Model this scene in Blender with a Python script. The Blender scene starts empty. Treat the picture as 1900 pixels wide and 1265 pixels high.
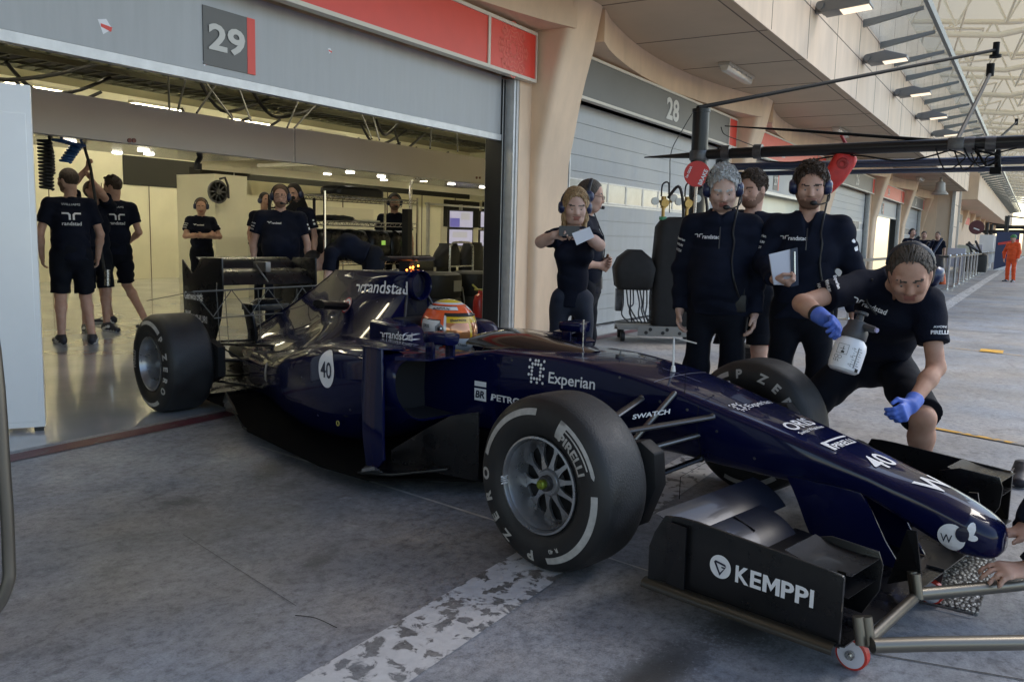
import bpy, bmesh, math, random
import numpy as np
from mathutils import Vector, Matrix
from mathutils.bvhtree import BVHTree
random.seed(7); rng = np.random.default_rng(7)
PI = math.pi; R = math.radians
S = bpy.context.scene
COL = S.collection
def V(*a): return np.array(a[0] if len(a) == 1 else a, float)
def unit(v):
    v = V(v); return v/(np.linalg.norm(v)+1e-12)

# ------------------------------------------------------------------ camera
CAM = V(0, 0, 1.2339); F_PX = 1558.78; PITCH, ROLL, YAW = .1248474, -.0242537, .5530816
_d = V(math.cos(YAW)*math.cos(PITCH), math.sin(YAW)*math.cos(PITCH), -math.sin(PITCH))
_r = V(math.sin(YAW), -math.cos(YAW), 0); _u = np.cross(_r, _d)
_r, _u = math.cos(ROLL)*_r-math.sin(ROLL)*_u, math.cos(ROLL)*_u+math.sin(ROLL)*_r
def ray(x, y): return _d+_r*(x-950)/F_PX-_u*(y-632.5)/F_PX
def onz(x, y, z=0.): q = ray(x, y); return CAM+q*(z-CAM[2])/q[2]
def ony(x, y, Y): q = ray(x, y); return CAM+q*Y/q[1]
def onx(x, y, X): q = ray(x, y); return CAM+q*X/q[0]
cam = bpy.data.cameras.new('camera'); co = bpy.data.objects.new('camera', cam); COL.objects.link(co)
cam.sensor_width = 36; cam.lens = F_PX/1900*36; cam.clip_start = .05; cam.clip_end = 1500
co.matrix_world = Matrix(((_r[0], _u[0], -_d[0], CAM[0]), (_r[1], _u[1], -_d[1], CAM[1]), (_r[2], _u[2], -_d[2], CAM[2]), (0, 0, 0, 1)))
S.camera = co

# ------------------------------------------------------------------ materials
MATS = {}
def mat(name, col=(.5, .5, .5), rough=.5, metal=0., coat=0., emit=None, es=1., var=0., vscale=3., bump=0., bscale=40., spec=.5, trans=0., alpha=1., col2=None, detail=6., rvar=0., coords='Object', stretch=None):
    """Principled material; `var`/`col2` mixes the colour with noise, `bump` adds a fine relief."""
    if name in MATS: return MATS[name]
    m = bpy.data.materials.new(name); m.use_nodes = True; nt = m.node_tree; N = nt.nodes; L = nt.links
    b = N['Principled BSDF']
    b.inputs['Base Color'].default_value = (*col, 1); b.inputs['Roughness'].default_value = rough
    b.inputs['Metallic'].default_value = metal; b.inputs['Coat Weight'].default_value = coat
    b.inputs['Coat Roughness'].default_value = .04
    b.inputs['Specular IOR Level'].default_value = spec; b.inputs['Transmission Weight'].default_value = trans
    b.inputs['Alpha'].default_value = alpha
    if emit: b.inputs['Emission Color'].default_value = (*emit, 1); b.inputs['Emission Strength'].default_value = es
    if var or bump or col2 or rvar:
        tc = N.new('ShaderNodeTexCoord'); src = tc.outputs[coords]
        if stretch:
            mp = N.new('ShaderNodeMapping'); mp.inputs['Scale'].default_value = stretch; L.new(src, mp.inputs['Vector']); src = mp.outputs[0]
    if var or col2 or rvar:
        n = N.new('ShaderNodeTexNoise'); n.inputs['Scale'].default_value = vscale; n.inputs['Detail'].default_value = detail
        n.inputs['Roughness'].default_value = .6; L.new(src, n.inputs['Vector'])
        if var or col2:
            rp = N.new('ShaderNodeValToRGB'); e = rp.color_ramp.elements
            c2 = col2 or tuple(c*(1-var) for c in col); c1 = col if col2 else tuple(min(1, c*(1+var)) for c in col)
            e[0].position = .32; e[0].color = (*c2, 1); e[1].position = .68; e[1].color = (*c1, 1)
            L.new(n.outputs['Fac'], rp.inputs[0]); L.new(rp.outputs[0], b.inputs['Base Color'])
        if rvar:
            mr = N.new('ShaderNodeMapRange'); mr.inputs[1].default_value = .3; mr.inputs[2].default_value = .7
            mr.inputs[3].default_value = max(.02, rough-rvar); mr.inputs[4].default_value = rough+rvar
            L.new(n.outputs['Fac'], mr.inputs[0]); L.new(mr.outputs[0], b.inputs['Roughness'])
    if bump:
        n2 = N.new('ShaderNodeTexNoise'); n2.inputs['Scale'].default_value = bscale; n2.inputs['Detail'].default_value = 4
        L.new(src, n2.inputs['Vector'])
        bp = N.new('ShaderNodeBump'); bp.inputs['Strength'].default_value = bump; bp.inputs['Distance'].default_value = .01
        L.new(n2.outputs['Fac'], bp.inputs['Height']); L.new(bp.outputs[0], b.inputs['Normal'])
    MATS[name] = m
    return m

# ------------------------------------------------------------------ mesh builder
class MB:
    def __init__(s): s.v = []; s.f = []; s.m = []; s.mi = 0
    def add(s, verts, faces, mi=None):
        o = len(s.v); s.v += [tuple(map(float, p)) for p in verts]
        for f in faces: s.f.append(tuple(o+i for i in f)); s.m.append(s.mi if mi is None else mi)
        return s
    def box(s, a, b, mi=None):
        x0, y0, z0 = (min(a[i], b[i]) for i in range(3)); x1, y1, z1 = (max(a[i], b[i]) for i in range(3))
        return s.add([(x0,y0,z0),(x1,y0,z0),(x1,y1,z0),(x0,y1,z0),(x0,y0,z1),(x1,y0,z1),(x1,y1,z1),(x0,y1,z1)],
                     [(0,3,2,1),(4,5,6,7),(0,1,5,4),(1,2,6,5),(2,3,7,6),(3,0,4,7)], mi)
    def obox(s, c, ax, ay, az, mi=None):
        """box by centre and three half-axis vectors"""
        c, ax, ay, az = V(c), V(ax), V(ay), V(az)
        return s.add([c+i*ax+j*ay+k*az for k in (-1, 1) for j in (-1, 1) for i in (-1, 1)],
                     [(0,2,3,1),(4,5,7,6),(0,1,5,4),(1,3,7,5),(3,2,6,7),(2,0,4,6)], mi)
    def tube(s, pts, r, n=10, cap=True, mi=None, flat=None):
        """tube along a polyline, r scalar or list; flat=(direction, ratio) squashes the section along a direction"""
        P = [V(p) for p in pts]; k = len(P); rs = [r]*k if np.isscalar(r) else list(r)
        up = None; vs = []
        for i in range(k):
            t = unit(P[min(i+1, k-1)]-P[max(i-1, 0)])
            if up is None:
                up = V(0, 0, 1) if abs(t[2]) < .9 else V(1, 0, 0)
            a = unit(np.cross(t, up)); b = np.cross(a, t); up = b
            for j in range(n):
                q = 2*PI*j/n; w = rs[i]*(math.cos(q)*a+math.sin(q)*b)
                if flat is not None:
                    fd = unit(flat[0]); w = w-fd*(w@fd)*(1-flat[1])
                vs.append(P[i]+w)
        fs = [(i*n+j, i*n+(j+1) % n, (i+1)*n+(j+1) % n, (i+1)*n+j) for i in range(k-1) for j in range(n)]
        if cap: fs += [tuple(range(n-1, -1, -1)), tuple((k-1)*n+j for j in range(n))]
        return s.add(vs, fs, mi)
    def cyl(s, a, b, r, r2=None, n=20, mi=None): return s.tube([a, b], [r, r if r2 is None else r2], n, True, mi)
    def lathe(s, prof, origin=(0, 0, 0), axis=(0, 0, 1), n=32, mi=None, close=False):
        """prof = list of (radius, height along axis)"""
        ax = unit(axis); a = unit(np.cross(ax, (0, 0, 1) if abs(ax[2]) < .9 else (1, 0, 0))); b = np.cross(ax, a); o = V(origin)
        vs = []; k = len(prof)
        for (r, h) in prof:
            for j in range(n):
                q = 2*PI*j/n; vs.append(o+ax*h+r*(math.cos(q)*a+math.sin(q)*b))
        kk = k if close else k-1
        fs = [(i*n+j, i*n+(j+1) % n, ((i+1) % k)*n+(j+1) % n, ((i+1) % k)*n+j) for i in range(kk) for j in range(n)]
        if not close:
            if prof[0][0] > 1e-5: fs.append(tuple(range(n-1, -1, -1)))
            if prof[-1][0] > 1e-5: fs.append(tuple((k-1)*n+j for j in range(n)))
        return s.add(vs, fs, mi)
    def loft(s, secs, closed=True, caps=True, mi=None):
        k = len(secs); n = len(secs[0]); vs = [p for sec in secs for p in sec]; e = n if closed else n-1
        fs = [(i*n+j, i*n+(j+1) % n, (i+1)*n+(j+1) % n, (i+1)*n+j) for i in range(k-1) for j in range(e)]
        if caps and closed: fs += [tuple(range(n-1, -1, -1)), tuple((k-1)*n+j for j in range(n))]
        return s.add(vs, fs, mi)
    def prism(s, poly, off, mi=None):
        """extrude a planar 3D polygon by vector off"""
        P = [V(p) for p in poly]; n = len(P); off = V(off)
        return s.add(P+[p+off for p in P], [tuple(range(n-1, -1, -1)), tuple(n+i for i in range(n))]+[(i, (i+1) % n, n+(i+1) % n, n+i) for i in range(n)], mi)
    def sphere(s, c, r, n=16, m=10, mi=None, scale=(1, 1, 1)):
        c = V(c); vs = [c+V(0, 0, -r*scale[2])]
        for i in range(1, m):
            a = -PI/2+PI*i/m
            for j in range(n): vs.append(c+r*V(scale[0]*math.cos(a)*math.cos(2*PI*j/n), scale[1]*math.cos(a)*math.sin(2*PI*j/n), scale[2]*math.sin(a)))
        vs.append(c+V(0, 0, r*scale[2])); t = len(vs)-1
        fs = [(0, 1+(j+1) % n, 1+j) for j in range(n)]
        for i in range(m-2):
            fs += [(1+i*n+j, 1+i*n+(j+1) % n, 1+(i+1)*n+(j+1) % n, 1+(i+1)*n+j) for j in range(n)]
        fs += [(t, 1+(m-2)*n+j, 1+(m-2)*n+(j+1) % n) for j in range(n)]
        return s.add(vs, fs, mi)
    def xf(s, M):
        s.v = [tuple(M @ Vector(p)) for p in s.v]; return s
    def bvh(s): return BVHTree.FromPolygons([Vector(p) for p in s.v], [list(f) for f in s.f])
    def build(s, name, mats, parent=None, angle=35, bevel=0., recalc=True):
        me = bpy.data.meshes.new(name)
        me.from_pydata(s.v, [], s.f)
        if not isinstance(mats, (list, tuple)): mats = [mats]
        for m in mats: me.materials.append(m)
        if len(mats) > 1: me.polygons.foreach_set('material_index', s.m)
        if recalc or bevel:
            bm = bmesh.new(); bm.from_mesh(me)
            if recalc: bmesh.ops.recalc_face_normals(bm, faces=bm.faces)
            if bevel:
                es = [e for e in bm.edges if len(e.link_faces) == 2 and e.calc_face_angle(0) > R(40)]
                bmesh.ops.bevel(bm, geom=es, offset=bevel, segments=2, profile=.6, affect='EDGES', clamp_overlap=True)
            bm.to_mesh(me); bm.free()
        me.shade_smooth(); me.set_sharp_from_angle(angle=R(angle))
        o = bpy.data.objects.new(name, me); COL.objects.link(o)
        if parent is not None: o.parent = parent
        return o
def tag(o, label, cat, group=None, kind=None):
    if label: o['label'] = label
    if cat: o['category'] = cat
    if group: o['group'] = group
    if kind: o['kind'] = kind
    return o
def thing(name, label, cat, loc=(0, 0, 0), rz=0., group=None):
    o = bpy.data.objects.new(name, None); COL.objects.link(o); o.location = tuple(map(float, loc)); o.rotation_euler = (0, 0, rz)
    o.empty_display_size = .1
    return tag(o, label, cat, group)
def struct(o): o['kind'] = 'structure'; return o
def dup(root, loc=None, rz=None, label=None):
    def cp(o, par):
        c = o.copy(); COL.objects.link(c); c.parent = par
        for ch in list(o.children): cp(ch, c)
        return c
    r = cp(root, root.parent)
    if loc is not None: r.location = tuple(map(float, loc))
    if rz is not None: r.rotation_euler = (0, 0, rz)
    if label: r['label'] = label
    return r
def catmull(P, n=8):
    P = [V(p) for p in P]; out = []
    for i in range(len(P)-1):
        p0, p1, p2, p3 = P[max(i-1, 0)], P[i], P[i+1], P[min(i+2, len(P)-1)]
        for k in range(n):
            t = k/n
            out.append(.5*((2*p1)+(-p0+p2)*t+(2*p0-5*p1+4*p2-p3)*t*t+(-p0+3*p1-3*p2+p3)*t**3))
    out.append(P[-1]); return out
# ------------------------------------------------------------------ lettering
_txt = {}
def text2d(s, bold=.0, spacing=1.):
    k = (s, bold, spacing)
    if k not in _txt:
        cu = bpy.data.curves.new('t', 'FONT'); cu.body = s; cu.size = 1; cu.resolution_u = 3; cu.offset = bold; cu.space_character = spacing
        ob = bpy.data.objects.new('t', cu); me = ob.to_mesh()
        v = np.array([x.co[:2] for x in me.vertices]).reshape(-1, 2); f = [tuple(p.vertices) for p in me.polygons]
        ob.to_mesh_clear(); bpy.data.objects.remove(ob); bpy.data.curves.remove(cu)
        lo, hi = v.min(0), v.max(0); _txt[k] = ((v-V(lo[0], 0)), f, hi[0]-lo[0], hi[1])
    return _txt[k]
class D2:
    """a flat design (u to the right, v up) of letters and shapes that is then laid on a surface"""
    def __init__(s): s.v = []; s.f = []; s.m = []
    def poly(s, pts, mi=0):
        o = len(s.v); s.v += [tuple(map(float, p)) for p in pts]; s.f.append(tuple(range(o, o+len(pts)))); s.m.append(mi); return s
    def rect(s, x0, y0, x1, y1, mi=0): return s.poly([(x0, y0), (x1, y0), (x1, y1), (x0, y1)], mi)
    def disc(s, x, y, r, mi=0, n=24, ry=None): return s.poly([(x+r*math.cos(2*PI*i/n), y+(ry or r)*math.sin(2*PI*i/n)) for i in range(n)], mi)
    def ring(s, x, y, r, w, mi=0, n=28, a0=0, a1=2*PI):
        for i in range(n):
            p, q = a0+(a1-a0)*i/n, a0+(a1-a0)*(i+1)/n
            s.poly([(x+r*math.cos(p), y+r*math.sin(p)), (x+r*math.cos(q), y+r*math.sin(q)), (x+(r-w)*math.cos(q), y+(r-w)*math.sin(q)), (x+(r-w)*math.cos(p), y+(r-w)*math.sin(p))], mi)
        return s
    def text(s, t, x, y, size, mi=0, bold=.0, shear=0., width=None, sx=1., centre=False):
        v, f, w, h = text2d(t, bold); k = size; sx = sx*k if width is None else width/w
        if centre: x = x-w*sx/2
        o = len(s.v); s.v += [(x+p[0]*sx+p[1]*k*shear, y+p[1]*k) for p in v]
        for q in f: s.f.append(tuple(o+i for i in q)); s.m.append(mi)
        return s
    def lay(s, name, fn, mats, parent, cuts=0., off=None):
        """fn(u,v)->3D point; cuts = grid size by which the design is cut so that it follows a curved surface"""
        me = bpy.data.meshes.new(name); me.from_pydata([(x, y, 0) for x, y in s.v], [], s.f)
        if not isinstance(mats, (list, tuple)): mats = [mats]
        for m in mats: me.materials.append(m)
        me.polygons.foreach_set('material_index', s.m)
        if cuts:
            bm = bmesh.new(); bm.from_mesh(me); a = np.array(s.v); lo, hi = a.min(0), a.max(0)
            for ax in (0, 1):
                for t in np.arange(lo[ax]+cuts, hi[ax], cuts):
                    pl = [0, 0, 0]; pl[ax] = t; no = [0, 0, 0]; no[ax] = 1
                    bmesh.ops.bisect_plane(bm, geom=bm.verts[:]+bm.edges[:]+bm.faces[:], plane_co=pl, plane_no=no)
            bm.normal_update(); bmesh.ops.triangulate(bm, faces=[f for f in bm.faces if len(f.verts) > 3], ngon_method='EAR_CLIP')
            bm.to_mesh(me); bm.free()
        else:
            bm = bmesh.new(); bm.from_mesh(me); bm.normal_update(); bmesh.ops.triangulate(bm, faces=[f for f in bm.faces if len(f.verts) > 3], ngon_method='EAR_CLIP'); bm.to_mesh(me); bm.free()
        for v in me.vertices: v.co = tuple(fn(v.co[0], v.co[1]))
        me.update()
        o = bpy.data.objects.new(name, me); COL.objects.link(o); o.parent = parent
        return o
def on_plane(o, u, v, lift=.003):
    o, u, v = V(o), unit(u), unit(v); n = np.cross(u, v)
    return lambda a, b: o+a*u+b*v+n*lift
def on_bvh(bvh, o, u, v, lift=.003, back=.4, ndir=None):
    """lay on a body: points of the plane (o,u,v) are pushed along -normal until they meet the surface"""
    o, u, v = V(o), unit(u), unit(v); n = unit(np.cross(u, v)) if ndir is None else unit(ndir)
    def fn(a, b):
        p = o+a*u+b*v; h = bvh.ray_cast(Vector(p+n*back), Vector(-n), back*2.5)
        if h[0] is None: return p
        q = V(h[0]); nn = V(h[1]); nn = nn if nn@n > 0 else -nn
        return q+nn*lift
    return fn
def logo_bird(d, x, y, s, mi=0):
    """two mirrored hooked strokes, the mark on the shirts and the engine cover"""
    for sg in (-1, 1):
        d.poly([(x+sg*.06*s, y), (x+sg*.06*s, y+.38*s), (x+sg*.20*s, y+.52*s), (x+sg*.62*s, y+.52*s), (x+sg*.62*s, y+.40*s), (x+sg*.27*s, y+.40*s), (x+sg*.20*s, y+.33*s), (x+sg*.20*s, y)], mi)
# common materials
M_white = mat('white_lettering', (.78, .78, .80), .45)
M_black = mat('black_plastic', (.012, .012, .013), .45, bump=.05, bscale=200)
M_steel = mat('brushed_steel', (.55, .54, .52), .28, 1., var=.12, vscale=60, rvar=.08)
M_dksteel = mat('dark_steel', (.10, .10, .105), .4, .7, var=.2, vscale=20)
M_chrome = mat('chrome_wire', (.75, .73, .68), .15, 1.)
M_rubber = mat('black_rubber', (.014, .014, .015), .6, bump=.1, bscale=120)
M_red = mat('red_plastic', (.55, .022, .02), .4, var=.1)
# ================================================================== THE RACING CAR
CARX, CARY, CARH = 3.43337, 1.27719, -1.80281
WB, TO = 3.567, .876
M_navy = mat('navy_paint', (.0030, .0048, .034), .25, .0, coat=.55, var=.10, vscale=2., spec=.05)
M_carbon = mat('carbon_black', (.008, .008, .009), .30, coat=.15, spec=.3, bump=.04, bscale=300, rvar=.1, vscale=8)
M_matt = mat('matt_carbon', (.009, .009, .010), .55, spec=.3, bump=.08, bscale=200)
M_tyre = mat('tyre_tread', (.017, .0175, .019), .55, var=.35, vscale=9, bump=.25, bscale=150, rvar=.12)
M_side = mat('tyre_sidewall', (.011, .011, .0115), .55, var=.2, vscale=12, bump=.06, bscale=120)
M_rim = mat('grey_magnesium', (.36, .37, .39), .30, .75, var=.04, vscale=14, rvar=.05)
M_tmark = mat('tyre_lettering', (.40, .39, .37), .6, var=.18, vscale=30, bump=.1, bscale=150)
M_silver = mat('satin_arm', (.16, .155, .15), .35, .75)
M_cockpit = mat('cockpit_padding', (.010, .010, .013), .7)
M_led = mat('orange_led', (.8, .25, .05), .4, emit=(1, .22, .03), es=6.)
car = thing('racing_car', 'dark navy open wheel racing car with white number 40 leaving the garage', 'racing car', (CARX, CARY, 0), CARH)
_ch, _sh = math.cos(CARH), math.sin(CARH)
def w2c(p): dx, dy = p[0]-CARX, p[1]-CARY; return V(_ch*dx+_sh*dy, -_sh*dx+_ch*dy, p[2])
def c2w(q): return V(CARX+_ch*q[0]-_sh*q[1], CARY+_sh*q[0]+_ch*q[1], q[2])
def car_hit(bvh, x, y):
    a = w2c(CAM); d = unit(w2c(CAM+ray(x, y))-a); h = bvh.ray_cast(Vector(a), Vector(d)); return V(h[0]), V(h[1])

def rpoly(pts, rad, seg=5):
    """rounded closed polygon in 2D; rad per corner"""
    n = len(pts); out = []
    rad = [rad]*n if np.isscalar(rad) else rad
    for i in range(n):
        p0, p, p1 = V(pts[i-1]), V(pts[i]), V(pts[(i+1) % n])
        a, b = unit(p0-p), unit(p1-p); r = min(rad[i], .48*np.linalg.norm(p0-p), .48*np.linalg.norm(p1-p))
        A, B = p+a*r, p+b*r
        for k in range(seg+1):
            t = k/seg; out.append((1-t)**2*A+2*t*(1-t)*p+t*t*B)
    return out
def nsec(x, zt, zb, wt, wb, r=.045, crown=.012, rb=.05):
    P = [(wt, zt), (wt*1.06+.004, (zt*.6+zb*.4)), (wb, zb), (-wb, zb), (-wt*1.06-.004, (zt*.6+zb*.4)), (-wt, zt), (-wt*.4, zt+crown), (wt*.4, zt+crown)]
    q = rpoly(P, [r, .08, rb, rb, .08, r, .08, .08], 5)
    return [(x, p[0], p[1]) for p in q]
def interp_secs(keys, xs, fn):
    K = np.array(sorted(keys)); out = []
    for x in xs:
        row = []
        for c in range(1, K.shape[1]):
            # monotone-ish cubic
            i = int(np.clip(np.searchsorted(K[:, 0], x)-1, 0, len(K)-2)); h = K[i+1, 0]-K[i, 0]; t = (x-K[i, 0])/h
            def sl(j):
                if j == 0: return (K[1, c]-K[0, c])/(K[1, 0]-K[0, 0])
                if j == len(K)-1: return (K[-1, c]-K[-2, c])/(K[-1, 0]-K[-2, 0])
                a = (K[j, c]-K[j-1, c])/(K[j, 0]-K[j-1, 0]); b = (K[j+1, c]-K[j, c])/(K[j+1, 0]-K[j, 0])
                return 0 if a*b <= 0 else 2*a*b/(a+b)
            m0, m1 = sl(i)*h, sl(i+1)*h
            row.append((2*t**3-3*t*t+1)*K[i, c]+(t**3-2*t*t+t)*m0+(-2*t**3+3*t*t)*K[i+1, c]+(t**3-t*t)*m1)
        out.append(fn(x, *row))
    return out
# ---- monocoque and nose
nose_keys = [(1.307, .282, .242, .028, .024), (1.297, .300, .226, .053, .045), (1.27, .320, .213, .078, .066), (1.21, .350, .213, .097, .088), (1.10, .391, .250, .111, .104), (.97, .424, .310, .123, .116),
             (.87, .452, .346, .134, .126), (.75, .482, .346, .146, .130), (.55, .530, .335, .164, .136), (.30, .588, .335, .185, .136), (.10, .632, .340, .204, .135), (-.10, .664, .330, .222, .15),
             (-.45, .690, .300, .250, .18), (-.85, .684, .285, .285, .24)]
xs = list(np.linspace(-.85, .9, 26))+list(np.linspace(.95, 1.24, 9))+[1.265, 1.285, 1.297, 1.304, 1.307]
b = MB(); b.loft(interp_secs(nose_keys, xs, lambda x, zt, zb, wt, wb: nsec(x, zt, zb, wt, wb, r=.022 if x < .8 else .022+.04*min(1, (x-.8)/.45), crown=.010+.012*max(0, min(1, (x-.9)/.3)))))
nose_mb = b; nose_bvh = b.bvh(); chassis = b.build('nose_and_chassis', M_navy, car, 50)
# cockpit tub: open-topped section swept backwards
def tub(x, zt, w, wi, zb):
    P = [(-w, zb), (-w*1.03, zt*.6+zb*.4), (-w, zt), (-wi, zt+.008), (-wi*.96, .42), (wi*.96, .42), (wi, zt+.008), (w, zt), (w*1.03, zt*.6+zb*.4), (w, zb)]
    q = rpoly(P, [.03, .06, .025, .02, .06, .06, .02, .025, .06, .03], 4); return [(x, p[0], p[1]) for p in q]
b = MB()
tk = [(-.848, .684, .285, .235, .285), (-1.05, .652, .31, .245, .27), (-1.25, .626, .335, .25, .25), (-1.40, .626, .345, .235, .25), (-1.50, .728, .345, .20, .25), (-1.62, .745, .34, .19, .25), (-1.80, .75, .33, .19, .25)]
b.loft(interp_secs(tk, np.linspace(-1.80, -.848, 30), lambda x, *a: tub(x, *a)))
tub_bvh = b.bvh(); _mb = MB(); _mb.add(b.v, b.f); _mb.add(nose_mb.v, nose_mb.f); both_bvh = _mb.bvh(); tubo = b.build('cockpit_surround', M_navy, car, 45)
b = MB(); b.box((-1.78, -.2, .40), (-1.70, .2, .76)); b.build('headrest', M_cockpit, car, bevel=.015)
b = MB(); b.loft([[(x, -.2+s*(.5), z) for s, z in ((0, .66), (.1, .70), (.3, .735), (.5, .745), (.5, .745), (.7, .735), (.9, .70), (1., .66))] for x in (-1.02, -.86)], closed=False)
# raised dash bulge and windscreen in front of the driver
b = MB()
b.loft([[(x, w*math.cos(a), .675+h*math.sin(a)) for a in np.linspace(0, PI, 13)] for x, w, h in ((-1.16, .19, .055), (-1.02, .20, .085), (-.86, .19, .075), (-.66, .15, .05), (-.45, .07, .03))], closed=False)
b.build('cockpit_screen', mat('dark_screen', (.02, .015, .014), .12, coat=.6), car, 60)
b = MB(); b.tube([(-1.10, .13*math.cos(a), .60+.085*math.sin(a)) for a in np.linspace(0, 2*PI, 17)], .014, 8); b.box((-1.112, -.09, .56), (-1.085, .09, .64)); b.build('steering_wheel', M_black, car)

# ---- engine cover and sidepods
def cover(x, zt, wr, wm, zm, wl, zl):
    h = [(0., zt), (wr*.7, zt-.006), (wr, zt-.035), (wm, zm), (wl, zl), (wl*.9, .10), (0., .08)]
    q = catmull([h[0], h[1], h[2], h[3], h[4]], 5); q = [(0, zt)]+[(p[0], p[1]) for p in q[1:]]+[(wl*.95, zl*.5+.05), (wl*.8, .08)]
    L = [(x, -p[0], p[1]) for p in q]+[(x, p[0], p[1]) for p in q[::-1]]
    return L
ck = [(-1.80, 1.018, .075, .086, .88, .33, .60), (-1.90, 1.018, .082, .105, .86, .34, .60), (-2.05, 1.012, .074, .125, .82, .36, .58), (-2.25, 1.003, .058, .142, .76, .37, .56), (-2.45, .994, .040, .145, .70, .36, .53), (-2.64, .985, .022, .135, .64, .32, .49), (-2.70, .955, .014, .128, .62, .31, .48),
      (-2.95, .835, .014, .115, .56, .26, .44), (-3.28, .69, .013, .10, .50, .20, .40), (-3.60, .560, .012, .08, .45, .14, .36), (-3.72, .51, .011, .07, .42, .11, .34)]
b = MB(); b.loft(interp_secs(ck, list(np.linspace(-3.72, -2.72, 14))+list(np.linspace(-2.64, -1.80, 16)), cover))
cover_bvh = b.bvh(); cov = b.build('engine_cover', M_navy, car, 40)
# air intake: a lipped oval ring in front of the cover with a dark throat
def ov(x, ry, rz, cz=.94, n=28): return [(x, ry*math.cos(2*PI*i/n), cz+rz*math.sin(2*PI*i/n)*(1 if math.sin(2*PI*i/n) > 0 else 1.12)) for i in range(n)]
b = MB(); b.mi = 0; b.loft([ov(-1.98, .085, .082), ov(-1.86, .082, .086), ov(-1.765, .076, .084), ov(-1.752, .071, .079), ov(-1.757, .066, .074), ov(-1.80, .060, .068)], caps=False)
b.mi = 1; b.loft([ov(-1.80, .060, .068), ov(-1.93, .045, .05)]); b.build('air_intake', [M_navy, M_cockpit], car, 50)
b = MB(); b.loft([[(x, w*sx, z) for sx, z in ((-1, zb), (-.8, .86), (.8, .86), (1, zb))] for x, w, zb in ((-1.93, .13, .62), (-1.80, .09, .66))]); b.build('roll_hoop_fairing', M_cockpit, car)
for s in (-1, 1): b = MB(); b.tube([(-1.80, s*.075, .88), (-1.74, s*.14, .70)], .010, 8, flat=((0, 1, 0), .5)); b.build('roll_hoop_strut', M_dksteel, car)
def podsec(x, wo, wi, zt, zb, e=3.0, drop=.0):
    zo = zt-drop; h = zo-zb
    dip = np.interp(x, [-3., -2.1, -1.9], [-.035, -.01, .05]); P = [(wi, zt-dip), (wi+(wo-wi)*.62, zo+.018-.3*max(0, dip)), (wo, zo-.035), (wo, zb+h*.42), (wi+(wo-wi)*.74, zb), (wi, zb)]
    return [(x, -p[0], p[1]) for p in rpoly(P, [.02, .16, .075, .25, .12, .02], 6)]
pk = [(-1.075, .700, .29, .658, .335, 4, .0), (-1.10, .712, .26, .668, .32, 4, .0), (-1.30, .742, .22, .698, .22, 3, .012), (-1.65, .750, .18, .706, .13, 3, .03), (-2.0, .712, .14, .664, .10, 3, .055), (-2.35, .610, .11, .598, .085, 3, .075), (-2.7, .465, .08, .535, .08, 3, .08), (-3.0, .345, .05, .48, .08, 3, .07), (-3.25, .27, .03, .44, .09, 3, .05), (-3.42, .22, .0, .41, .10, 3, .03)]
pods = []
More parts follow.
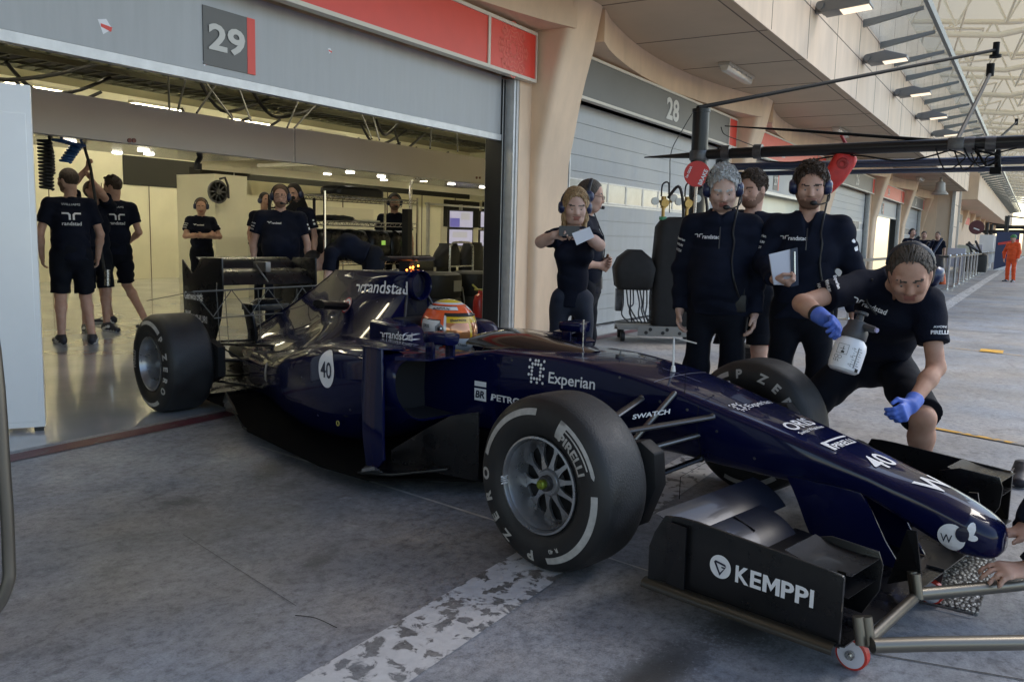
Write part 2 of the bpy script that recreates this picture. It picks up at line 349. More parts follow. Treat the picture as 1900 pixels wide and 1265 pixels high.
for s in (1, -1):
    secs = interp_secs(pk, list(np.linspace(-3.42, -1.30, 22))+[-1.22, -1.15, -1.11, -1.09, -1.075], podsec)
    b = MB(); b.loft(secs, caps=False)
    lip = secs[-1]; c = np.mean(np.array(lip), 0)
    inner = [tuple(c+(V(p)-c)*.955+V(-.012, 0, 0)) for p in lip]; deep = [tuple(c+(V(p)-c)*.90+V(-.22, .07, .0)) for p in lip]
    b.loft([lip, inner], caps=False); b.mi = 1; b.loft([inner, deep], caps=False); b.add(deep, [tuple(range(len(deep)))])
    b.add(secs[0], [tuple(range(len(secs[0])))])
    if s < 0: b.v = [(p[0], -p[1], p[2]) for p in b.v]; b.f = [f[::-1] for f in b.f]
    if s > 0: pod_bvh = b.bvh()
    pods.append(b.build('sidepod', [M_navy, M_cockpit], car, 45))
    # wedge shaped shelf over the inlet, vertical turning vane, barge board
    b = MB(); b.loft([[(-1.08, -s*.34, .672), (-1.08, -s*.70, .664), (-1.08, -s*.70, .645), (-1.08, -s*.34, .655)], [(-.93, -s*.34, .668), (-.95, -s*.60, .655), (-.95, -s*.60, .648), (-.93, -s*.34, .660)]]); b.build('inlet_shelf', M_navy, car)
    b = MB()
    vp = [(-1.275, .745, .695), (-1.14, .735, .695), (-1.115, .745, .45), (-1.10, .755, .28), (-1.08, .765, .18), (-1.13, .775, .12), (-1.19, .785, .14), (-1.225, .78, .28), (-1.255, .765, .45)]
    vp = [(x, -s*y, z) for x, y, z in vp]; b.prism(vp, (.0, s*.016, 0)); 
    b.prism([(-1.275, -s*.76, .69), (-1.14, -s*.75, .69), (-1.14, -s*.60, .672), (-1.275, -s*.60, .672)], (0, 0, .010))
    b.build('turning_vane', M_navy, car, bevel=.004)
    b = MB(); b.prism([(-.70, -s*.52, .44), (-.70, -s*.52, .12), (-1.24, -s*.60, .10), (-1.24, -s*.60, .17), (-1.0, -s*.57, .32), (-.86, -s*.545, .40)], (0, s*.012, 0)); 
    b.prism([(-1.24, -s*.60, .10), (-1.24, -s*.80, .085), (-1.05, -s*.74, .105), (-.86, -s*.56, .14), (-.86, -s*.54, .14)], (0, 0, .012)); b.build('barge_board', M_carbon, car, bevel=.003)
    b = MB(); b.loft([[(-1.22, -s*.765, .125), (-1.2, -s*.80, .12), (-1.2, -s*.80, .105), (-1.22, -s*.76, .105)], [(-1.10, -s*.765, .13), (-1.08, -s*.815, .16), (-1.075, -s*.815, .145), (-1.09, -s*.75, .115)]]); b.build('vane_foot', mat('bare_metal_edge', (.5, .52, .55), .25, .9), car)
    # mirror: housing on a shelf with two legs
    b = MB()
    m = [rpoly([(y0, .768), (y1, .772), (y1-.01, .715), (y0+.01, .715)], .018, 3) for y0, y1 in ((.40, .56), (.395, .565), (.40, .56), (.43, .53))]
    b.loft([[(x, -s*p[0], p[1]) for p in sec] for x, sec in zip((-1.055, -1.045, -.985, -.93), m)])
    b.box((-1.04, -s*.415, .66), (-.98, -s*.43, .73)); b.box((-1.04, -s*.54, .655), (-.98, -s*.553, .73)); b.build('wing_mirror', M_navy, car, bevel=.003)
    # exhaust-side camera stalk fairing on the cover
    b = MB(); b.loft([[(-2.37+dx, -s*(y), .775+.028*math.sin(a)+(y-.12)*.1) for dx, a in [(.07*math.cos(t), t) for t in np.linspace(0, 2*PI, 13)[:-1]]] for y in (.10, .20, .30)]); b.build('cover_winglet', M_carbon, car)
pod_out = pods[0]
# ---- floor, diffuser, plank
b = MB(); fl = [(-.55, .12), (-.7, .30), (-.95, .56), (-1.15, .80), (-1.5, .84), (-2.4, .76), (-2.8, .62), (-3.1, .55), (-3.6, .52), (-4.0, .50)]
b.prism([(x, -y, .07) for x, y in fl]+[(x, y, .07) for x, y in fl[::-1]], (0, 0, .014)); b.box((-3.3, -.15, .035), (-.55, .15, .07))
b.build('floor', mat('dull_black_floor', (.006, .006, .006), .95, spec=.04), car, bevel=.004)
b = MB(); b.loft([[(-3.45, -.5, .09), (-3.45, .5, .09), (-3.45, .5, .105), (-3.45, -.5, .105)], [(-4.05, -.52, .22), (-4.05, .52, .22), (-4.05, .52, .235), (-4.05, -.52, .235)]])
for y in (-.5, -.25, 0, .25, .5): b.prism([(-3.45, y-.004, .07), (-4.05, y-.004, .07), (-4.05, y-.004, .235), (-3.45, y-.004, .10)], (0, .008, 0))
b.build('diffuser', M_carbon, car)
b = MB()
for y0, x0 in ((.53, -3.02), (.57, -2.92), (.62, -2.80)): b.prism([(x0, -y0, .085), (x0-.16, -y0, .085), (x0-.10, -y0-.01, .17)], (0, .008, 0))
b.prism([(-2.4, -.765, .085), (-2.8, -.625, .085), (-2.8, -.65, .115), (-2.4, -.79, .10)], (0, .006, .006)); b.build('floor_winglets', mat('worn_gloss_carbon', (.05, .047, .035), .2, coat=.8), car)
# ---- gearbox, exhaust, rear frame, suspension
b = MB(); b.loft([[(x, w*math.cos(a), z+h*math.sin(a)) for a in np.linspace(0, 2*PI, 17)[:-1]] for x, w, h, z in ((-3.2, .17, .16, .30), (-3.6, .13, .13, .30), (-3.95, .09, .08, .30), (-4.02, .07, .06, .30))]); b.build('gearbox', M_matt, car, 50)
b = MB(); b.mi = 0; b.lathe([(.085, 0), (.09, .1), (.078, .35), (.072, .56), (.066, .56), (.066, .3)], (-3.15, 0, .455), unit((-1, 0, -.09)), 24); b.build('exhaust', mat('burnt_exhaust', (.07, .062, .052), .45, .8, var=.3), car, 50)
b = MB()
for s in (-1, 1): b.prism([(-3.62, s*.13, .66), (-3.50, s*.13, .66), (-3.46, s*.12, .50), (-3.50, s*.10, .34), (-3.62, s*.10, .30), (-3.60, s*.11, .50)], (0, s*.018, 0))
b.box((-3.64, -.15, .655), (-3.48, .15, .70)); b.prism([(-3.62, -.10, .70), (-3.5, -.10, .70), (-3.48, -.06, .735), (-3.6, -.06, .735)], (0, .16, 0)); b.build('rear_wing_support', M_carbon, car, bevel=.005)
for s in (-1, 1):
    hub = V(-WB, s*.54, .33)
    for p, q, r in (((-3.1, s*.17, .45), hub+V(.04, 0, .12), .016), ((-3.55, s*.12, .44), hub+V(-.03, 0, .12), .016), ((-2.95, s*.26, .18), hub+V(.05, 0, -.12), .017), ((-3.6, s*.12, .18), hub+V(-.03, 0, -.12), .017), ((-2.98, s*.30, .27), hub+V(.08, -s*.05, .16), .009), ((-3.5, s*.1, .3), hub, .03)):
        b = MB(); b.tube([p, q], r, 10, flat=((0, 0, 1), .6)); b.build('suspension_arm', M_carbon, car)
    b = MB(); b.lathe([(.15, -.04), (.165, 0), (.15, .09), (.05, .1)], hub+V(0, s*.0, 0), (0, -s, 0), 24); b.prism([(-3.35, s*.5, .2), (-3.25, s*.47, .25), (-3.25, s*.47, .45), (-3.35, s*.5, .5)], (0, s*.05, 0)); b.build('brake_duct', M_matt, car)
# sensor rake: thin truss behind the cover
b = MB()
A = [V(-4.12, y, .80) for y in (-.62, -.45)]
def T(p, q, r=.003): b.tube([p, q], r, 6)
yl = np.linspace(-.66, .42, 5)
T((-3.30, -.66, .82), (-3.30, .42, .84), .006); T((-3.30, -.52, .64), (-3.30, .36, .66), .0045)
for i in range(4): T((-3.30, yl[i], .82), (-3.30, (yl[i]+yl[i+1])/2, .65)); T((-3.30, (yl[i]+yl[i+1])/2, .65), (-3.30, yl[i+1], .83))
for y in (-.5, -.44, -.2, .1): T((-3.30, y, .82), (-3.30, y+.02, .46))
T((-3.30, -.5, .82), (-3.50, -.40, .86)); T((-3.3, -.66, .82), (-3.45, -.9, .76), .003)
b.build('sensor_rake', mat('rake_wire', (.10, .098, .09), .55, .3), car)
# ---- rear wing
for s in (-1, 1):
    q = [(-4.11, 1.00), (-3.95, .905), (-3.86, .955), (-3.80, 1.025), (-3.475, 1.03), (-3.47, .80), (-3.52, .60), (-3.62, .42), (-3.70, .33), (-4.09, .33)]
    b = MB(); b.prism([(x, s*.375, z) for x, z in q], (0, -s*.012, 0)); e = b.build('rear_wing_endplate', M_carbon, car, bevel=.003)
    if s < 0: rw_end = e
def foil(b, y0, y1, pts, th=.018, camber=.02):
    """simple aerofoil slab spanning y, pts=(x0,z0)->(x1,z1)"""
    (x0, z0), (x1, z1) = pts; secs = []; n = unit((-(z1-z0), x1-x0))
    top = []; bot = []
    for t in np.linspace(0, 1, 8):
        c = V(x0+(x1-x0)*t, z0+(z1-z0)*t)-n*camber*4*t*(1-t); h = th*(math.sqrt(t+.02)*(1.02-t))
        top.append(c+n*h); bot.append(c-n*h)
    prof = top+bot[::-1]
    for y in np.linspace(y0, y1, 9): secs.append([(p[0], y, p[1]) for p in prof])
    b.loft(secs)
b = MB(); foil(b, -.363, .363, ((-3.50, .845), (-3.80, .93)), .022, .05); b.build('rear_wing_plane', M_carbon, car, 40)
b = MB(); foil(b, -.363, .363, ((-3.765, .915), (-3.90, 1.025)), .014, .02); b.build('rear_wing_flap', M_carbon, car, 40)
b = MB(); b.box((-3.70, -.02, .93), (-3.52, .02, 1.0)); b.tube([(-3.52, -.1, .99), (-3.46, -.08, .92), (-3.47, -.03, .86)], .006, 6); b.build('flap_actuator', M_silver, car, bevel=.006)
# ---- roof camera with its orange lights
b = MB(); b.prism([(-1.86, -.016, 1.01), (-1.96, -.016, 1.01), (-1.95, -.016, 1.075), (-1.85, -.016, 1.075)], (0, .032, 0)); b.loft([[(-1.85+.055*math.cos(a)-abs(y)*.25, y, 1.085+.014*math.sin(a)) for a in np.linspace(0, 2*PI, 13)[:-1]] for y in (-.165, -.15, 0, .15, .165)]); b.build('roof_camera', M_carbon, car, 50)
b = MB()
for i, (x, y, z) in enumerate(((-1.86, -.02, 1.035), (-1.86, .0, 1.038), (-1.85, .03, 1.045), (-1.88, -.03, 1.02), (-1.87, .005, 1.022))): b.sphere((x+.02, y, z), .0055, 8, 6)
b.build('status_lights', M_led, car)
# nose and screen sensors
b = MB(); b.tube([(-.535, 0, .69), (-.535, 0, .835)], .003, 6); b.tube([(-.535, 0, .835), (-.535, 0, .845)], .005, 6); b.build('aerial', M_steel, car)
b = MB(); b.tube([(-.02, .0, .67), (-.024, 0, .815)], .0045, 8); b.tube([(-.024, -.01, .815), (.09, 0, .80)], .003, 6); b.cyl((-.02, 0, .665), (-.02, 0, .69), .011, .008); b.build('pitot_tube', mat('white_tube', (.7, .7, .68), .35), car)
b = MB(); b.cyl((-.31, 0, .69), (-.31, 0, .705), .022); b.cyl((-.31, 0, .705), (-.31, 0, .725), .006, .002); b.build('fastener', M_dksteel, car)
# ---- front wing
b = MB(); foil(b, -.80, .80, ((1.13, .115), (.86, .125)), .016, -.01); b.build('front_wing_plane', M_carbon, car, 40)
for s in (-1, 1):
    b = MB(); foil(b, s*.25, s*.80, ((.885, .135), (.70, .215)), .011, .02); b.build('front_wing_flap', M_carbon, car, 40)
    b = MB(); foil(b, s*.30, s*.80, ((.735, .205), (.58, .285)), .009, .015); b.build('front_wing_flap', mat('blue_grey_gloss', (.010, .013, .024), .30, coat=.3), car, 40)
    b = MB(); foil(b, s*.16, s*.80, ((.615, .255), (.475, .335)), .008, .012); b.build('front_wing_flap', mat('blue_grey_gloss', (.010, .013, .024), .30, coat=.3), car, 40)
    q = [(.485, .235), (.53, .345), (.62, .35), (1.06, .325), (1.113, .32), (1.118, .118), (.49, .100)]
    ec = [(.485, .10, .235, .030), (.50, .10, .285, .024), (.53, .101, .345, .014), (.58, .102, .35, .005), (.64, .103, .35, 0), (1.06, .115, .325, 0), (1.113, .117, .32, 0), (1.118, .118, .315, 0)]
    b = MB(); b.loft([[(x, s*(.81+o), z0), (x, s*(.81+o), z1), (x, s*(.798+o), z1), (x, s*(.798+o), z0)] for x, z0, z1, o in ec]); e = b.build('front_wing_endplate', M_carbon, car, 50, bevel=.003)
    if s < 0: fw_end = e
    # rolled foot of the endplate
    b = MB(); b.loft([[(x, s*(.80+r+.028*math.cos(a)), .10+.002+.022*math.sin(a)) for a in np.linspace(-.3, PI+.2, 12)] for x, r in ((.47, .03), (.6, .028), (.85, .02), (1.11, .012))], closed=False); b.build('endplate_foot', mat('bronze_black', (.028, .024, .017), .28, coat=.5), car)
    b = MB(); b.prism([(.55, s*.822, .12), (.62, s*.825, .11), (.62, s*.83, .33), (.55, s*.835, .335)], (0, s*.006, 0)); b.build('endplate_fin', M_carbon, car)
    # cascade: thin stacked flaps on an inner fence above the main plane
    b = MB(); b.prism([(.90, s*.585, .318), (.98, s*.585, .345), (1.125, s*.585, .338), (1.140, s*.585, .30), (1.135, s*.585, .22), (1.09, s*.585, .135), (.97, s*.585, .14)], (0, s*.007, 0)); b.build('cascade_fence', M_carbon, car, bevel=.003)
    b = MB(); foil(b, s*.592, s*.79, ((1.13, .318), (.93, .338)), .006, -.012); b.build('cascade_flap', M_carbon, car, 50)
    b = MB(); foil(b, s*.592, s*.79, ((1.125, .252), (.99, .288)), .006, -.012); b.build('cascade_flap', M_carbon, car, 50)
    b = MB(); b.loft([[(1.115-.02*math.sin(a), s*(.79-.05*math.sin(a)), .325-.20*a/PI), (1.09-.02*math.sin(a), s*(.79-.05*math.sin(a)), .325-.20*a/PI)] for a in np.linspace(0, PI, 10)], closed=False); b.build('curled_strake', mat('bronze_black', (.028, .024, .017), .28), car, 60)
    for yy, z0 in ((.50, .29), (.44, .27)): b = MB(); b.prism([(.60, s*yy, z0), (.68, s*yy, z0-.03), (.66, s*yy, z0-.07), (.58, s*yy, z0-.02)], (0, s*.005, 0)); b.build('flap_bracket', M_carbon, car)
    b = MB(); b.prism([(1.10, s*.30, .33), (1.13, s*.30, .335), (1.16, s*.31, .19), (1.05, s*.29, .13)], (0, s*.008, 0)); b.build('turning_fin', M_carbon, car)
    b = MB(); b.loft([[(.60, s*.140, .365), (.60, s*.126, .365), (.875, s*.112, .365), (.875, s*.129, .365)], [(.645, s*.135, .28), (.645, s*.121, .28), (.915, s*.108, .30), (.915, s*.124, .30)], [(.68, s*.130, .20), (.68, s*.116, .20), (.965, s*.104, .21), (.965, s*.120, .21)], [(.72, s*.125, .12), (.72, s*.112, .12), (1.03, s*.10, .12), (1.03, s*.115, .12)]]); b.build('wing_pylon', M_navy, car, bevel=.003)
# ---- front suspension and ducts
for s in (-1, 1):
    hub = V(0, s*.56, .33)
    for p, q, r, m_, fl_ in (((.30, s*.18, .545), hub+V(.02, 0, .14), .020, M_silver, .5), ((-.02, s*.215, .575), hub+V(-.02, 0, .14), .018, M_silver, .5), ((.24, s*.185, .46), hub+V(.10, 0, .07), .012, M_silver, .8), ((.24, s*.16, .36), hub+V(.02, 0, -.11), .018, M_carbon, .5), ((-.35, s*.19, .33), hub+V(-.02, 0, -.11), .018, M_carbon, .5), ((.13, s*.205, .615), hub+V(.0, 0, -.08), .012, M_silver, 1.)):
        b = MB(); b.tube([p, q], r, 10, flat=((0, 0, 1), fl_)); b.sphere(p, r*.9, 8, 6); b.build('suspension_arm', m_, car)
    b = MB(); b.prism([(.10, s*.54, .47), (.25, s*.52, .50), (.30, s*.50, .46), (.30, s*.48, .33), (.24, s*.49, .17), (.10, s*.54, .13)], (0, s*.07, 0)); b.lathe([(.16, 0), (.17, .03), (.15, .1)], (0, s*.5, .33), (0, s, 0), 24); b.build('brake_duct', M_matt, car, bevel=.01)
    b = MB(); b.lathe([(.020, 0), (.020, .004), (.015, .004), (.015, 0)], (.20, s*.515, .445), (0, s*-1, 0.1), 20, close=True); b.build('duct_ring', mat('pale_ring', (.55, .55, .55), .4), car)

# ---- wheels
def wheel_parts(xc, s, width, front, texts):
    """s=-1 right, +1 left; o = distance inboard from the outer face"""
    yo = s*(TO if front else TO-.02); inw = -s
    w = thing.__wrapped__ if False else None
    hub = bpy.data.objects.new('wheel', None); COL.objects.link(hub); hub.parent = car; hub.location = (xc, 0, .33)
    def Y(o): return yo+inw*o
    prof = [(.172, .030), (.185, .020), (.205, .008), (.235, .0), (.262, .003), (.285, .010), (.305, .022), (.318, .036)]
    shoulder = [(.326, .052), (.329, .075), (.330, width*.5)]
    half = prof+shoulder; full = half+[(r, width-o) for r, o in half[::-1][1:]]
    t = MB(); n = 96
    vs = [(r*math.cos(2*PI*j/n), Y(o), r*math.sin(2*PI*j/n)) for r, o in full for j in range(n)]; k = len(full)
    for i in range(k-1):
        for j in range(n): t.f.append((i*n+j, i*n+(j+1) % n, (i+1)*n+(j+1) % n, (i+1)*n+j)); t.m.append(1 if 7 <= i < k-8 else 0)
    t.v = vs; tyre = t.build('tyre', [M_side, M_tyre], hub, 60)
    P = np.array(prof)
    def side_o(r): return np.interp(r, P[:, 0], P[:, 1])
    rb = MB()
    oax = (0, inw, 0)
    rb.lathe([(.170, .034), (.1815, .018), (.1815, .010), (.174, .008), (.171, .016), (.163, .05), (.158, .12), (.150, .125), (.154, .05), (.165, .022)], (0, yo, 0), oax, 64, close=True)
    rb.lathe([(.158, .11), (.158, width-.03), (.152, width-.03), (.150, .11)], (0, yo, 0), oax, 48, close=True); rb.build('rim', M_rim, hub, 40)
    sb = MB(); dp = .085 if front else .15
    for i in range(10):
        a = 2*PI*(i+.3)/10; ca, sa = math.cos(a), math.sin(a)
        pts = []
        for r, o, ww in ((.045, dp-.01, .016), (.075, dp-.006, .009), (.11, dp+.004, .0065), (.14, dp+.012, .008), (.158, dp+.02, .014)):
            c = V(r*ca, Y(o), r*sa); tn = V(-sa, 0, ca); d = V(0, inw*.014, 0)
            pts.append([c-tn*ww, c+tn*ww, c+tn*ww*.8+d, c-tn*ww*.8+d])
        sb.loft(pts)
        for da in (-.16, .16):
            pf = []
            for q_, (r, o) in enumerate(((.098, dp+.002), (.13, dp+.010), (.159, dp+.020))):
                a2 = a+da*q_/2; c_ = V(r*math.cos(a2), Y(o), r*math.sin(a2)); tn = V(-math.sin(a2), 0, math.cos(a2)); d = V(0, inw*.012, 0); ww = (.0045, .005, .008)[q_]
                pf.append([c_-tn*ww, c_+tn*ww, c_+tn*ww*.8+d, c_-tn*ww*.8+d])
            sb.loft(pf)
    sb.lathe([(.052, dp-.012), (.052, dp+.02), (.030, dp+.02), (.030, dp-.02), (.046, dp-.02)], (0, yo, 0), oax, 32, close=True); sb.build('spokes', M_rim, hub, 40)
    nb = MB(); nb.mi = 0; nb.lathe([(.030, dp-.005), (.030, dp-.035), (.026, dp-.042), (.018, dp-.042)], (0, yo, 0), oax, 24); nb.mi = 1
    nb.lathe([(.0185, dp-.035), (.0185, dp-.058), (.014, dp-.064), (.0, dp-.064)], (0, yo, 0), oax, 18); nb.build('wheel_nut', [M_dksteel, mat('lime_nut', (.20, .26, .03), .4, .6, var=.5, vscale=120)], hub)
    db = MB(); db.lathe([(.156, dp+.035), (.156, dp+.06), (.03, dp+.06), (.03, dp+.035)], (0, yo, 0), oax, 40, close=True); db.lathe([(.155, dp+.11), (.155, width-.02), (.02, width-.02)], (0, yo, 0), oax, 32); db.build('brake_disc_dark_backing', M_matt, hub)  # disc widened into a black backing that darkens the gaps between spokes
    face = -s  # seen from the right side only for s=-1 outer face / s=+1 inner face
    d = D2(); maps = []
    def polar(ang, r, flip):
        o = side_o(r)-.0022
        y = Y(o) if s < 0 else Y(width-o)
        return (r*math.cos(ang), y, r*math.sin(ang))
    L = MB()
    for tx in texts:
        if tx[0] == 'arc':
            a0, a1 = R(tx[1]), R(tx[2]); q = D2(); nseg = 28
            for i in range(nseg):
                q.poly([(a0+(a1-a0)*i/nseg, .262), (a0+(a1-a0)*i/nseg, .286), (a0+(a1-a0)*(i+1)/nseg, .286), (a0+(a1-a0)*(i+1)/nseg, .262)])
            L.add([polar(p[0], p[1], 0) for p in q.v], q.f)
        else:
            _, st, amid, r0, size, bold, sx, kind = tx
            q = D2(); v, f, wd, hh = text2d(st, bold); 
            q.text(st, -wd*size*sx/2, 0, size, bold=bold, sx=sx, shear=.0)
            if kind == 'long':   # long bar of the first letter reaching over the word
                W_ = wd*size*sx
                q.poly([(-W_/2-.02, size*.05), (-W_/2-.02, size*1.42), (-W_/2+.012, size*1.42), (-W_/2+.012, size*.05)]); q.poly([(-W_/2-.02, size*1.15), (-W_/2-.02, size*1.42), (W_/2+.01, size*1.42), (W_/2+.022, size*1.3), (W_/2+.01, size*1.15)]); q.poly([(-W_/2+.012, size*.92), (-W_/2+.012, size*1.02), (W_/2-.01, size*1.02), (W_/2-.01, size*.92)])
            me = bpy.data.meshes.new('x'); me.from_pydata([(x, y, 0) for x, y in q.v], [], q.f); bm = bmesh.new(); bm.from_mesh(me); a_ = np.array(q.v); lo, hi = a_.min(0), a_.max(0)
            for xx in np.arange(lo[0]+.02, hi[0], .02): bmesh.ops.bisect_plane(bm, geom=bm.verts[:]+bm.edges[:]+bm.faces[:], plane_co=(xx, 0, 0), plane_no=(1, 0, 0))
            for yy in np.arange(lo[1]+.015, hi[1], .015): bmesh.ops.bisect_plane(bm, geom=bm.verts[:]+bm.edges[:]+bm.faces[:], plane_co=(0, yy, 0), plane_no=(0, 1, 0))
            bmesh.ops.triangulate(bm, faces=bm.faces[:]); bm.verts.index_update()
            L.add([polar(R(amid)-v_.co[0]/(r0+size*.4), r0+v_.co[1], 0) for v_ in bm.verts], [tuple(x.index for x in f_.verts) for f_ in bm.faces]); bm.free(); bpy.data.meshes.remove(me)
    if L.v: L.build('sidewall_lettering', M_tmark, hub, recalc=False)
    if front and s < 0:
        q = D2(); q.text('RAYS', -.02, .1645, .014, bold=.02)
        q.lay('rim_lettering', lambda a, bb: (bb*math.cos(PI*1.02-a/.17), Y(.006+.05*(.172-bb)/.01)-0*.002, bb*math.sin(PI*1.02-a/.17)), M_white, hub)
    return hub
pz = lambda mid, step, r0=.250: [('t', c, mid+a*step, r0-.003, .056, .045, 1.1, '') for c, a in zip('PZERO', (2.35, .9, -.05, -1.0, -1.95))]
wheel_parts(0, -1, .278, True, [('arc', 92, 166), ('arc', 5, -77), ('t', 'PIRELLI', 42, .214, .050, .03, 1.12, 'long')]+pz(-140, 19.5)+[('t', 'R  40', -66, .232, .022, .03, 1., '')])
wheel_parts(-WB, -1, .335, False, [('arc', 112, 52), ('arc', -60, -120), ('t', 'PIRELLI', 178, .222, .040, .03, 1.0, '')]+pz(0, 18))
wheel_parts(0, 1, .278, True, [('arc', 165, 112), ('arc', -50, -110)]+pz(55, 19)+[('t', 'PIRELLI', -150, .222, .040, .03, 1.0, '')])
wheel_parts(-WB, 1, .335, False, [])

# ---- livery
def side_decal(d, name, bvh, px, par, mats=M_white, u=(1, 0, 0), v=(0, 0, 1), cuts=.03, lift=.003, back=.5, rot=0.):
    o, n = car_hit(bvh, *px); u, v = V(u), V(v)
    if rot: u, v = u*math.cos(rot)+v*math.sin(rot), v*math.cos(rot)-u*math.sin(rot)
    return d.lay(name, on_bvh(bvh, o, u, v, lift, back), mats, par, cuts)
M_livn = mat('navy_lettering', (.006, .008, .03), .3)
M_livr = mat('red_lettering', (.5, .02, .02), .4)
d = D2(); logo_bird(d, .035, .0, .085); d.text('randstad', .085, 0, .105, bold=.012, width=.42); side_decal(d, 'lettering', cover_bvh, (662, 541), cov, rot=.03)
d = D2(); logo_bird(d, .02, .0, .05); d.text('randstad', .05, 0, .062, bold=.012, width=.22); side_decal(d, 'lettering', tub_bvh, (708, 625), tubo, rot=.02)
d = D2(); d.disc(0, 0, .070, 0, 40, ry=.094); d.text('40', 0, -.042, .115, 1, bold=.012, centre=True, sx=.85)
o_, n_ = car_hit(pod_bvh, 606, 685); zz = [p for p in d.v]
d.lay('number_disc', lambda a, bb, f1=on_bvh(pod_bvh, o_, (1, 0, 0), (0, 0, 1), .003, .5): f1(a, bb), [M_white, M_livn], pod_out, .02)
me_ = None
for ob in [c for c in pod_out.children if c.name.startswith('number_disc')]:      # lift the digits off the disc
    vs_ = ob.data; up = set(i for p in vs_.polygons if p.material_index == 1 for i in p.vertices)
    for i in up: vs_.vertices[i].co.y -= .002
d = D2(); d.disc(0, 0, .046, 0); d.ring(0, 0, .046, .007, 1)
d.text('F', 0, -.024, .062, 1, bold=.04, centre=True)
e_ = side_decal(d, 'red_badge', cover_bvh, (645, 566), cov, [M_white, M_livr], lift=.003)
for i in set(i for p in e_.data.polygons if p.material_index == 1 for i in p.vertices): e_.data.vertices[i].co.y -= .002
def dots(d, x, y, s):
    pat = ["1.11.1", ".1111.", "11..11", ".1..1.", "11..11", ".1111.", ".1.1.1"]
    for j, row in enumerate(pat[::-1]):
        for i, c in enumerate(row):
            if c == '1': d.disc(x+i*s, y+j*s, s*.42, n=10)
d = D2(); dots(d, .0, .0, .0165); d.text('Experian', .115, .008, .070, bold=.014, width=.255); side_decal(d, 'lettering', nose_bvh, (981, 707), chassis, rot=.01)
d = D2(); d.rect(0, 0, .074, .060); d.rect(0, .070, .074, .095); d.text('BR', .008, .015, .048, 1, bold=.03, width=.058, shear=.15); d.text('PETROBRAS', .102, .012, .046, bold=.03, shear=.18, width=.31)
allb = nose_bvh
e_ = side_decal(d, 'lettering', both_bvh, (881, 741), chassis, [M_white, M_livn], rot=.0)
for i in set(i for p in e_.data.polygons if p.material_index == 1 for i in p.vertices): e_.data.vertices[i].co.y -= .002
def top_decal(d, px, cuts=.015, yc=0.):
    o, n = car_hit(nose_bvh, *px); o[1] = yc
    return d.lay('lettering', on_bvh(nose_bvh, o, (0, 1, 0), (-1, 0, .25), .003, .3), M_white, chassis, cuts)
d = D2(); dots(d, -.125, .0, .010); d.text('Experian', -.06, .005, .045, bold=.012, width=.185); top_decal(d, (1418, 752))
d = D2(); d.text('ORIS', -.095, 0, .085, bold=.02, width=.19); d.text('Swiss Watches', -.095, -.034, .028, width=.19, bold=.01); top_decal(d, (1506, 789))
d = D2(); d.text('PIRELLI', -.07, 0, .046, bold=.03, width=.155); d.rect(-.085, .048, .10, .058); d.rect(-.085, .036, -.072, .058); d.rect(-.098, .0, -.078, .06); top_decal(d, (1572, 826))
d = D2(); d.text('40', -.068, -.035, .125, bold=.015, width=.135); top_decal(d, (1640, 856), yc=-.01)
d = D2(); d.text('W', -.075, -.055, .13, bold=.02, width=.15); top_decal(d, (1722, 897))
d = D2(); d.disc(0, 0, .042, 0, 32, ry=.046); d.text('W', -.032, -.02, .042, 1, width=.036); d.disc(.032, .018, .02, 1, 14, ry=.026); d.disc(.055, .038, .012, 0, 12, ry=.022); d.disc(.06, .012, .016, 0, 12, ry=.011)
e_ = side_decal(d, 'lettering', nose_bvh, (1765, 996), chassis, [M_white, M_livn], cuts=.015)
for i in set(i for p in e_.data.polygons if p.material_index == 1 for i in p.vertices): e_.data.vertices[i].co.y -= .002
# endplates
def flat_decal(d, par, o, mats, u=(1, 0, 0), v=(0, 0, 1)): return d.lay('lettering', on_plane(o, u, v, .0025), mats, par)
d = D2(); d.disc(0, 0, .037, 0, 36); 
for ch_, x_, w_ in (('K', .053, .046), ('E', .103, .036), ('P', .203, .040), ('P', .247, .040), ('I', .291, .012)): d.text(ch_, x_, -.029, .072, bold=.03, width=w_)
d.poly([(x_*.055+.144, y_*.0525-.031) for x_, y_ in ((0, 0), (0, 1), (.26, 1), (.5, .52), (.74, 1), (1, 1), (1, 0), (.76, 0), (.76, .62), (.5, .14), (.24, .62), (.24, 0))])
d2_ = D2()
e_ = flat_decal(d, fw_end, (.735, -.8105, .232), M_white, u=(1, 0, .0), v=(0, 0, 1))
d = D2(); d.poly([(-.022, .012), (-.014, .012), (.001, -.018), (.0, -.028)]); d.poly([(-.022, .012), (-.016, .018), (.018, .012), (.022, .004), (.014, .006), (-.012, .011)]); d.poly([(.0, -.028), (.001, -.018), (.014, -.002), (.006, -.002), (.004, .003), (.02, .003)])
d.lay('lettering', on_plane((.735, -.8105, .232), (1, 0, 0), (0, 0, 1), .0045), M_livn, fw_end)
d = D2(); d.text('Genworth', 0, 0, .075, bold=.02, width=.25)
for k in range(10):
    a = 2*PI*k/10; d.poly([(.275+.012*math.cos(a-.5), .02+.012*math.sin(a-.5)), (.275+.045*math.cos(a), .02+.045*math.sin(a)), (.275+.012*math.cos(a+.5), .02+.012*math.sin(a+.5))])
flat_decal(d, rw_end, (-4.075, -.3755, .715), M_white)
d = D2(); d.poly([(0, .05), (.02, .05), (.03, .015), (.04, .05), (.05, .05), (.06, .015), (.07, .05), (.09, .05), (.07, -.02), (.055, -.02), (.045, .01), (.035, -.02), (.02, -.02)]); d.text('WIHURI', .105, -.02, .070, bold=.02, width=.25)
flat_decal(d, rw_end, (-4.065, -.3755, .58), M_white)
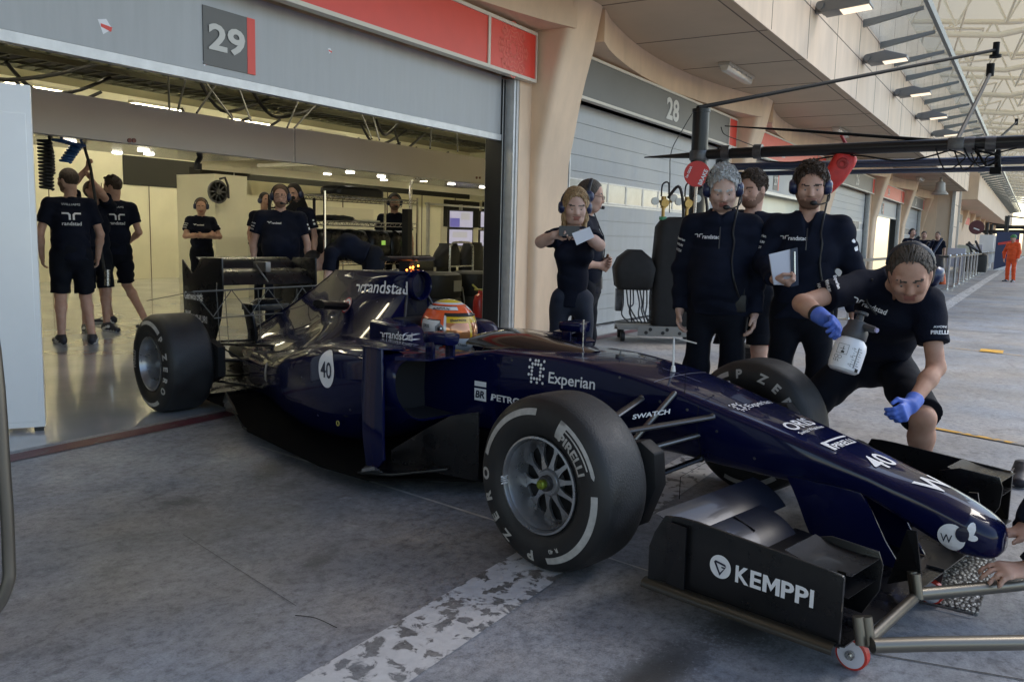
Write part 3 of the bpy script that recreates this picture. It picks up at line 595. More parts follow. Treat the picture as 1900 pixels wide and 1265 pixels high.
d = D2(); d.text('SWATCH', 0, 0, .026, bold=.03, width=.15); d.lay('lettering', on_plane((.11, -.455, .540), unit((.28, .36, .07)), unit((.1, .0, .9)), .002), M_white, car)
b = MB(); b.lathe([(.014, 0), (.014, .003), (.010, .003), (.010, 0)], (-1.53, -.715, .27), (0, -1, 0), 16, close=True); b.build('jack_point', mat('yellow_ring', (.5, .45, .1), .5), car)
d = D2(); d.rect(-.05, -.05, .05, .06); d.text('HITCO', -.045, -.04, .03, 1, width=.09); side_decal(d, 'sticker', pod_bvh, (493, 692), pods[0], [mat('grey_sticker', (.3, .3, .32), .5), M_livn])

# panel joints and fasteners
M_gap = mat('panel_gap', (.001, .001, .002), .8); M_thin = mat('thin_white_line', (.35, .36, .42), .5)
d = D2(); d.rect(-.0015, -.33, .0015, .22); d.lay('panel_joint', on_bvh(both_bvh, (.24, -.3, .55), (1, 0, 0), (0, 0, 1), .0018, .3), M_gap, chassis, .03)
d = D2(); d.rect(-.0012, -.36, .0012, .06); d.lay('panel_joint', on_bvh(both_bvh, (-.80, -.4, .62), (1, 0, 0), (0, 0, 1), .0018, .4), M_gap, chassis, .03)
d = D2(); d.rect(-.2, -.0012, .2, .0012); d.rect(-.002, -.1, .0, .1); d.lay('panel_joint', on_bvh(both_bvh, (.03, .0, .7), (0, 1, 0), (-1, 0, .1), .0018, .3), M_thin, chassis, .03)
d = D2(); d.rect(-.24, -.0012, .24, .0012); d.lay('panel_joint', on_bvh(both_bvh, (-.40, .0, .75), (0, 1, 0), (-1, 0, .1), .0018, .3), M_gap, chassis, .03)
for bv_, par_, pts_ in ((both_bvh, chassis, ((1275, 760), (1330, 800), (1225, 745), (1150, 700), (950, 668), (900, 665), (1010, 780), (960, 770), (1400, 850))), (pod_bvh, pods[0], ((560, 700), (555, 640), (650, 760), (590, 770), (670, 660))), (cover_bvh, cov, ((640, 600), (700, 560), (600, 560), (655, 515), (730, 555), (560, 600)))):
    for px_ in pts_:
        h_ = bv_.ray_cast(Vector(w2c(CAM)), Vector(unit(w2c(CAM+ray(*px_))-w2c(CAM))))
        if h_[0] is None: continue
        n_ = V(h_[1]); n_ = n_ if n_ @ (w2c(CAM)-V(h_[0])) > 0 else -n_
        b = MB(); b.lathe([(.006, 0), (.006, .0015), (.003, .0022), (0, .0022)], h_[0], n_, 10); b.build('fastener', M_dksteel, par_)
# ================================================================== GROUND AND MARKINGS
def nodes_of(name):
    m = bpy.data.materials.new(name); m.use_nodes = True; nt = m.node_tree; MATS[name] = m
    return m, nt, nt.nodes['Principled BSDF'], (lambda t, **k: _mk(nt, t, k)), nt.links.new
def _mk(nt, t, k):
    n = nt.nodes.new('ShaderNode'+t)
    for a, v in k.items():
        if a in n.inputs: n.inputs[a].default_value = v
        else: setattr(n, a, v)
    return n
def ramp(N, L, src, stops):
    r = N('ValToRGB'); e = r.color_ramp.elements
    while len(e) < len(stops): e.new(.5)
    for q, (p, c) in zip(e, stops): q.position = p; q.color = (*c, 1) if len(c) == 3 else c
    L(src, r.inputs[0]); return r.outputs[0]
def mixc(N, L, f, a, b, mode='MIX'):
    m = N('MixRGB', blend_type=mode)
    for i, s in ((0, f), (1, a), (2, b)):
        if isinstance(s, (int, float)): m.inputs[i].default_value = s
        elif isinstance(s, tuple): m.inputs[i].default_value = (*s, 1)
        else: L(s, m.inputs[i])
    return m.outputs[0]
def concrete(name, base, stains=True, paint=None, pthr=.5, prough=.5):
    m, nt, b, N, L = nodes_of(name)
    tc = N('TexCoord'); P = tc.outputs['Object']
    def noise(sc, det=6., rough=.6, vec=P, dist=0.): n = N('TexNoise', Scale=sc, Detail=det, Roughness=rough, Distortion=dist); L(vec, n.inputs['Vector']); return n.outputs['Fac']
    k = lambda f: tuple(c*f for c in base)
    big = ramp(N, L, noise(.55, 4., .55), [(.33, k(.64)), (.5, k(.95)), (.66, k(1.14))])
    hue = ramp(N, L, noise(.9, 3.), [(.35, (.88, .96, 1.10)), (.65, (1.08, 1.0, .93))])
    col = mixc(N, L, 1., big, hue, 'MULTIPLY')
    mp = N('Mapping'); mp.inputs['Scale'].default_value = (1.6, 2.6, 1.); mp.inputs['Rotation'].default_value = (0, 0, R(-15)); L(P, mp.inputs[0])
    sm = ramp(N, L, noise(2.1, 10., .72, mp.outputs[0], .8), [(.36, (.58, .58, .59)), (.47, (.96, .96, .96)), (.58, (1.03, 1.03, 1.03)), (.68, (1.32, 1.31, 1.30))])
    col = mixc(N, L, .8, col, sm, 'MULTIPLY')
    sp = ramp(N, L, noise(24., 10., .82), [(.36, (.50, .50, .51)), (.5, (1, 1, 1)), (.66, (1.30, 1.30, 1.29))]); col = mixc(N, L, 1., col, sp, 'MULTIPLY'); sp2 = ramp(N, L, noise(150., 3., .7), [(.33, (.6, .6, .6)), (.45, (1, 1, 1)), (.7, (1.18, 1.18, 1.18))]); col = mixc(N, L, .6, col, sp2, 'MULTIPLY')
    spots = ramp(N, L, noise(5.5, 9., .8), [(.285, (.35, .35, .36)), (.33, (1, 1, 1))]); col = mixc(N, L, .9, col, spots, 'MULTIPLY')
    lite = ramp(N, L, noise(3.1, 9., .8, dist=.6), [(.70, (0, 0, 0)), (.76, (1, 1, 1))]); col = mixc(N, L, mixc(N, L, 1., lite, (.35, .35, .35), 'MULTIPLY'), col, k(1.7))
    if stains:
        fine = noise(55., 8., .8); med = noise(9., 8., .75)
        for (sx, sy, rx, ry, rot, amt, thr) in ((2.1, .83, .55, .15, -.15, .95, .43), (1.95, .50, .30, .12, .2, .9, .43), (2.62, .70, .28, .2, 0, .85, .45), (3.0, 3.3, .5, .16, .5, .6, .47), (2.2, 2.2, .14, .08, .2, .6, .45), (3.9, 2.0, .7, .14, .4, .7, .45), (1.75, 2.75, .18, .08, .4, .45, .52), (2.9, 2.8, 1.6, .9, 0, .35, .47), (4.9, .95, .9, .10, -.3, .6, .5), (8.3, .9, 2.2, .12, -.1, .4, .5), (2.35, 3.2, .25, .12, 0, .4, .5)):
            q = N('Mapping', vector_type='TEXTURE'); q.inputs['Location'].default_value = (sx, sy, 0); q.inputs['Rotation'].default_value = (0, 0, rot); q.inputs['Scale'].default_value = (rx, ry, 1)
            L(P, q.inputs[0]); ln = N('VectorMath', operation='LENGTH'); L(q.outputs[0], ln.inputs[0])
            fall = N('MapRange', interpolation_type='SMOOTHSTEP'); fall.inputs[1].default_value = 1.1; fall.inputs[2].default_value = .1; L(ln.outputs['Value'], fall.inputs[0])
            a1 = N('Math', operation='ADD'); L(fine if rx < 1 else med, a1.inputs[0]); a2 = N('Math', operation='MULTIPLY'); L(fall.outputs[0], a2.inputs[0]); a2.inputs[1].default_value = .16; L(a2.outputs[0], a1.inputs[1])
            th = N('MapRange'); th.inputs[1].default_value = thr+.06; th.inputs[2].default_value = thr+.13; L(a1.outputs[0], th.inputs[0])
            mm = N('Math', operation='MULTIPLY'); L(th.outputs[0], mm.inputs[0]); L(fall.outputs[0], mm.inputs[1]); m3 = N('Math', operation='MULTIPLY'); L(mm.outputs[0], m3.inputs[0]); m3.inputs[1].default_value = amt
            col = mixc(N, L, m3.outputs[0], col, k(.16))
    if paint:
        pn = noise(15., 7., .58, dist=.5); cl = noise(1.7, 3.)
        ad = N('Math', operation='ADD'); L(pn, ad.inputs[0]); s2 = N('Math', operation='MULTIPLY'); L(cl, s2.inputs[0]); s2.inputs[1].default_value = .22; L(s2.outputs[0], ad.inputs[1])
        fac = ramp(N, L, ad.outputs[0], [(pthr-.012, (0, 0, 0)), (pthr+.006, (.55, .55, .55)), (pthr+.05, (1, 1, 1))])
        pc = ramp(N, L, noise(18., 6.), [(.35, tuple(c*.86 for c in paint)), (.65, paint)])
        col = mixc(N, L, fac, col, pc)
    L(col, b.inputs['Base Color'])
    rr = ramp(N, L, noise(1.3, 5.), [(.35, (.42,)*3), (.65, (.66,)*3)]); L(rr, b.inputs['Roughness'])
    bp = N('Bump', Strength=.18, Distance=.01); L(noise(90., 5., .7), bp.inputs['Height']); L(bp.outputs[0], b.inputs['Normal'])
    return m
def sheet(name, x0, y0, x1, y1, z, m):
    b = MB(); b.add([(x0, y0, z), (x1, y0, z), (x1, y1, z), (x0, y1, z)], [(0, 1, 2, 3)]); return struct(b.build(name, m, recalc=False))
M_conc = concrete('apron_concrete', (.268, .276, .286))
sheet('ground', -60, -60, 400, 4.66, 0, M_conc)
sheet('pit_lane_far_ground', -60, 4.66, 2.0, 60, 0, M_conc)
M_wline = concrete('worn_white_paint', (.20, .2, .195), False, (.60, .60, .605), .555)
sheet('white_line', -4, 1.372, 140, 1.63, .004, M_wline)
M_rline = concrete('worn_maroon_paint', (.12, .115, .11), False, (.115, .028, .042), .50)
sheet('red_line', -4, 4.44, 60, 4.585, .004, M_rline)
M_yel = concrete('worn_yellow_paint', (.21, .2, .195), False, (.62, .33, .02), .56)
for i, (p, q, w) in enumerate((((1725, 794), (1960, 838), .055), ((1755, 645), (1960, 668), .022), ((1530, 725), (1606, 683), .16))):
    a, c = onz(*p), onz(*q); n = unit((-(c-a)[1], (c-a)[0], 0))*w/2
    b = MB(); b.add([V(v[0], v[1], .008) for v in (a-n, c-n, c+n, a+n)], [(0, 1, 2, 3)]); struct(b.build('yellow_line', M_yel, recalc=False))
a = onz(1840, 652); b = MB(); b.add([(a[0]-.16, a[1]-.12, .008), (a[0]+.16, a[1]-.12, .008), (a[0]+.16, a[1]+.12, .008), (a[0]-.16, a[1]+.12, .008)], [(0, 1, 2, 3)]); struct(b.build('yellow_square_mark', mat('yellow_paint', (.65, .35, .02), .5, var=.2, vscale=9), recalc=False))
# slab joints: thin strips of filler on the concrete
M_joint = mat('joint_filler', (.46, .455, .44), .7, var=.3, vscale=6); M_crack = mat('dark_joint', (.07, .07, .07), .8, var=.4, vscale=20)
b = MB()
for p, q, w, m_ in (((480, 828), (905, 962), .016, 0), ((905, 962), (1250, 1075), .010, 0), ((1600, 1210), (1900, 1262), .006, 1), ((340, 992), (550, 1125), .0025, 1), ((1755, 600), (1905, 614), .010, 1), ((1150, 618), (1245, 640), .01, 1)):
    a, c = onz(*p), onz(*q); n = unit((-(c-a)[1], (c-a)[0], 0))*w/2
    b.add([V(v[0], v[1], .003) for v in (a-n, c-n, c+n, a+n)], [(0, 1, 2, 3)], m_)
for x in range(14, 120, 6): b.add([(x-.006, -20, .003), (x+.006, -20, .003), (x+.006, 4.4, .003), (x-.006, 4.4, .003)], [(0, 1, 2, 3)], 1)
struct(b.build('ground_joints', [M_joint, M_crack], recalc=False))
b = MB(); b.tube(catmull([onz(548, 1143)+V(0, 0, .004), onz(585, 1149)+V(0, 0, .006), onz(625, 1166)+V(0, 0, .004)], 5), .0014, 6); tag(b.build('wire_offcut', M_black), 'short thin black wire offcut lying curved on the bare concrete', 'wire')

# ================================================================== PIT BUILDING
M_beige = mat('beige_render', (.76, .565, .395), .75, var=.11, vscale=2.2, bump=.10, bscale=70, stretch=(1., 1., .45))
M_beige2 = mat('beige_panel', (.72, .56, .415), .6, var=.10, vscale=1.3, stretch=(1.6, 1., .4))
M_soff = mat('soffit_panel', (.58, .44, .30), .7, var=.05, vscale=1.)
M_seam = mat('panel_seam', (.16, .12, .09), .8)
M_door = mat('grey_door', (.405, .415, .415), .5, var=.10, vscale=2.2, stretch=(3., 1., .35), rvar=.1)
M_rail = mat('pale_aluminium', (.55, .55, .54), .4, .3, var=.1, vscale=10)
M_cream = mat('cream_trim', (.66, .60, .50), .5)
M_banner = mat('red_banner', (.72, .050, .028), .45, var=.05, vscale=3)
M_bpat = mat('red_banner_motif', (.80, .13, .085), .45)
M_sign = mat('dark_grey_sign', (.115, .113, .105), .5, var=.08, vscale=1.5)
M_wglass = mat('pale_window_film', (.42, .42, .39), .2, var=.3, vscale=2.2, coat=.3)
bld = thing('pit_building', 'long beige pit building with arched canopy, curved pillars and numbered garages', 'building', (0, 0, 0))
ENDS = [.93, 8.43, 15.92, 23.8, 31.8, 39.5, 46.9]; SOF, FAC = 3.9, 3.1
def col_front(z): return float(np.interp(z, [0, 1.5, 2.1, 3.05, 3.45, 3.9], [4.95, 4.955, 4.93, 4.72, 4.61, 4.52]))
def pillar(x0, x1):
    secs = []
    for z in list(np.linspace(0, 1.8, 4))+list(np.linspace(2.1, SOF-.001, 12)):
        f = col_front(z); secs.append([(p[0], p[1], z) for p in rpoly([(x0, 5.4), (x0, f), (x1, f), (x1, 5.4)], [.01, .10, .30, .01], 7)])
    b = MB(); b.loft(secs); return b.build('pillar', M_beige, bld, 60)
for e in ENDS: pillar(e+.06, e+.92)
def rosette(b, cx, cz, s, y, mi):
    """eight-pointed interlace of thin raised strips"""
    def strip(pts, w):
        for p, q in zip(pts, pts[1:]+pts[:1]):
            p, q = V(p), V(q); t = unit(q-p); n = V(-t[1], t[0])*w/2
            b.add([(cx+u*s, y, cz+v*s) for u, v in (p-n-t*w*.3, q-n+t*w*.3, q+n+t*w*.3, p+n-t*w*.3)], [(0, 1, 2, 3)], mi)
    for rr in (.30, .52, .72): strip([((rr if k % 2 else rr*.78)*math.cos(PI*k/8), (rr if k % 2 else rr*.78)*math.sin(PI*k/8)) for k in range(16)], .05)
    for k in range(8):
        a = PI*k/4
        for rr in (.84, .98): strip([(rr*math.cos(a-.26)*.93, rr*math.sin(a-.26)*.93), (rr*math.cos(a), rr*math.sin(a)), (rr*math.cos(a+.26)*.93, rr*math.sin(a+.26)*.93), ((rr-.14)*math.cos(a), (rr-.14)*math.sin(a))], .045)
ZS0, ZS1 = 2.945, 3.49
for k in range(len(ENDS)):
    e = ENDS[k]; st = (ENDS[k-1]+1.0) if k else -6.5; odd = k % 2 == 1; xo0, xo1 = st+.12, e-.36
    # sign band
    b = MB(); fr = .035
    b.box((st-.1, 4.96, ZS0), (e, 5.05, ZS0+fr)); b.box((st-.1, 4.96, ZS1-fr), (e, 5.05, ZS1)); b.box((e-.02, 4.961, ZS0+fr), (e, 5.05, ZS1-fr)); b.box((e-.99 if odd else e-.50, 4.961, ZS0+fr), (e-.95 if odd else e-.47, 5.05, ZS1-fr))
    sg = b.build('sign_frame', M_cream, bld)
    b = MB(); b.mi = 0; b.box((st-.1, 4.975, ZS0+fr), (e-.99 if odd else e-.50, 5.06, ZS1-fr), 0 if odd else 1); b.box((e-.95 if odd else e-.47, 4.975, ZS0+fr), (e-.02, 5.06, ZS1-fr), 0)
    if odd: rosette(b, e-.485, (ZS0+ZS1)/2, .30, 4.973, 2)
    sp_ = b.build('sign_panel', [M_banner, M_sign, M_bpat], bld, recalc=False)
    num = {1: '29', 2: '28', 3: '27', 4: '26', 5: '25', 6: '24'}.get(k, '30')
    if not odd:
        d = D2(); d.text(num, 0, 0, .44, bold=.03, width=.52); d.lay('number', on_plane((e-3.55, 4.972, 3.07), (1, 0, 0), (0, 0, 1)), mat('number_white', (.6, .58, .53), .5), sp_)
    else:
        d = D2(); d.text(num, 0, 0, .34, bold=.03, width=.42); 
        if k > 1: d.lay('number', on_plane((e-4.6, 4.972, 3.1), (1, 0, 0), (0, 0, 1)), mat('number_white', (.6, .58, .53), .5), sp_)
    # garage door with its track
    zb = 2.30 if odd else .02
    b = MB(); n = 14 if not odd else 1; ztop = 2.97
    if odd:
        b.box((xo0, 5.20, zb+.05), (xo1, 5.25, ztop)); b.box((xo0, 5.185, zb-.02), (xo1, 5.26, zb+.045), 1)
    else:
        hs = [.02+.207*i for i in range(15)]
        for i in range(14):
            z0, z1 = hs[i], hs[i+1]-.006
            if i == 8: b.box((xo0, 5.205, z0), (xo1, 5.24, z0+.05), 1); b.box((xo0, 5.205, z0+.24), (xo1, 5.24, z0+.30), 1); continue
            if i == 9: z0 += .1
            b.box((xo0, 5.20, z0), (xo1, 5.24, z1))
        b.box((xo0, 5.215, .02), (xo1, 5.236, 2.95), 0)
    dr = b.build('garage_door', [M_door, M_rail], bld)
    if not odd:
        for i in range(9):
            x0 = xo0+.12+i*.62
            b = MB(); z0 = .02+.207*8+.05
            b.box((x0, 5.198, z0), (x0+.57, 5.21, z0+.25), 0)
            b.box((x0-.03, 5.192, z0-.02), (x0, 5.21, z0+.27), 1); b.box((x0+.57, 5.192, z0-.02), (x0+.60, 5.21, z0+.27), 1); b.box((x0, 5.192, z0-.02), (x0+.57, 5.21, z0), 1); b.box((x0, 5.192, z0+.25), (x0+.57, 5.21, z0+.27), 1)
            b.build('window', [M_wglass, M_rail], bld)
    else:
        x0 = 4.11 if k == 1 else e-4.3
        b = MB(); b.box((x0, 5.192, 2.40), (x0+.47, 5.20, 2.81), 0); b.box((x0+.395, 5.190, 2.40), (x0+.471, 5.20, 2.81), 1); nb_ = b.build('number_plate', [M_sign, M_banner], dr)
        d = D2(); d.text(num, 0, 0, .25, bold=.03, width=.33); d.lay('number', on_plane((x0+.04, 5.188, 2.52), (1, 0, 0), (0, 0, 1)), mat('number_white', (.6, .58, .53), .5), dr)
        if k == 1:
            for (px, py, s_) in ((195, 50, .05), (612, 95, .025), (380, 118, .02)): 
                b = MB(); c = ony(px, py, 5.198); b.add([c+V(-s_, 0, s_*.7), c+V(s_*.2, 0, s_), c+V(s_, 0, -.1*s_), c+V(-s_*.3, 0, -s_)], [(0, 1, 2, 3)], 0); b.add([c+V(-s_*.6, -.001, s_*.3), c+V(s_, -.001, .1*s_), c+V(s_*.8, -.001, -.5*s_), c+V(-s_*.6, -.001, -.1*s_)], [(0, 1, 2, 3)], 1)
                b.build('torn_sticker', [M_white, M_banner], dr, recalc=False)
    for xx, sg_ in ((xo0, -1), (xo1, 1)):
        b = MB(); b.box((xx, 5.17, 0), (xx+sg_*.05, 5.40, 2.95), 1); b.box((xx+sg_*.05, 5.06, 0), (xx+sg_*.16, 5.20, 2.95)); b.box((xx+sg_*.09, 5.045, 0), (xx+sg_*.11, 5.06, 2.95)); b.build('door_track', [M_rail, M_black], bld, bevel=.006)
        b = MB(); xa, xb = sorted((xx+sg_*.16, (e+.3) if sg_ > 0 else (st-.2)))
        b.box((xa, 5.055, 0), (xb, 5.45, 3.0)); b.build('wall_pier', M_beige, bld)
    # arched beam over the bay: plan curve of its face
    secs = []; x0, x1 = st-.15, e+.15
    for t in np.linspace(0, 1, 17):
        x = x0+(x1-x0)*t; yf = 4.55+.50*math.sin(PI*t)**.8; secs.append([(x, yf, 3.53), (x, yf, SOF-.002), (x, 5.5, SOF-.002), (x, 5.5, 3.53)])
    b = MB(); b.loft(secs); b.build('arched_beam', M_beige, bld, 50)
    b = MB(); b.box((st-.1, 5.06, 3.49), (e+.1, 5.5, 3.53)); b.build('lintel', M_beige, bld)
# soffit and fascia, panel by panel joints
X0, X1 = -7, 47.
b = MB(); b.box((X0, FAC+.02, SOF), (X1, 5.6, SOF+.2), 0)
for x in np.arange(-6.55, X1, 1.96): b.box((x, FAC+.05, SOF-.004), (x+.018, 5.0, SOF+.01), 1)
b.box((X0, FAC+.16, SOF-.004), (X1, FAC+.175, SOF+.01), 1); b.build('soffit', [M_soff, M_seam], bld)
b = MB(); b.box((X0, FAC, SOF-.02), (X1, FAC+.02, 6.6), 0); 
for x in np.arange(-6.55, X1, 1.96): b.box((x, FAC-.003, SOF), (x+.014, FAC+.01, 6.6), 1)
for z in (4.63, 5.30): b.box((X0, FAC-.003, z), (X1, FAC+.01, z+.014), 1)
b.box((X1-.02, FAC, SOF-.02), (X1, 5.6, 6.6), 0)
b.build('fascia', [M_beige2, M_seam], bld)
b = MB(); b.box((X0, 5.5, 3.0), (X1, 5.7, 6.6)); b.box((X0, FAC+.02, 6.4), (X1, 14, 6.6)); b.box((X1, 4.4, 0), (X1+3, 6, 6.4)); 
b.build('upper_wall', M_beige, bld)
b = MB(); b.box((-30, -3.2, 7.2), (11.5, 5.7, 7.6)); b.box((-30, 3.12, 6.6), (11.5, 5.7, 7.2)); b.build('added_shade_roof', M_beige2, bld)  # unseen roof slab, added to shade the near ground and car
# stair tower and the second, more distant block
b = MB(); b.box((47.02, 3.7, 0), (50.5, 6, 7), 0)
for z in (1.1, 2.2, 3.3, 4.4): b.box((47, 3.695, z), (50.5, 3.71, z+.02), 1)
b.box((46.9, 3.6, 0), (47.05, 3.75, 5), 2); b.box((50.4, 3.6, 0), (50.5, 3.75, 5), 2); b.build('stair_tower', [M_beige2, M_seam, M_rail], bld)
b = MB(); b.box((55, 3.1, 3.9), (130, 8, 6.6), 0); b.box((55, 4.9, 0), (130, 5.2, 3.95), 1); b.box((50.5, 4.4, 4.6), (55, 7, 6.4), 0); b.build('far_block', [M_beige2, M_beige], bld)
for i in range(9):
    x = 56+i*7.8; pillar(x, x+.9)
    b = MB(); b.box((x+1.2, 4.86, 2.95), (x+6.8, 4.9, 3.5), 0 if i % 2 == 0 else 1); b.build('sign_panel', [M_banner, M_sign], bld)
# glass canopy on brackets
M_glass = mat('canopy_glass', (.62, .76, .76), .08, alpha=.42, spec=.6)
gc = thing('glass_canopy', 'sloping glass canopy on grey brackets above the beige fascia', 'canopy', (0, FAC, 5.35))
b = MB(); b.add([(8, 0, 0), (120, 0, 0), (120, -1.05, .17), (8, -1.05, .17)], [(0, 1, 2, 3)]); b.build('glass_pane', M_glass, gc, recalc=False)
M_brk = mat('grey_bracket', (.25, .265, .26), .4, .5)
for x in np.arange(9.2, 119, 2.0):
    b = MB(); b.prism([(x-.05, 0, .005), (x-.05, -1.0, .14), (x-.05, -1.0, .09), (x-.05, 0, -.12)], (.10, 0, 0)); b.build('bracket', M_brk, gc)
b = MB(); b.box((8, -1.12, .10), (120, -1.05, .25)); b.build('edge_beam', M_brk, gc)
# flood lights on the fascia
M_flood = mat('flood_housing', (.20, .205, .21), .45, .4); M_lens = mat('flood_lens', (.7, .62, .5), .3, emit=(1, .82, .6), es=.55)
fl = thing('flood_light', 'grey wedge flood light on the fascia nearest the camera', 'flood light', (13.4, FAC, 4.66), 0, 'flood lights along the fascia')
b = MB(); b.prism([(-.22, -.10, .10), (-.22, -.5, .16), (-.22, -.95, .02), (-.22, -.95, -.03), (-.22, -.15, -.10)], (.44, 0, 0)); b.build('housing', M_flood, fl, bevel=.01)
b = MB(); b.box((-.05, -.2, -.06), (.05, .0, .06)); b.tube([(-.26, -.12, .02), (.26, -.12, .02)], .07, 14); b.build('bracket', M_flood, fl)
b = MB(); b.prism([(-.18, -.45, -.078), (.18, -.45, -.078), (.18, -.93, -.040), (-.18, -.93, -.040)], (0, 0, -.01)); b.build('lens', M_lens, fl)
fl.scale = (.82, .82, .82)
wd = ['second', 'third', 'fourth', 'fifth', 'sixth', 'seventh']
for i in range(6): dup(fl, (17.4+i*4.05, FAC, 4.66), None, 'grey wedge flood light, %s along the fascia from the camera' % wd[i])
# bulkhead lights under the soffit
M_bulk = mat('bulkhead_lens', (.72, .68, .58), .25, coat=.3, var=.1, vscale=8); M_bulkb = mat('bulkhead_base', (.5, .46, .38), .5)
pl_ = None
def bulk(loc, rz, lab):
    t = thing('ceiling_light', lab, 'ceiling light', loc, rz, 'bulkhead lights under the soffit')
    b = MB(); b.box((-.66, -.09, -.05), (.66, .09, 0)); b.build('base', M_bulkb, t, bevel=.012)
    b = MB(); b.loft([[(x, p[0]*s, p[1]) for p in rpoly([(-.085, -.05), (.085, -.05), (.06, -.125), (-.06, -.125)], .02, 3)] for x, s in ((-.64, .8), (-.60, 1), (.60, 1), (.64, .8))]); b.build('lens', M_bulk, t)
    b = MB()
    for x in (-.5, -.25, 0, .25, .5):
        for s in (-1, 1): b.box((x-.02, s*.085-.008, -.075), (x+.02, s*.085+.008, -.035))
    b.build('clip', M_rail, t); return t
b0 = bulk((13.4, 4.24, SOF), 0, 'long frosted bulkhead light nearest under the beige soffit')
for x, l in ((21.4, 'frosted bulkhead light, second under the soffit, past the boom'), (29.4, 'frosted bulkhead light, third under the soffit'), (37.4, 'frosted bulkhead light, fourth and farthest under the soffit')): dup(b0, (x, 4.18, SOF), 0, l)
t = thing('loudspeaker', 'grey horn loudspeaker hanging from the soffit corner', 'loudspeaker', (37.5, 3.45, SOF)); b = MB(); b.lathe([(.05, 0), (.06, -.15), (.16, -.2), (.19, -.5), (.3, -.62), (.3, -.66), (.1, -.62)], n=20); b.build('horn', mat('grey_horn', (.42, .40, .35), .5), t)
# ---- far roof on white tube trusses (over the stands beyond the canopy)
m, nt, b_, N, L = nodes_of('roof_membrane'); M_fab = m
b_.inputs['Base Color'].default_value = (.80, .72, .56, 1); b_.inputs['Roughness'].default_value = .8; _tl = N('BsdfTranslucent'); _tl.inputs[0].default_value = (.50, .43, .31, 1); _ms = N('MixShader'); _ms.inputs[0].default_value = .55
L(b_.outputs[0], _ms.inputs[1]); L(_tl.outputs[0], _ms.inputs[2]); L(_ms.outputs[0], nt.nodes['Material Output'].inputs[0])
M_truss = mat('white_truss', (.80, .73, .60), .5)
rf = thing('stand_roof', 'high cream membrane roof on white tube trusses beyond the canopy', 'roof', (0, 0, 0))
b = MB(); secs = []
for x in np.linspace(22, 250, 60):
    secs.append([(x, y, 11.5+1.2*math.sin((y+2)/9*PI)+.5*abs(math.sin(x/7.8*PI))+.35*max(0, y)) for y in np.linspace(-5.2, 9, 16)])
b.loft(secs, closed=False); b.build('membrane', M_fab, rf, 60)
for i in range(22):
    x = 24+i*7.8
    b = MB(); 
    b.tube([(x, 9, 10.4), (x, 2, 9.6), (x, -4.5, 10.6)], .12, 10)
    b.tube([(x, 9, 12.6), (x, 2, 11.8), (x, -5.5, 11.7)], .12, 10)
    for k in range(8): b.tube([(x, 9-k*1.8, 10.3-.06*k), (x, 8.1-k*1.8, 12.2-.08*k)], .05, 8); b.tube([(x, 8.1-k*1.8, 12.2-.08*k), (x, 7.2-k*1.8, 10.25-.05*k)], .05, 8)
    for k in range(5): b.tube([(x, 7-k*2.6, 10.1), (x+7.8, 5.7-k*2.6, 11.6)], .06, 8); b.tube([(x, 5.7-k*2.6, 11.6), (x+7.8, 7-k*2.6, 10.1)], .05, 8)
    b.tube([(x, -4.5, 10.6), (x+2.4, -4.6, 8.9), (x+5.4, -4.6, 8.9), (x+7.8, -4.5, 10.6)], .18, 12)
    b.build('truss', M_truss, rf, 60)
# ================================================================== INSIDE THE GARAGE
M_gfloor = None
m, nt, b_, N, L = nodes_of('grey_epoxy_floor')
tc = N('TexCoord'); n1 = N('TexNoise', Scale=1.4, Detail=5.); L(tc.outputs['Object'], n1.inputs['Vector'])
L(ramp(N, L, n1.outputs['Fac'], [(.35, (.36, .38, .41)), (.65, (.44, .455, .48))]), b_.inputs['Base Color']); L(ramp(N, L, n1.outputs['Fac'], [(.3, (.14,)*3), (.7, (.24,)*3)]), b_.inputs['Roughness'])
b_.inputs['Coat Weight'].default_value = .4; M_gfloor = m
sheet('garage_floor', -4, 4.66, 26, 20, 0, M_gfloor)
M_gwall = mat('garage_cream_wall', (.77, .74, .57), .5, var=.05, vscale=1.5, coat=.1); M_gpanel = mat('garage_cream_panel', (.66, .63, .50), .4, coat=.15)
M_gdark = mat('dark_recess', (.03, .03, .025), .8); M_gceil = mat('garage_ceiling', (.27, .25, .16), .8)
M_white2 = mat('white_panel_paint', (.86, .85, .82), .35, coat=.2, var=.03, vscale=2)
M_tray = mat('cable_tray', (.10, .10, .065), .6, .4); M_lamp = mat('warm_tube_lamp', (1, .95, .7), .4, emit=(1., .92, .70), es=12.5)
M_lampc = mat('white_downlight', (1, 1, 1), .4, emit=(1., .95, .82), es=9.)
shell = thing('garage_interior_wall', 'cream back and side walls of the open garage', 'garage wall')
b = MB(); b.box((-4, 18, 0), (26, 18.2, 4.2)); b.box((25.9, 5.6, 0), (26.1, 18, 4.2)); b.box((-4.1, 5.6, 0), (-3.9, 18, 4.2)); b.box((11.95, 18-.02, 2.18), (26, 18, 2.85), 1)
for x in np.arange(-3, 26, 1.2): b.box((x, 17.985, 0), (x+.012, 18, 2.18), 2)
b.build('back_wall', [M_gwall, M_gdark, M_seam], shell)
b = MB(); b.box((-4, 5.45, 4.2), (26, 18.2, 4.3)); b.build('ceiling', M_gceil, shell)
b = MB(); b.box((16.4, 5.46, 0), (26, 5.6, 4.2)); b.box((8.5, 5.46, 0), (9.3, 5.6, 4.2)); b.box((-4, 5.46, 2.99), (26, 5.6, 4.2)); b.box((9.3, 5.46, 0), (16.4, 5.6, 4.2)); b.build('front_wall', M_gwall, shell)
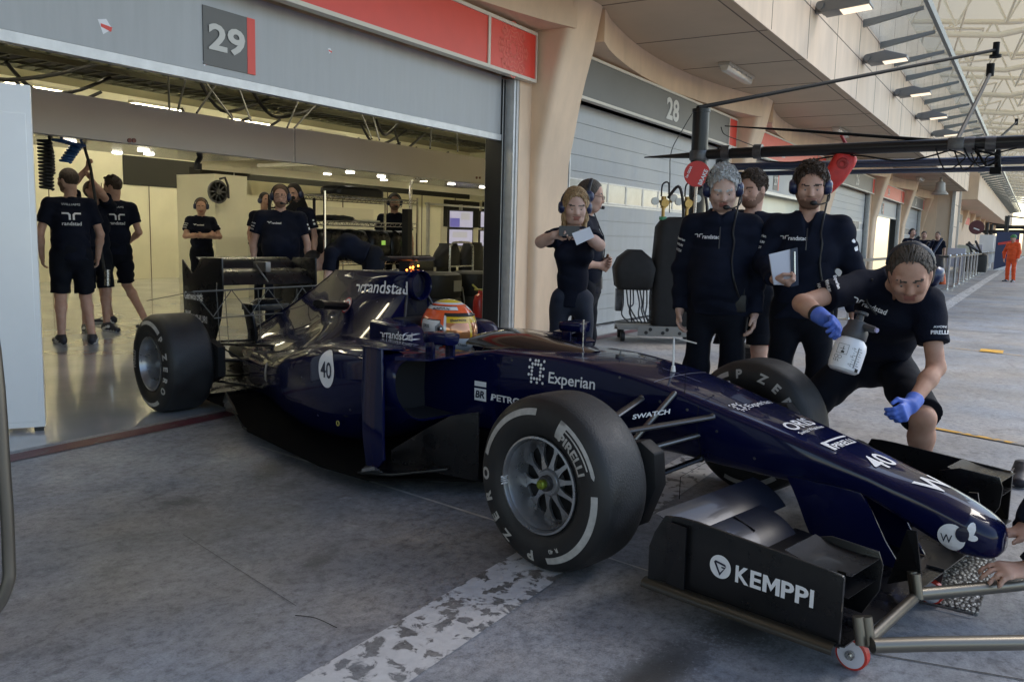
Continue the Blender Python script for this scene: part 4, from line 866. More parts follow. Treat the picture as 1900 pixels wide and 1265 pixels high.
# partition with overhead pelmet (right) carrying the displays
pt = thing('partition_wall', 'cream partition panels behind the crew with a tall pelmet', 'partition', (9.75, 13, 0))
b = MB(); b.box((0, 0, 0), (13, .12, 2.16)); b.box((0, -.9, 0), (.7, 0, 2.16))
for x in (.7, 2.6, 4.1, 5.6, 6.9, 8.3, 9.6): b.box((x, -.012, 0), (x+.02, 0, 2.16), 1)
b.box((3.55, -.02, .95), (5.1, 0, 1.75), 2); b.box((7.7, -.02, .6), (8.6, 0, 1.9), 2); b.build('panel', [M_gwall, M_seam, M_gpanel], pt)
b = MB(); b.box((0, -.5, 2.25), (13, -.38, 3.0)); b.build('pelmet', M_gpanel, pt)
b = MB(); b.mi = 0; b.box((7.78, -.07, 1.42), (9.35, -.025, 2.1)); b.box((9.55, -.07, 1.42), (11.1, -.025, 2.12)); b.build('wall_screen', mat('black_screen', (.012, .013, .016), .25), pt)
# cabinets
def cabinet(x, y, w, h, lab, cat='cabinet', dr=True):
    t = thing('tool_cabinet', lab, cat, (x, y, 0)); b = MB(); b.box((0, 0, 0), (w, .55, h)); b.build('body', M_gpanel, t, bevel=.01)
    if dr:
        for k in range(5):
            b = MB(); b.box((.25, -.016, .18+k*.12), (w-.15, 0, .285+k*.12)); b.box((.3, -.03, .262+k*.12), (w-.2, -.016, .274+k*.12)); b.build('drawer', mat('drawer_front', (.56, .53, .42), .4), t)
        b = MB(); b.box((.08, -.012, .45), (.13, 0, .62)); b.build('handle', M_black, t)
    b = MB(); b.tube([(.1, .2, h+.01), (.5, .25, h+.04), (.8, .2, h+.015)], .02, 8); b.box((.9, .15, h), (1.2, .3, h+.05)); b.build('loose_tool', M_black, t)
    return t
cabinet(10.55, 12.3, 1.9, .95, 'cream drawer cabinet with tools on top behind the rear wing')
cabinet(2.9, 12.6, 3.9, .55, 'low white bench cabinet behind the three mechanics', dr=False)
# rim and equipment on the partition end
t = thing('spare_wheel_rim', 'dark spoked wheel rim hanging on the cream partition end', 'wheel rim', (9.72, 12.02, 1.85))
b = MB(); b.lathe([(.19, 0), (.2, -.05), (.17, -.05), (.16, 0)], axis=(0, 1, 0), n=28)
for k in range(10): a = 2*PI*k/10; b.tube([(.04*math.cos(a), -.03, .04*math.sin(a)), (.17*math.cos(a), -.03, .17*math.sin(a))], .012, 6)
b.lathe([(.05, -.06), (.05, 0)], axis=(0, 1, 0), n=16); b.tube([(.05, -.02, .22), (.14, -.05, .25), (.2, -.05, .12), (.21, -.05, -.1)], .02, 8); b.build('rim', M_dksteel, t)
# white overhead gantry boxes (front pelmet with lamp slabs behind)
gt = thing('overhead_gantry', 'wide white overhead gantry beam hanging across the garage mouth', 'gantry', (0, 7, 0))
M_gant = mat('gantry_white', (.44, .425, .43), .45, var=.03, vscale=1.)
b = MB(); b.box((2.2, 0, 1.97), (6.69, .1, 2.325)); b.box((6.72, .0, 1.97), (11.6, .1, 2.34)); b.box((6.69, .01, 1.97), (6.72, .1, 2.33), 1); b.build('beam', [M_gant, M_rail], gt)
b = MB()
for px, py in ((241, 261), (249, 261)): c = ony(px, py, 6.99); b.cyl((c[0], -.012, c[2]), (c[0], 0, c[2]), .02)
for px, py in ((885, 330), (891, 330)): c = ony(px, py, 6.99); b.cyl((c[0], -.012, c[2]), (c[0], 0, c[2]), .018)
b.build('button', [mat('dark_red_button', (.12, .02, .02), .4)], gt)
M_slab = mat('silver_soffit', (.42, .42, .43), .22, .5)
b = MB(); b.prism([(3.6, .5, 2.02), (5.4, 3.6, 2.20), (8.2, 3.6, 2.20), (6.9, .5, 2.02)], (0, 0, .05)); b.prism([(7.6, .5, 2.02), (9.0, 3.2, 2.17), (14.4, 3.2, 2.17), (12.6, .5, 2.02)], (0, 0, .05)); b.build('soffit_slab', M_slab, gt)
for x, y in ((5.0, 1.4), (5.9, 1.5), (6.6, 2.4), (6.7, 3.2), (9.0, 1.3), (9.9, 1.5), (10.8, 1.4), (11.7, 1.5), (12.5, 1.4), (10.2, 2.9), (11.6, 2.9)): z_ = 2.013+.058*(y-.5); b = MB(); b.cyl((x, y, z_-.012), (x, y, z_+.01), .06, n=16); b.build('downlight', M_lampc, gt)
for (p, q) in (((312, 135), (314, 203)), ((345, 145), (330, 205)), ((380, 152), (432, 222)), ((442, 160), (466, 226)), ((402, 155), (365, 210)), ((555, 183), (533, 237)), ((590, 190), (546, 238)), ((668, 205), (690, 258)), ((690, 210), (704, 260)), ((800, 240), (798, 276)), ((848, 240), (849, 281))):
    a, c = ony(*p, 7.6), ony(*q, 7.05); b = MB(); b.tube([a-V(0, 7, 0), c-V(0, 7, 0)], .011, 6); b.build('support_rod', M_black, gt)
# cable trays, ceiling lamps
tr = thing('cable_tray', 'long ladder cable trays with slung cables under the garage ceiling', 'cable tray')
b = MB()
for y, z, w in ((8.3, 2.92, .28), (9.6, 3.05, .5), (11.2, 3.25, .35)):
    b.box((-3, y, z), (24, y+.03, z+.09)); b.box((-3, y+w, z), (24, y+w+.03, z+.09))
    for x in np.arange(-2.8, 24, .22): b.box((x, y, z+.01), (x+.04, y+w, z+.03))
    for x in np.arange(-2, 24, 1.8): b.tube([(x, y+w/2, z), (x, y+w/2, 4.2)], .012, 6)
b.build('tray', M_tray, tr)
b = MB(); rr = random.Random(3)
for k in range(16):
    x = 2.5+k*.8+rr.random()*.3; y = 8.4+rr.random()*3; s_ = .5+rr.random()*.8
    b.tube(catmull([(x, y, 3.0), (x+s_*.3, y, 2.78-rr.random()*.2), (x+s_*.8, y+.1, 2.8), (x+s_*1.3, y+.1, 3.05)], 5), .022, 7)
for k in range(5): b.tube([(-2, 9.7+.08*k, 3.10), (24, 9.7+.08*k, 3.10)], .03, 8)
b.build('cable', M_black, tr)
b = MB()
for x in np.arange(-1, 22, 3.1): b.box((x, 8.9, 3.3), (x+1.4, 9.5, 3.42))
b.build('duct_box', M_tray, tr)
i = 0
lamp0 = None
for y in (7.6, 10.4, 14.4, 16.6):
    for x in np.arange(1.5, 22, 2.2 if y == 14.4 else 2.6):
        if lamp0 is None:
            lamp0 = thing('tube_lamp', 'lit warm fluorescent tube lamp under the garage ceiling', 'ceiling lamp', (x, y, 3.80), 0, 'lit tube lamps under the garage ceiling')
            b = MB(); b.box((-.65, -.09, .03), (.65, .09, .09)); b.build('housing', M_gpanel, lamp0)
            b = MB(); b.tube([(-.6, -.045, 0), (.6, -.045, 0)], .025, 8); b.tube([(-.6, .045, 0), (.6, .045, 0)], .025, 8); b.build('tube', M_lamp, lamp0)
        else: dup(lamp0, (x, y, 3.80))
# ---- monitors, desk, chairs
M_scr = mat('lit_screen', (.2, .2, .25), .3, emit=(.42, .40, .50), es=.42); M_scrb = mat('lit_screen_blue', (.1, .1, .3), .3, emit=(.10, .09, .26), es=.5); M_scrg = mat('lit_screen_grey', (.2, .2, .2), .3, emit=(.40, .38, .38), es=.4)
dk = thing('engineer_desk', 'white engineers desk with keyboard at the garage side', 'desk', (12.6, 9.9, 0))
b = MB(); b.box((0, 0, .70), (4.2, .9, .74)); b.box((0, .0, .45), (.9, .05, .7)); b.box((.1, .1, 0), (.16, .8, .7)); b.box((3.9, .1, 0), (3.96, .8, .7)); b.build('top', M_gpanel, dk, bevel=.01)
b = MB(); b.box((.15, .05, .742), (.75, .25, .765)); b.build('keyboard', M_black, dk)
b = MB(); b.box((.95, .5, .74), (1.0, .56, 1.85)); b.box((2.08, .5, .74), (2.13, .56, 1.85)); b.box((.9, .5, 1.80), (3.6, .56, 1.84)); b.build('monitor_rack', M_rail, dk)
def monitor(x, z, lab, alt):
    t = thing('monitor', lab, 'monitor', (x, 10.28, z), R(-25), 'monitors on the engineers desk')
    b = MB(); b.box((-.30, 0, -.19), (.30, .06, .19)); b.build('case', M_black, t, bevel=.01)
    b = MB(); b.box((-.275, -.004, -.165), (.275, 0, .165), 0)
    if alt: b.box((-.27, -.006, -.16), (-.04, -.004, .02), 1); b.box((-.01, -.006, -.01), (.20, -.004, .14), 2)
    else: b.box((-.2, -.006, .0), (.15, -.004, .12), 2)
    b.build('screen', [M_scr, M_scrb, M_scrg], t)
_m = lambda px, py: ony(px, py, 10.28)
for px_, py_, lab, alt in ((856, 407, 'upper monitor with a dark window on a lilac picture', True), (912, 408, 'upper monitor beside the door frame showing a pale plot', False), (855, 441, 'lower monitor with a pale grey picture behind the chair back', False), (911, 443, 'lower monitor beside the door frame', False)):
    q_ = _m(px_, py_); monitor(q_[0], q_[2], lab, alt)
def chair(x, y, rz, lab):
    t = thing('office_chair', lab, 'chair', (x, y, 0), rz, 'chairs at the engineers desk')
    b = MB(); b.box((-.25, -.25, .44), (.25, .25, .52)); b.build('seat', M_black, t, bevel=.03)
    b = MB(); b.box((-.25, -.27, .55), (.25, -.2, .98)); b.build('backrest', M_black, t, bevel=.03)
    b = MB(); b.tube([(0, 0, .05), (0, 0, .45)], .03, 8)
    for k in range(5): a = 2*PI*k/5; b.tube([(0, 0, .08), (.28*math.cos(a), .28*math.sin(a), .04)], .02, 6)
    b.build('base', M_dksteel, t)
chair(11.4, 8.6, 0, 'black office chair nearer the wire shelf'); chair(12.3, 8.5, 0, 'black office chair nearer the door frame')
# tubular push frame and black clothes over it
t = thing('push_trolley', 'steel tube framed trolley with black bags beside the desk', 'trolley', (11.1, 7.9, 0))
b = MB(); b.tube(catmull([(-.24, 0, .15), (-.24, 0, .95), (-.20, 0, 1.06), (-.1, 0, 1.10), (.26, 0, 1.10), (.36, 0, 1.06), (.40, 0, .95), (.40, 0, .15)], 5), .018, 10); b.tube([(-.24, 0, .72), (.40, 0, .72)], .012, 8); b.tube([(-.24, 0, .2), (.4, 0, .2)], .012, 8); b.build('frame', M_steel, t)
b = MB(); b.loft([[(w*math.cos(a)+dx, .25+.18*math.sin(a), z) for a in np.linspace(0, 2*PI, 15)[:-1]] for w, z, dx in ((.30, .70, 0), (.32, .82, 0), (.26, .93, .03), (.12, 1.04, .06), (.05, 1.08, .05))]); b.loft([[(w*math.cos(a)+.75, .25+.18*math.sin(a), z) for a in np.linspace(0, 2*PI, 15)[:-1]] for w, z in ((.32, .60), (.34, .82), (.26, .93), (.10, 1.1))]); b.build('bag', M_black, t)
# ---- wire shelf with kit
sh = thing('wire_shelf', 'chrome wire shelving rack loaded with black bodywork parts', 'shelf rack', (7.78, 7.6, 0))
b = MB()
for x in (0, 1.86):
    for y in (0, .6): b.tube([(x, y, 0), (x, y, 1.73)], .018, 8)
b.build('post', M_chrome, sh)
for z in (1.69, 1.36, .85, .2):
    b = MB()
    for y in (0, .6):
        b.tube([(0, y, z), (1.86, y, z)], .007, 6); b.tube([(0, y, z-.05), (1.86, y, z-.05)], .007, 6)
        for k in range(18): b.tube([(k*.1, y, z), (k*.1+.05, y, z-.05)], .004, 4); b.tube([(k*.1+.05, y, z-.05), (k*.1+.1, y, z)], .004, 4)
    for k in range(24): b.tube([(k*.08, 0, z), (k*.08, .6, z)], .003, 4)
    b.build('wire_tier', M_chrome, sh)
def lump(name, lab, cat, loc, sz, m_=None, sd=0):
    """a cloth or moulded kit piece: rounded block with an uneven surface"""
    r_ = random.Random(sd); t = thing(name, lab, cat, loc)
    secs = []
    for z, k in ((0, .96), (.3, 1.), (.7, .98), (.92, .85), (1., .55)):
        q = rpoly([(-sz[0]/2*k, -sz[1]/2*k), (sz[0]/2*k, -sz[1]/2*k), (sz[0]/2*k, sz[1]/2*k), (-sz[0]/2*k, sz[1]/2*k)], min(sz[:2])*.25, 4); secs.append([(p[0]+r_.uniform(-.01, .01), p[1]+r_.uniform(-.01, .01), z*sz[2]+r_.uniform(-.008, .008)*(z > 0)) for p in q])
    b = MB(); b.loft(secs); b.build('body', m_ or M_black, t, 60); return t
lump('parts_case', 'black ribbed case on top of the wire shelf', 'case', (8.62, 7.9, 1.70), (.95, .36, .13), sd=1)
for k, (x, w, h, l_) in enumerate(((8.25, .45, .2, 'black moulded part at the left of the upper tier'), (8.75, .5, .06, 'flat pale tray on the upper tier'))): lump('bodywork_part', l_, 'car part', (x, 7.9, 1.37), (w, .4, h*.35), M_black if k == 0 else M_gpanel, k+5)
for k in range(4):
    t = lump('carbon_cover', ('black carbon cover with a lime tag, %s along the middle tier' % ('first', 'second', 'third', 'last')[k]), 'car part', (8.05+k*.45, 7.9, .86), (.47, .5, .40), M_carbon, 11+k)
    b = MB(); b.box((-.04, -.262, .20), (.04, -.258, .26)); b.build('tag', mat('lime_tag', (.35, .6, .12), .4, emit=(.35, .6, .1), es=.25), t)
# spare front wing hanging rack (dark lattice beside the shelf)
t = thing('parts_rack', 'dark lattice rack hung with suspension parts left of the wire shelf', 'rack', (7.25, 8.0, 0)); b = MB(); r_ = random.Random(9)
for x in (0, .75): b.tube([(x, 0, 0), (x, 0, 1.65)], .02, 6)
for k in range(9): z = .3+k*.15; b.tube([(0, 0, z), (.75, 0, z)], .012, 6); b.tube([(r_.random()*.3, -.03, z), (.3+r_.random()*.45, -.05, z+.14)], .025, 6)
b.prism([(.15, -.05, 1.45), (.5, -.05, 1.7), (.72, -.05, 1.3), (.5, -.05, 1.2)], (0, .02, 0)); b.build('frame', M_matt, t)
t = thing('trolley_pole', 'tall steel pole with a short top arm beside the wire shelf', 'pole', (9.05, 7.25, 0)); b = MB(); b.tube([(0, 0, 0), (0, 0, 1.86), (.03, 0, 1.93), (.12, 0, 1.955), (.42, .0, 1.98)], .024, 8); b.box((-.12, -.05, .5), (-.03, .05, 1.55), 1); b.lathe([(.25, 0), (.25, .03), (.03, .05)], n=16); b.build('tube', [M_steel, M_black], t)
t = thing('side_screen', 'dark smoked plastic screen by the roof camera in the garage', 'screen', (9.2, 7.5, 0)); b = MB(); b.prism([(0, 0, 0), (.75, 0, 0), (.70, 0, .85), (.62, 0, .92), (0, 0, .92)], (0, .02, 0)); b.build('screen', mat('smoked_plastic', (.03, .03, .025), .15, coat=.4), t)
# covered tyres in blankets, extinguisher
M_blank = mat('tyre_blanket', (.016, .016, .014), .5, var=.3, vscale=6, bump=.3, bscale=14)
tz = thing('blanketed_tyre_stack', 'stack of tyres in black heating blankets behind the air intake', 'tyres', (9.45, 7.1, 0), 0, 'blanketed tyres by the door frame')
b = MB(); b.lathe([(.0, .70), (.28, .70), (.345, .67), (.355, .60), (.35, .38), (.335, .355), (.35, .33), (.355, .1), (.34, .02), (.2, 0)], n=32); b.build('blanket', M_blank, tz); b = MB(); b.box((-.08, -.362, .45), (.10, -.354, .60)); b.tube([(.2, -.3, .5), (.26, -.3, .3), (.2, -.33, .1)], .01, 6); b.build('label_pocket', mat('grey_label', (.3, .3, .27), .5), tz)
dup(tz, (10.25, 7.0, 0), .5, 'stack of tyres in black heating blankets next to the door frame'); dup(tz, (8.75, 7.3, 0), -.4, 'stack of tyres in black heating blankets behind the engine cover')
M_ext = mat('extinguisher_red', (.45, .02, .015), .3, coat=.5)
ex = thing('fire_extinguisher', 'red fire extinguisher by the door frame behind the helmet', 'fire extinguisher', (8.55, 5.75, 0), 0, 'fire extinguishers by the door frame')
b = MB(); b.lathe([(.085, 0), (.09, .02), (.09, .42), (.07, .49), (.03, .52), (.025, .56)], n=24); b.build('cylinder', M_ext, ex); b = MB(); b.box((-.02, -.05, .555), (.02, .08, .575)); b.tube([(0, .05, .57), (0, .12, .62)], .012, 6); b.lathe([(.022, 0), (.022, .015)], (0, -.05, .56), (0, -1, 0), 12); b.build('valve', mat('yellow_valve', (.45, .42, .08), .4), ex); b = MB(); b.box((-.05, -.094, .1), (.05, -.088, .26)); b.build('label', M_white, ex)
# coiled air hoses and fittings hanging top left
def coil(loc, r, n, h, m_, lab, cat='air hose', tilt=0):
    t = thing('coiled_hose', lab, cat, loc, 0, 'coiled air hoses at the top left of the garage'); b = MB()
    b.tube([(r*math.cos(a)+tilt*a, r*math.sin(a), -h*a/(2*PI*n)) for a in np.linspace(0, 2*PI*n, n*10)], .013, 6); b.tube([(r, 0, 0), (r*.3, 0, .12), (0, 0, .35)], .013, 6); b.build('hose', m_, t); return t
M_blue = mat('blue_hose', (.02, .10, .30), .35, coat=.4)
coil((4.52, 8., 2.02), .055, 14, .46, M_rubber, 'long black coiled air hose hanging beside the white panel'); coil((4.9, 8.6, 1.95), .04, 7, .2, M_rubber, 'short black coiled hose behind the bearded mechanic')
t = coil((4.58, 7.9, 2.02), .05, 7, .03, M_blue, 'bright blue coiled air hose looped under the gantry', tilt=.005); 
coil((4.78, 7.9, 2.0), .05, 7, .18, M_blue, 'bright blue coiled air hose, right half of the loop', tilt=-.003)
t = thing('hand_lamp', 'black inspection lamp hanging under the gantry at mid garage', 'lamp', ony(367, 300, 8.)); b = MB(); b.tube(catmull([(0, 0, .12), (.03, 0, .05), (-.01, 0, -.02), (.02, 0, -.06)], 4), .03, 8); b.box((-.03, -.03, -.09), (.03, .03, -.02)); b.build('lamp', M_black, t)
t = thing('display_cabinet', 'dark glazed box above the partition behind the crew', 'box', (9.85, 12.6, 2.17)); b = MB(); b.box((0, 0, 0), (1.1, .3, .13), 0); b.box((.72, -.01, -.02), (.74, .31, .15), 1); b.box((0, -.01, .12), (1.1, .0, .14), 1); b.build('box', [M_gdark, M_rail], t)
# white screen panel at the left of the opening, hoop in front
wp = thing('white_panel', 'tall white cabinet panel at the left edge of the opening', 'panel', (2.775, 5.03, 0), 2.571)
b = MB(); b.box((0, 0, .025), (.95, .06, 2.02)); b.box((.03, .058, .06), (.92, .066, 1.86)); b.build('panel', M_white2, wp, bevel=.008); b = MB(); b.box((.01, .01, 0), (.06, .05, .03)); b.box((.6, .01, 0), (.7, .05, .03)); b.build('foot', M_black, wp)
hp = thing('tube_hoop', 'bent brushed metal tube stand cut by the left picture edge', 'stand', (.868, 1.735, 0))
P_ = [(-.06, .09, 1.6), (-.008, .014, 1.07), (0, .0, .72), (0, 0, .56), (-.005, .0, .50), (-.03, .02, .44), (-.10, .06, .40), (-.3, .2, .40)]
b = MB(); b.tube(catmull(P_, 5), .0125, 12); b.build('tube', mat('satin_tube', (.17, .155, .13), .36, .8), hp); b = MB(); b.prism([(-.016, .02, .44), (-.09, .11, 1.5), (-.35, .26, 1.5), (-.35, .26, .44)], (.002, .004, 0)); b.tube([(-.35, .25, 0), (-.35, .25, .5)], .02, 8); b.build('cover', M_black, hp)

dc = thing('added_dark_screen', 'unseen dark grey screen added left in the garage to darken the car reflections', 'screen wall', (2.2, 6.2, 0))  # unseen screen, added so the car body reflects dark instead of lit walls
b = MB()
for k in range(6): b.box((0, k*1.9, .05), (.06, k*1.9+1.87, 2.7)); b.box((-.1, k*1.9+.9, 0), (.16, k*1.9+.96, .05))
b.box((0, 11.3, .05), (3.6, 11.36, 2.7)); b.build('screen', mat('charcoal_fabric', (.022, .022, .024), .8), dc)
# ================================================================== BODIES (signed-distance surfaces, one continuous mesh each)
def snet(D, o, h, smooth=2):
    s = D < 0; c = np.zeros(tuple(n-1 for n in D.shape), np.int8)
    sl = lambda d, n: slice(d, n-1+d)
    for a in (0, 1):
        for b in (0, 1):
            for e in (0, 1): c += s[sl(a, D.shape[0]), sl(b, D.shape[1]), sl(e, D.shape[2])]
    I, J, K = np.nonzero((c > 0) & (c < 8)); n = len(I); idx = np.full(c.shape, -1, np.int32); idx[I, J, K] = np.arange(n)
    acc = np.zeros((n, 3)); cnt = np.zeros(n)
    cor = [(a, b, e) for a in (0, 1) for b in (0, 1) for e in (0, 1)]
    for p in range(8):
        for q in range(p+1, 8):
            A, B = cor[p], cor[q]
            if sum(abs(A[i]-B[i]) for i in range(3)) != 1: continue
            da = D[I+A[0], J+A[1], K+A[2]]; db = D[I+B[0], J+B[1], K+B[2]]; m = (da < 0) != (db < 0)
            t = np.where(m, da/np.where(m, da-db, 1), 0)[:, None]
            acc += np.where(m[:, None], V(A)+t*(V(B)-V(A)), 0); cnt += m
    P = np.stack([I, J, K], 1)+acc/np.maximum(cnt, 1)[:, None]
    F = []
    for ax in range(3):
        u, v = (ax+1) % 3, (ax+2) % 3
        s0 = [slice(None)]*3; s1 = [slice(None)]*3; s0[ax] = slice(0, -1); s1[ax] = slice(1, None)
        x = s[tuple(s0)] != s[tuple(s1)]; E = np.array(np.nonzero(x)).T
        E = E[(E[:, u] > 0) & (E[:, v] > 0) & (E[:, u] < D.shape[u]-1) & (E[:, v] < D.shape[v]-1)]
        if not len(E): continue
        sg = s[tuple(E.T)]
        def cell(du, dv): q = E.copy(); q[:, u] += du; q[:, v] += dv; return idx[tuple(q.T)]
        Q = np.stack([cell(-1, -1), cell(0, -1), cell(0, 0), cell(-1, 0)], 1); Q[~sg] = Q[~sg][:, ::-1]; F.append(Q)
    F = np.concatenate(F); F = F[(F >= 0).all(1)]; P = V(o)+P*h
    if smooth:
        e = np.concatenate([F[:, [0, 1]], F[:, [1, 2]], F[:, [2, 3]], F[:, [3, 0]]]); e = np.concatenate([e, e[:, ::-1]])
        dg = np.bincount(e[:, 0], minlength=len(P))[:, None]
        for it in range(smooth*2):
            A = np.stack([np.bincount(e[:, 0], P[e[:, 1], i], len(P)) for i in range(3)], 1)/np.maximum(dg, 1); P = P+(A-P)*(.5 if it % 2 == 0 else -.48)
    return P, F
class Sdf:
    def __init__(s): s.p = []; s.mi = 0
    def _add(s, fn, lo, hi, k, op='u'): s.p.append((fn, V(lo), V(hi), k, s.mi, op)); return s
    def cone(s, a, b, r1, r2=None, k=.02, cut=None, op='u'):
        """round cone a->b; cut='b' cuts flat at b, 'a' at a"""
        a, b = V(a), V(b); r2 = r1 if r2 is None else r2; d = b-a; L2 = d@d+1e-12; dn = d/math.sqrt(L2)
        def fn(X, Y, Z):
            px, py, pz = X-a[0], Y-a[1], Z-a[2]; t = (px*d[0]+py*d[1]+pz*d[2])/L2; tc = np.clip(t, 0, 1)
            q = np.sqrt((px-tc*d[0])**2+(py-tc*d[1])**2+(pz-tc*d[2])**2)-(r1+(r2-r1)*tc)
            if cut == 'b': q = np.maximum(q, (t-1)*math.sqrt(L2))
            if cut == 'a': q = np.maximum(q, -t*math.sqrt(L2))
            return q
        r = max(r1, r2); return s._add(fn, np.minimum(a, b)-r, np.maximum(a, b)+r, k, op)
    def ecap(s, a, b, ra, rb, side, k=.03, cut=None, op='u'):
        """elliptic capsule; ra, rb = (half width along side, half depth)"""
        a, b = V(a), V(b); d = b-a; L2 = d@d+1e-12; dn = d/math.sqrt(L2); sd = unit(V(side)-dn*(V(side)@dn)); dp = np.cross(dn, sd)
        def fn(X, Y, Z):
            px, py, pz = X-a[0], Y-a[1], Z-a[2]; t = (px*d[0]+py*d[1]+pz*d[2])/L2; tc = np.clip(t, 0, 1)
            wx, wy, wz = px-tc*d[0], py-tc*d[1], pz-tc*d[2]
            rs = ra[0]+(rb[0]-ra[0])*tc; rd = ra[1]+(rb[1]-ra[1])*tc; rl = np.minimum(rs, rd)
            q = np.sqrt(((wx*sd[0]+wy*sd[1]+wz*sd[2])/rs)**2+((wx*dp[0]+wy*dp[1]+wz*dp[2])/rd)**2+((wx*dn[0]+wy*dn[1]+wz*dn[2])/rl)**2)
            q = (q-1)*rl
            if cut == 'b': q = np.maximum(q, (t-1)*math.sqrt(L2))
            if cut == 'a': q = np.maximum(q, -t*math.sqrt(L2))
            return q
        r = max(*ra, *rb); return s._add(fn, np.minimum(a, b)-r, np.maximum(a, b)+r, k, op)
    def ell(s, c, rad, M=None, k=.02, op='u'):
        c = V(c); rad = V(rad); M = np.eye(3) if M is None else M    # columns of M = local axes
        def fn(X, Y, Z):
            px, py, pz = X-c[0], Y-c[1], Z-c[2]
            u = [(px*M[0, i]+py*M[1, i]+pz*M[2, i])/rad[i] for i in range(3)]
            k0 = np.sqrt(u[0]**2+u[1]**2+u[2]**2); k1 = np.sqrt((u[0]/rad[0])**2+(u[1]/rad[1])**2+(u[2]/rad[2])**2)+1e-9
            return k0*(k0-1)/k1
        ext = np.abs(M) @ rad; return s._add(fn, c-ext, c+ext, k, op)
    def mesh(s, h=.01, noise=None, smooth=2):
        pad = .05; U = [p for p in s.p if p[5] == 'u']
        lo = np.min([p[1] for p in U], 0)-pad; hi = np.max([p[2] for p in U], 0)+pad; n = np.ceil((hi-lo)/h).astype(int)+1
        D = np.full(n, .2, np.float32); Rw = np.full(n, .2, np.float32); Mt = np.zeros(n, np.int8)
        ax = [lo[i]+h*np.arange(n[i]) for i in range(3)]
        for fn, a, b, k, mi, op in s.p:
            i0 = np.clip(np.floor((a-pad-lo)/h).astype(int), 0, n-1); i1 = np.clip(np.ceil((b+pad-lo)/h).astype(int)+1, 1, n)
            if (i1 <= i0).any(): continue
            S_ = tuple(slice(i0[i], i1[i]) for i in range(3))
            d = fn(ax[0][S_[0]][:, None, None], ax[1][S_[1]][None, :, None], ax[2][S_[2]][None, None, :]).astype(np.float32)
            o = D[S_]
            if op == 'u':
                w = np.maximum(k-np.abs(o-d), 0)/k; D[S_] = np.minimum(o, d)-w*w*k*.25
                m = d < Rw[S_]; Rw[S_] = np.where(m, d, Rw[S_]); Mt[S_] = np.where(m, mi, Mt[S_])
            elif op == 's':
                d = -d; w = np.maximum(k-np.abs(o-d), 0)/k; D[S_] = np.maximum(o, d)+w*w*k*.25
            elif op == 'm':            # paint only
                m = (d < 0); Mt[S_] = np.where(m, mi, Mt[S_])
        if noise is not None: D += noise(ax[0][:, None, None], ax[1][None, :, None], ax[2][None, None, :]).astype(np.float32)
        P, F = snet(D, lo, h, smooth)
        C = P[F].mean(1); q = np.clip(np.rint((C-lo)/h).astype(int), 0, n-1)
        return P, F, Mt[tuple(q.T)]
    def build(s, name, mats, parent, h=.01, noise=None, smooth=2):
        P, F, mi = s.mesh(h, noise, smooth); me = bpy.data.meshes.new(name)
        me.vertices.add(len(P)); me.vertices.foreach_set('co', P.ravel()); me.loops.add(F.size); me.loops.foreach_set('vertex_index', F.ravel().astype(np.int32))
        me.polygons.add(len(F)); me.polygons.foreach_set('loop_start', np.arange(0, F.size, 4, dtype=np.int32))
        if not isinstance(mats, (list, tuple)): mats = [mats]
        for m in mats: me.materials.append(m)
        me.polygons.foreach_set('material_index', mi.astype(np.int32)); me.update(calc_edges=True); me.shade_smooth()
        o = bpy.data.objects.new(name, me); COL.objects.link(o); o.parent = parent; s.P = P; s.F = F
        return o
    def bvh(s): return BVHTree.FromPolygons([Vector(p) for p in s.P], [tuple(map(int, f)) for f in s.F])
def wrinkle(a=.004, f=26., ph=0.):
    r_ = random.Random(int(ph*10)); W = [(r_.gauss(0, .6)*f, r_.gauss(0, .6)*f, r_.gauss(0, 1.)*f, r_.uniform(0, 6.3)) for _ in range(7)]
    def fn(X, Y, Z):
        s = 0; t = 0
        for k, (x, y, z, p) in enumerate(W):
            q = np.sin(x*X+y*Y+z*Z+p)
            if k < 5: s = s+q
            else: t = t+q
        return a*(1-np.abs(s)*.75)*(.75+.35*t)
    return fn
def rotm(yaw=0, pitch=0, roll=0):
    """columns forward, left, up; pitch > 0 looks down"""
    cy_, sy_ = math.cos(yaw), math.sin(yaw); cp, sp_ = math.cos(pitch), math.sin(pitch); cr, sr = math.cos(roll), math.sin(roll)
    A = np.array([[cy_, -sy_, 0], [sy_, cy_, 0], [0, 0, 1]]) @ np.array([[cp, 0, sp_], [0, 1, 0], [-sp_, 0, cp]]) @ np.array([[1, 0, 0], [0, cr, -sr], [0, sr, cr]])
    return A
def ik(a, b, l1, l2, pole):
    a, b = V(a), V(b); d = b-a; L = min(np.linalg.norm(d), (l1+l2)*.999); u = unit(d); x = (l1*l1-l2*l2+L*L)/(2*L); hgt = math.sqrt(max(l1*l1-x*x, 0))
    p = V(pole)-u*(V(pole)@u); return a+u*x+unit(p)*hgt
M_skin = mat('skin', (.57, .365, .28), .55, col2=(.49, .275, .20), vscale=14, spec=.22, bump=.08, bscale=300); M_skin2 = mat('skin_tan', (.53, .325, .235), .55, col2=(.45, .24, .165), vscale=14, spec=.22, bump=.08, bscale=300); M_skinp = mat('skin_pale', (.62, .43, .345), .55, col2=(.54, .33, .26), vscale=14, spec=.22, bump=.08, bscale=300)
M_lip = mat('lips', (.33, .13, .10), .5); M_cloth = mat('navy_cloth', (.006, .008, .018), .8, var=.3, vscale=5, bump=.2, bscale=160, spec=.15)
M_cloth2 = mat('navy_fleece', (.0075, .010, .021), .9, var=.3, vscale=6, bump=.25, bscale=220, spec=.15); M_trous = mat('navy_trousers', (.0055, .007, .0125), .8, var=.3, vscale=5, spec=.15)
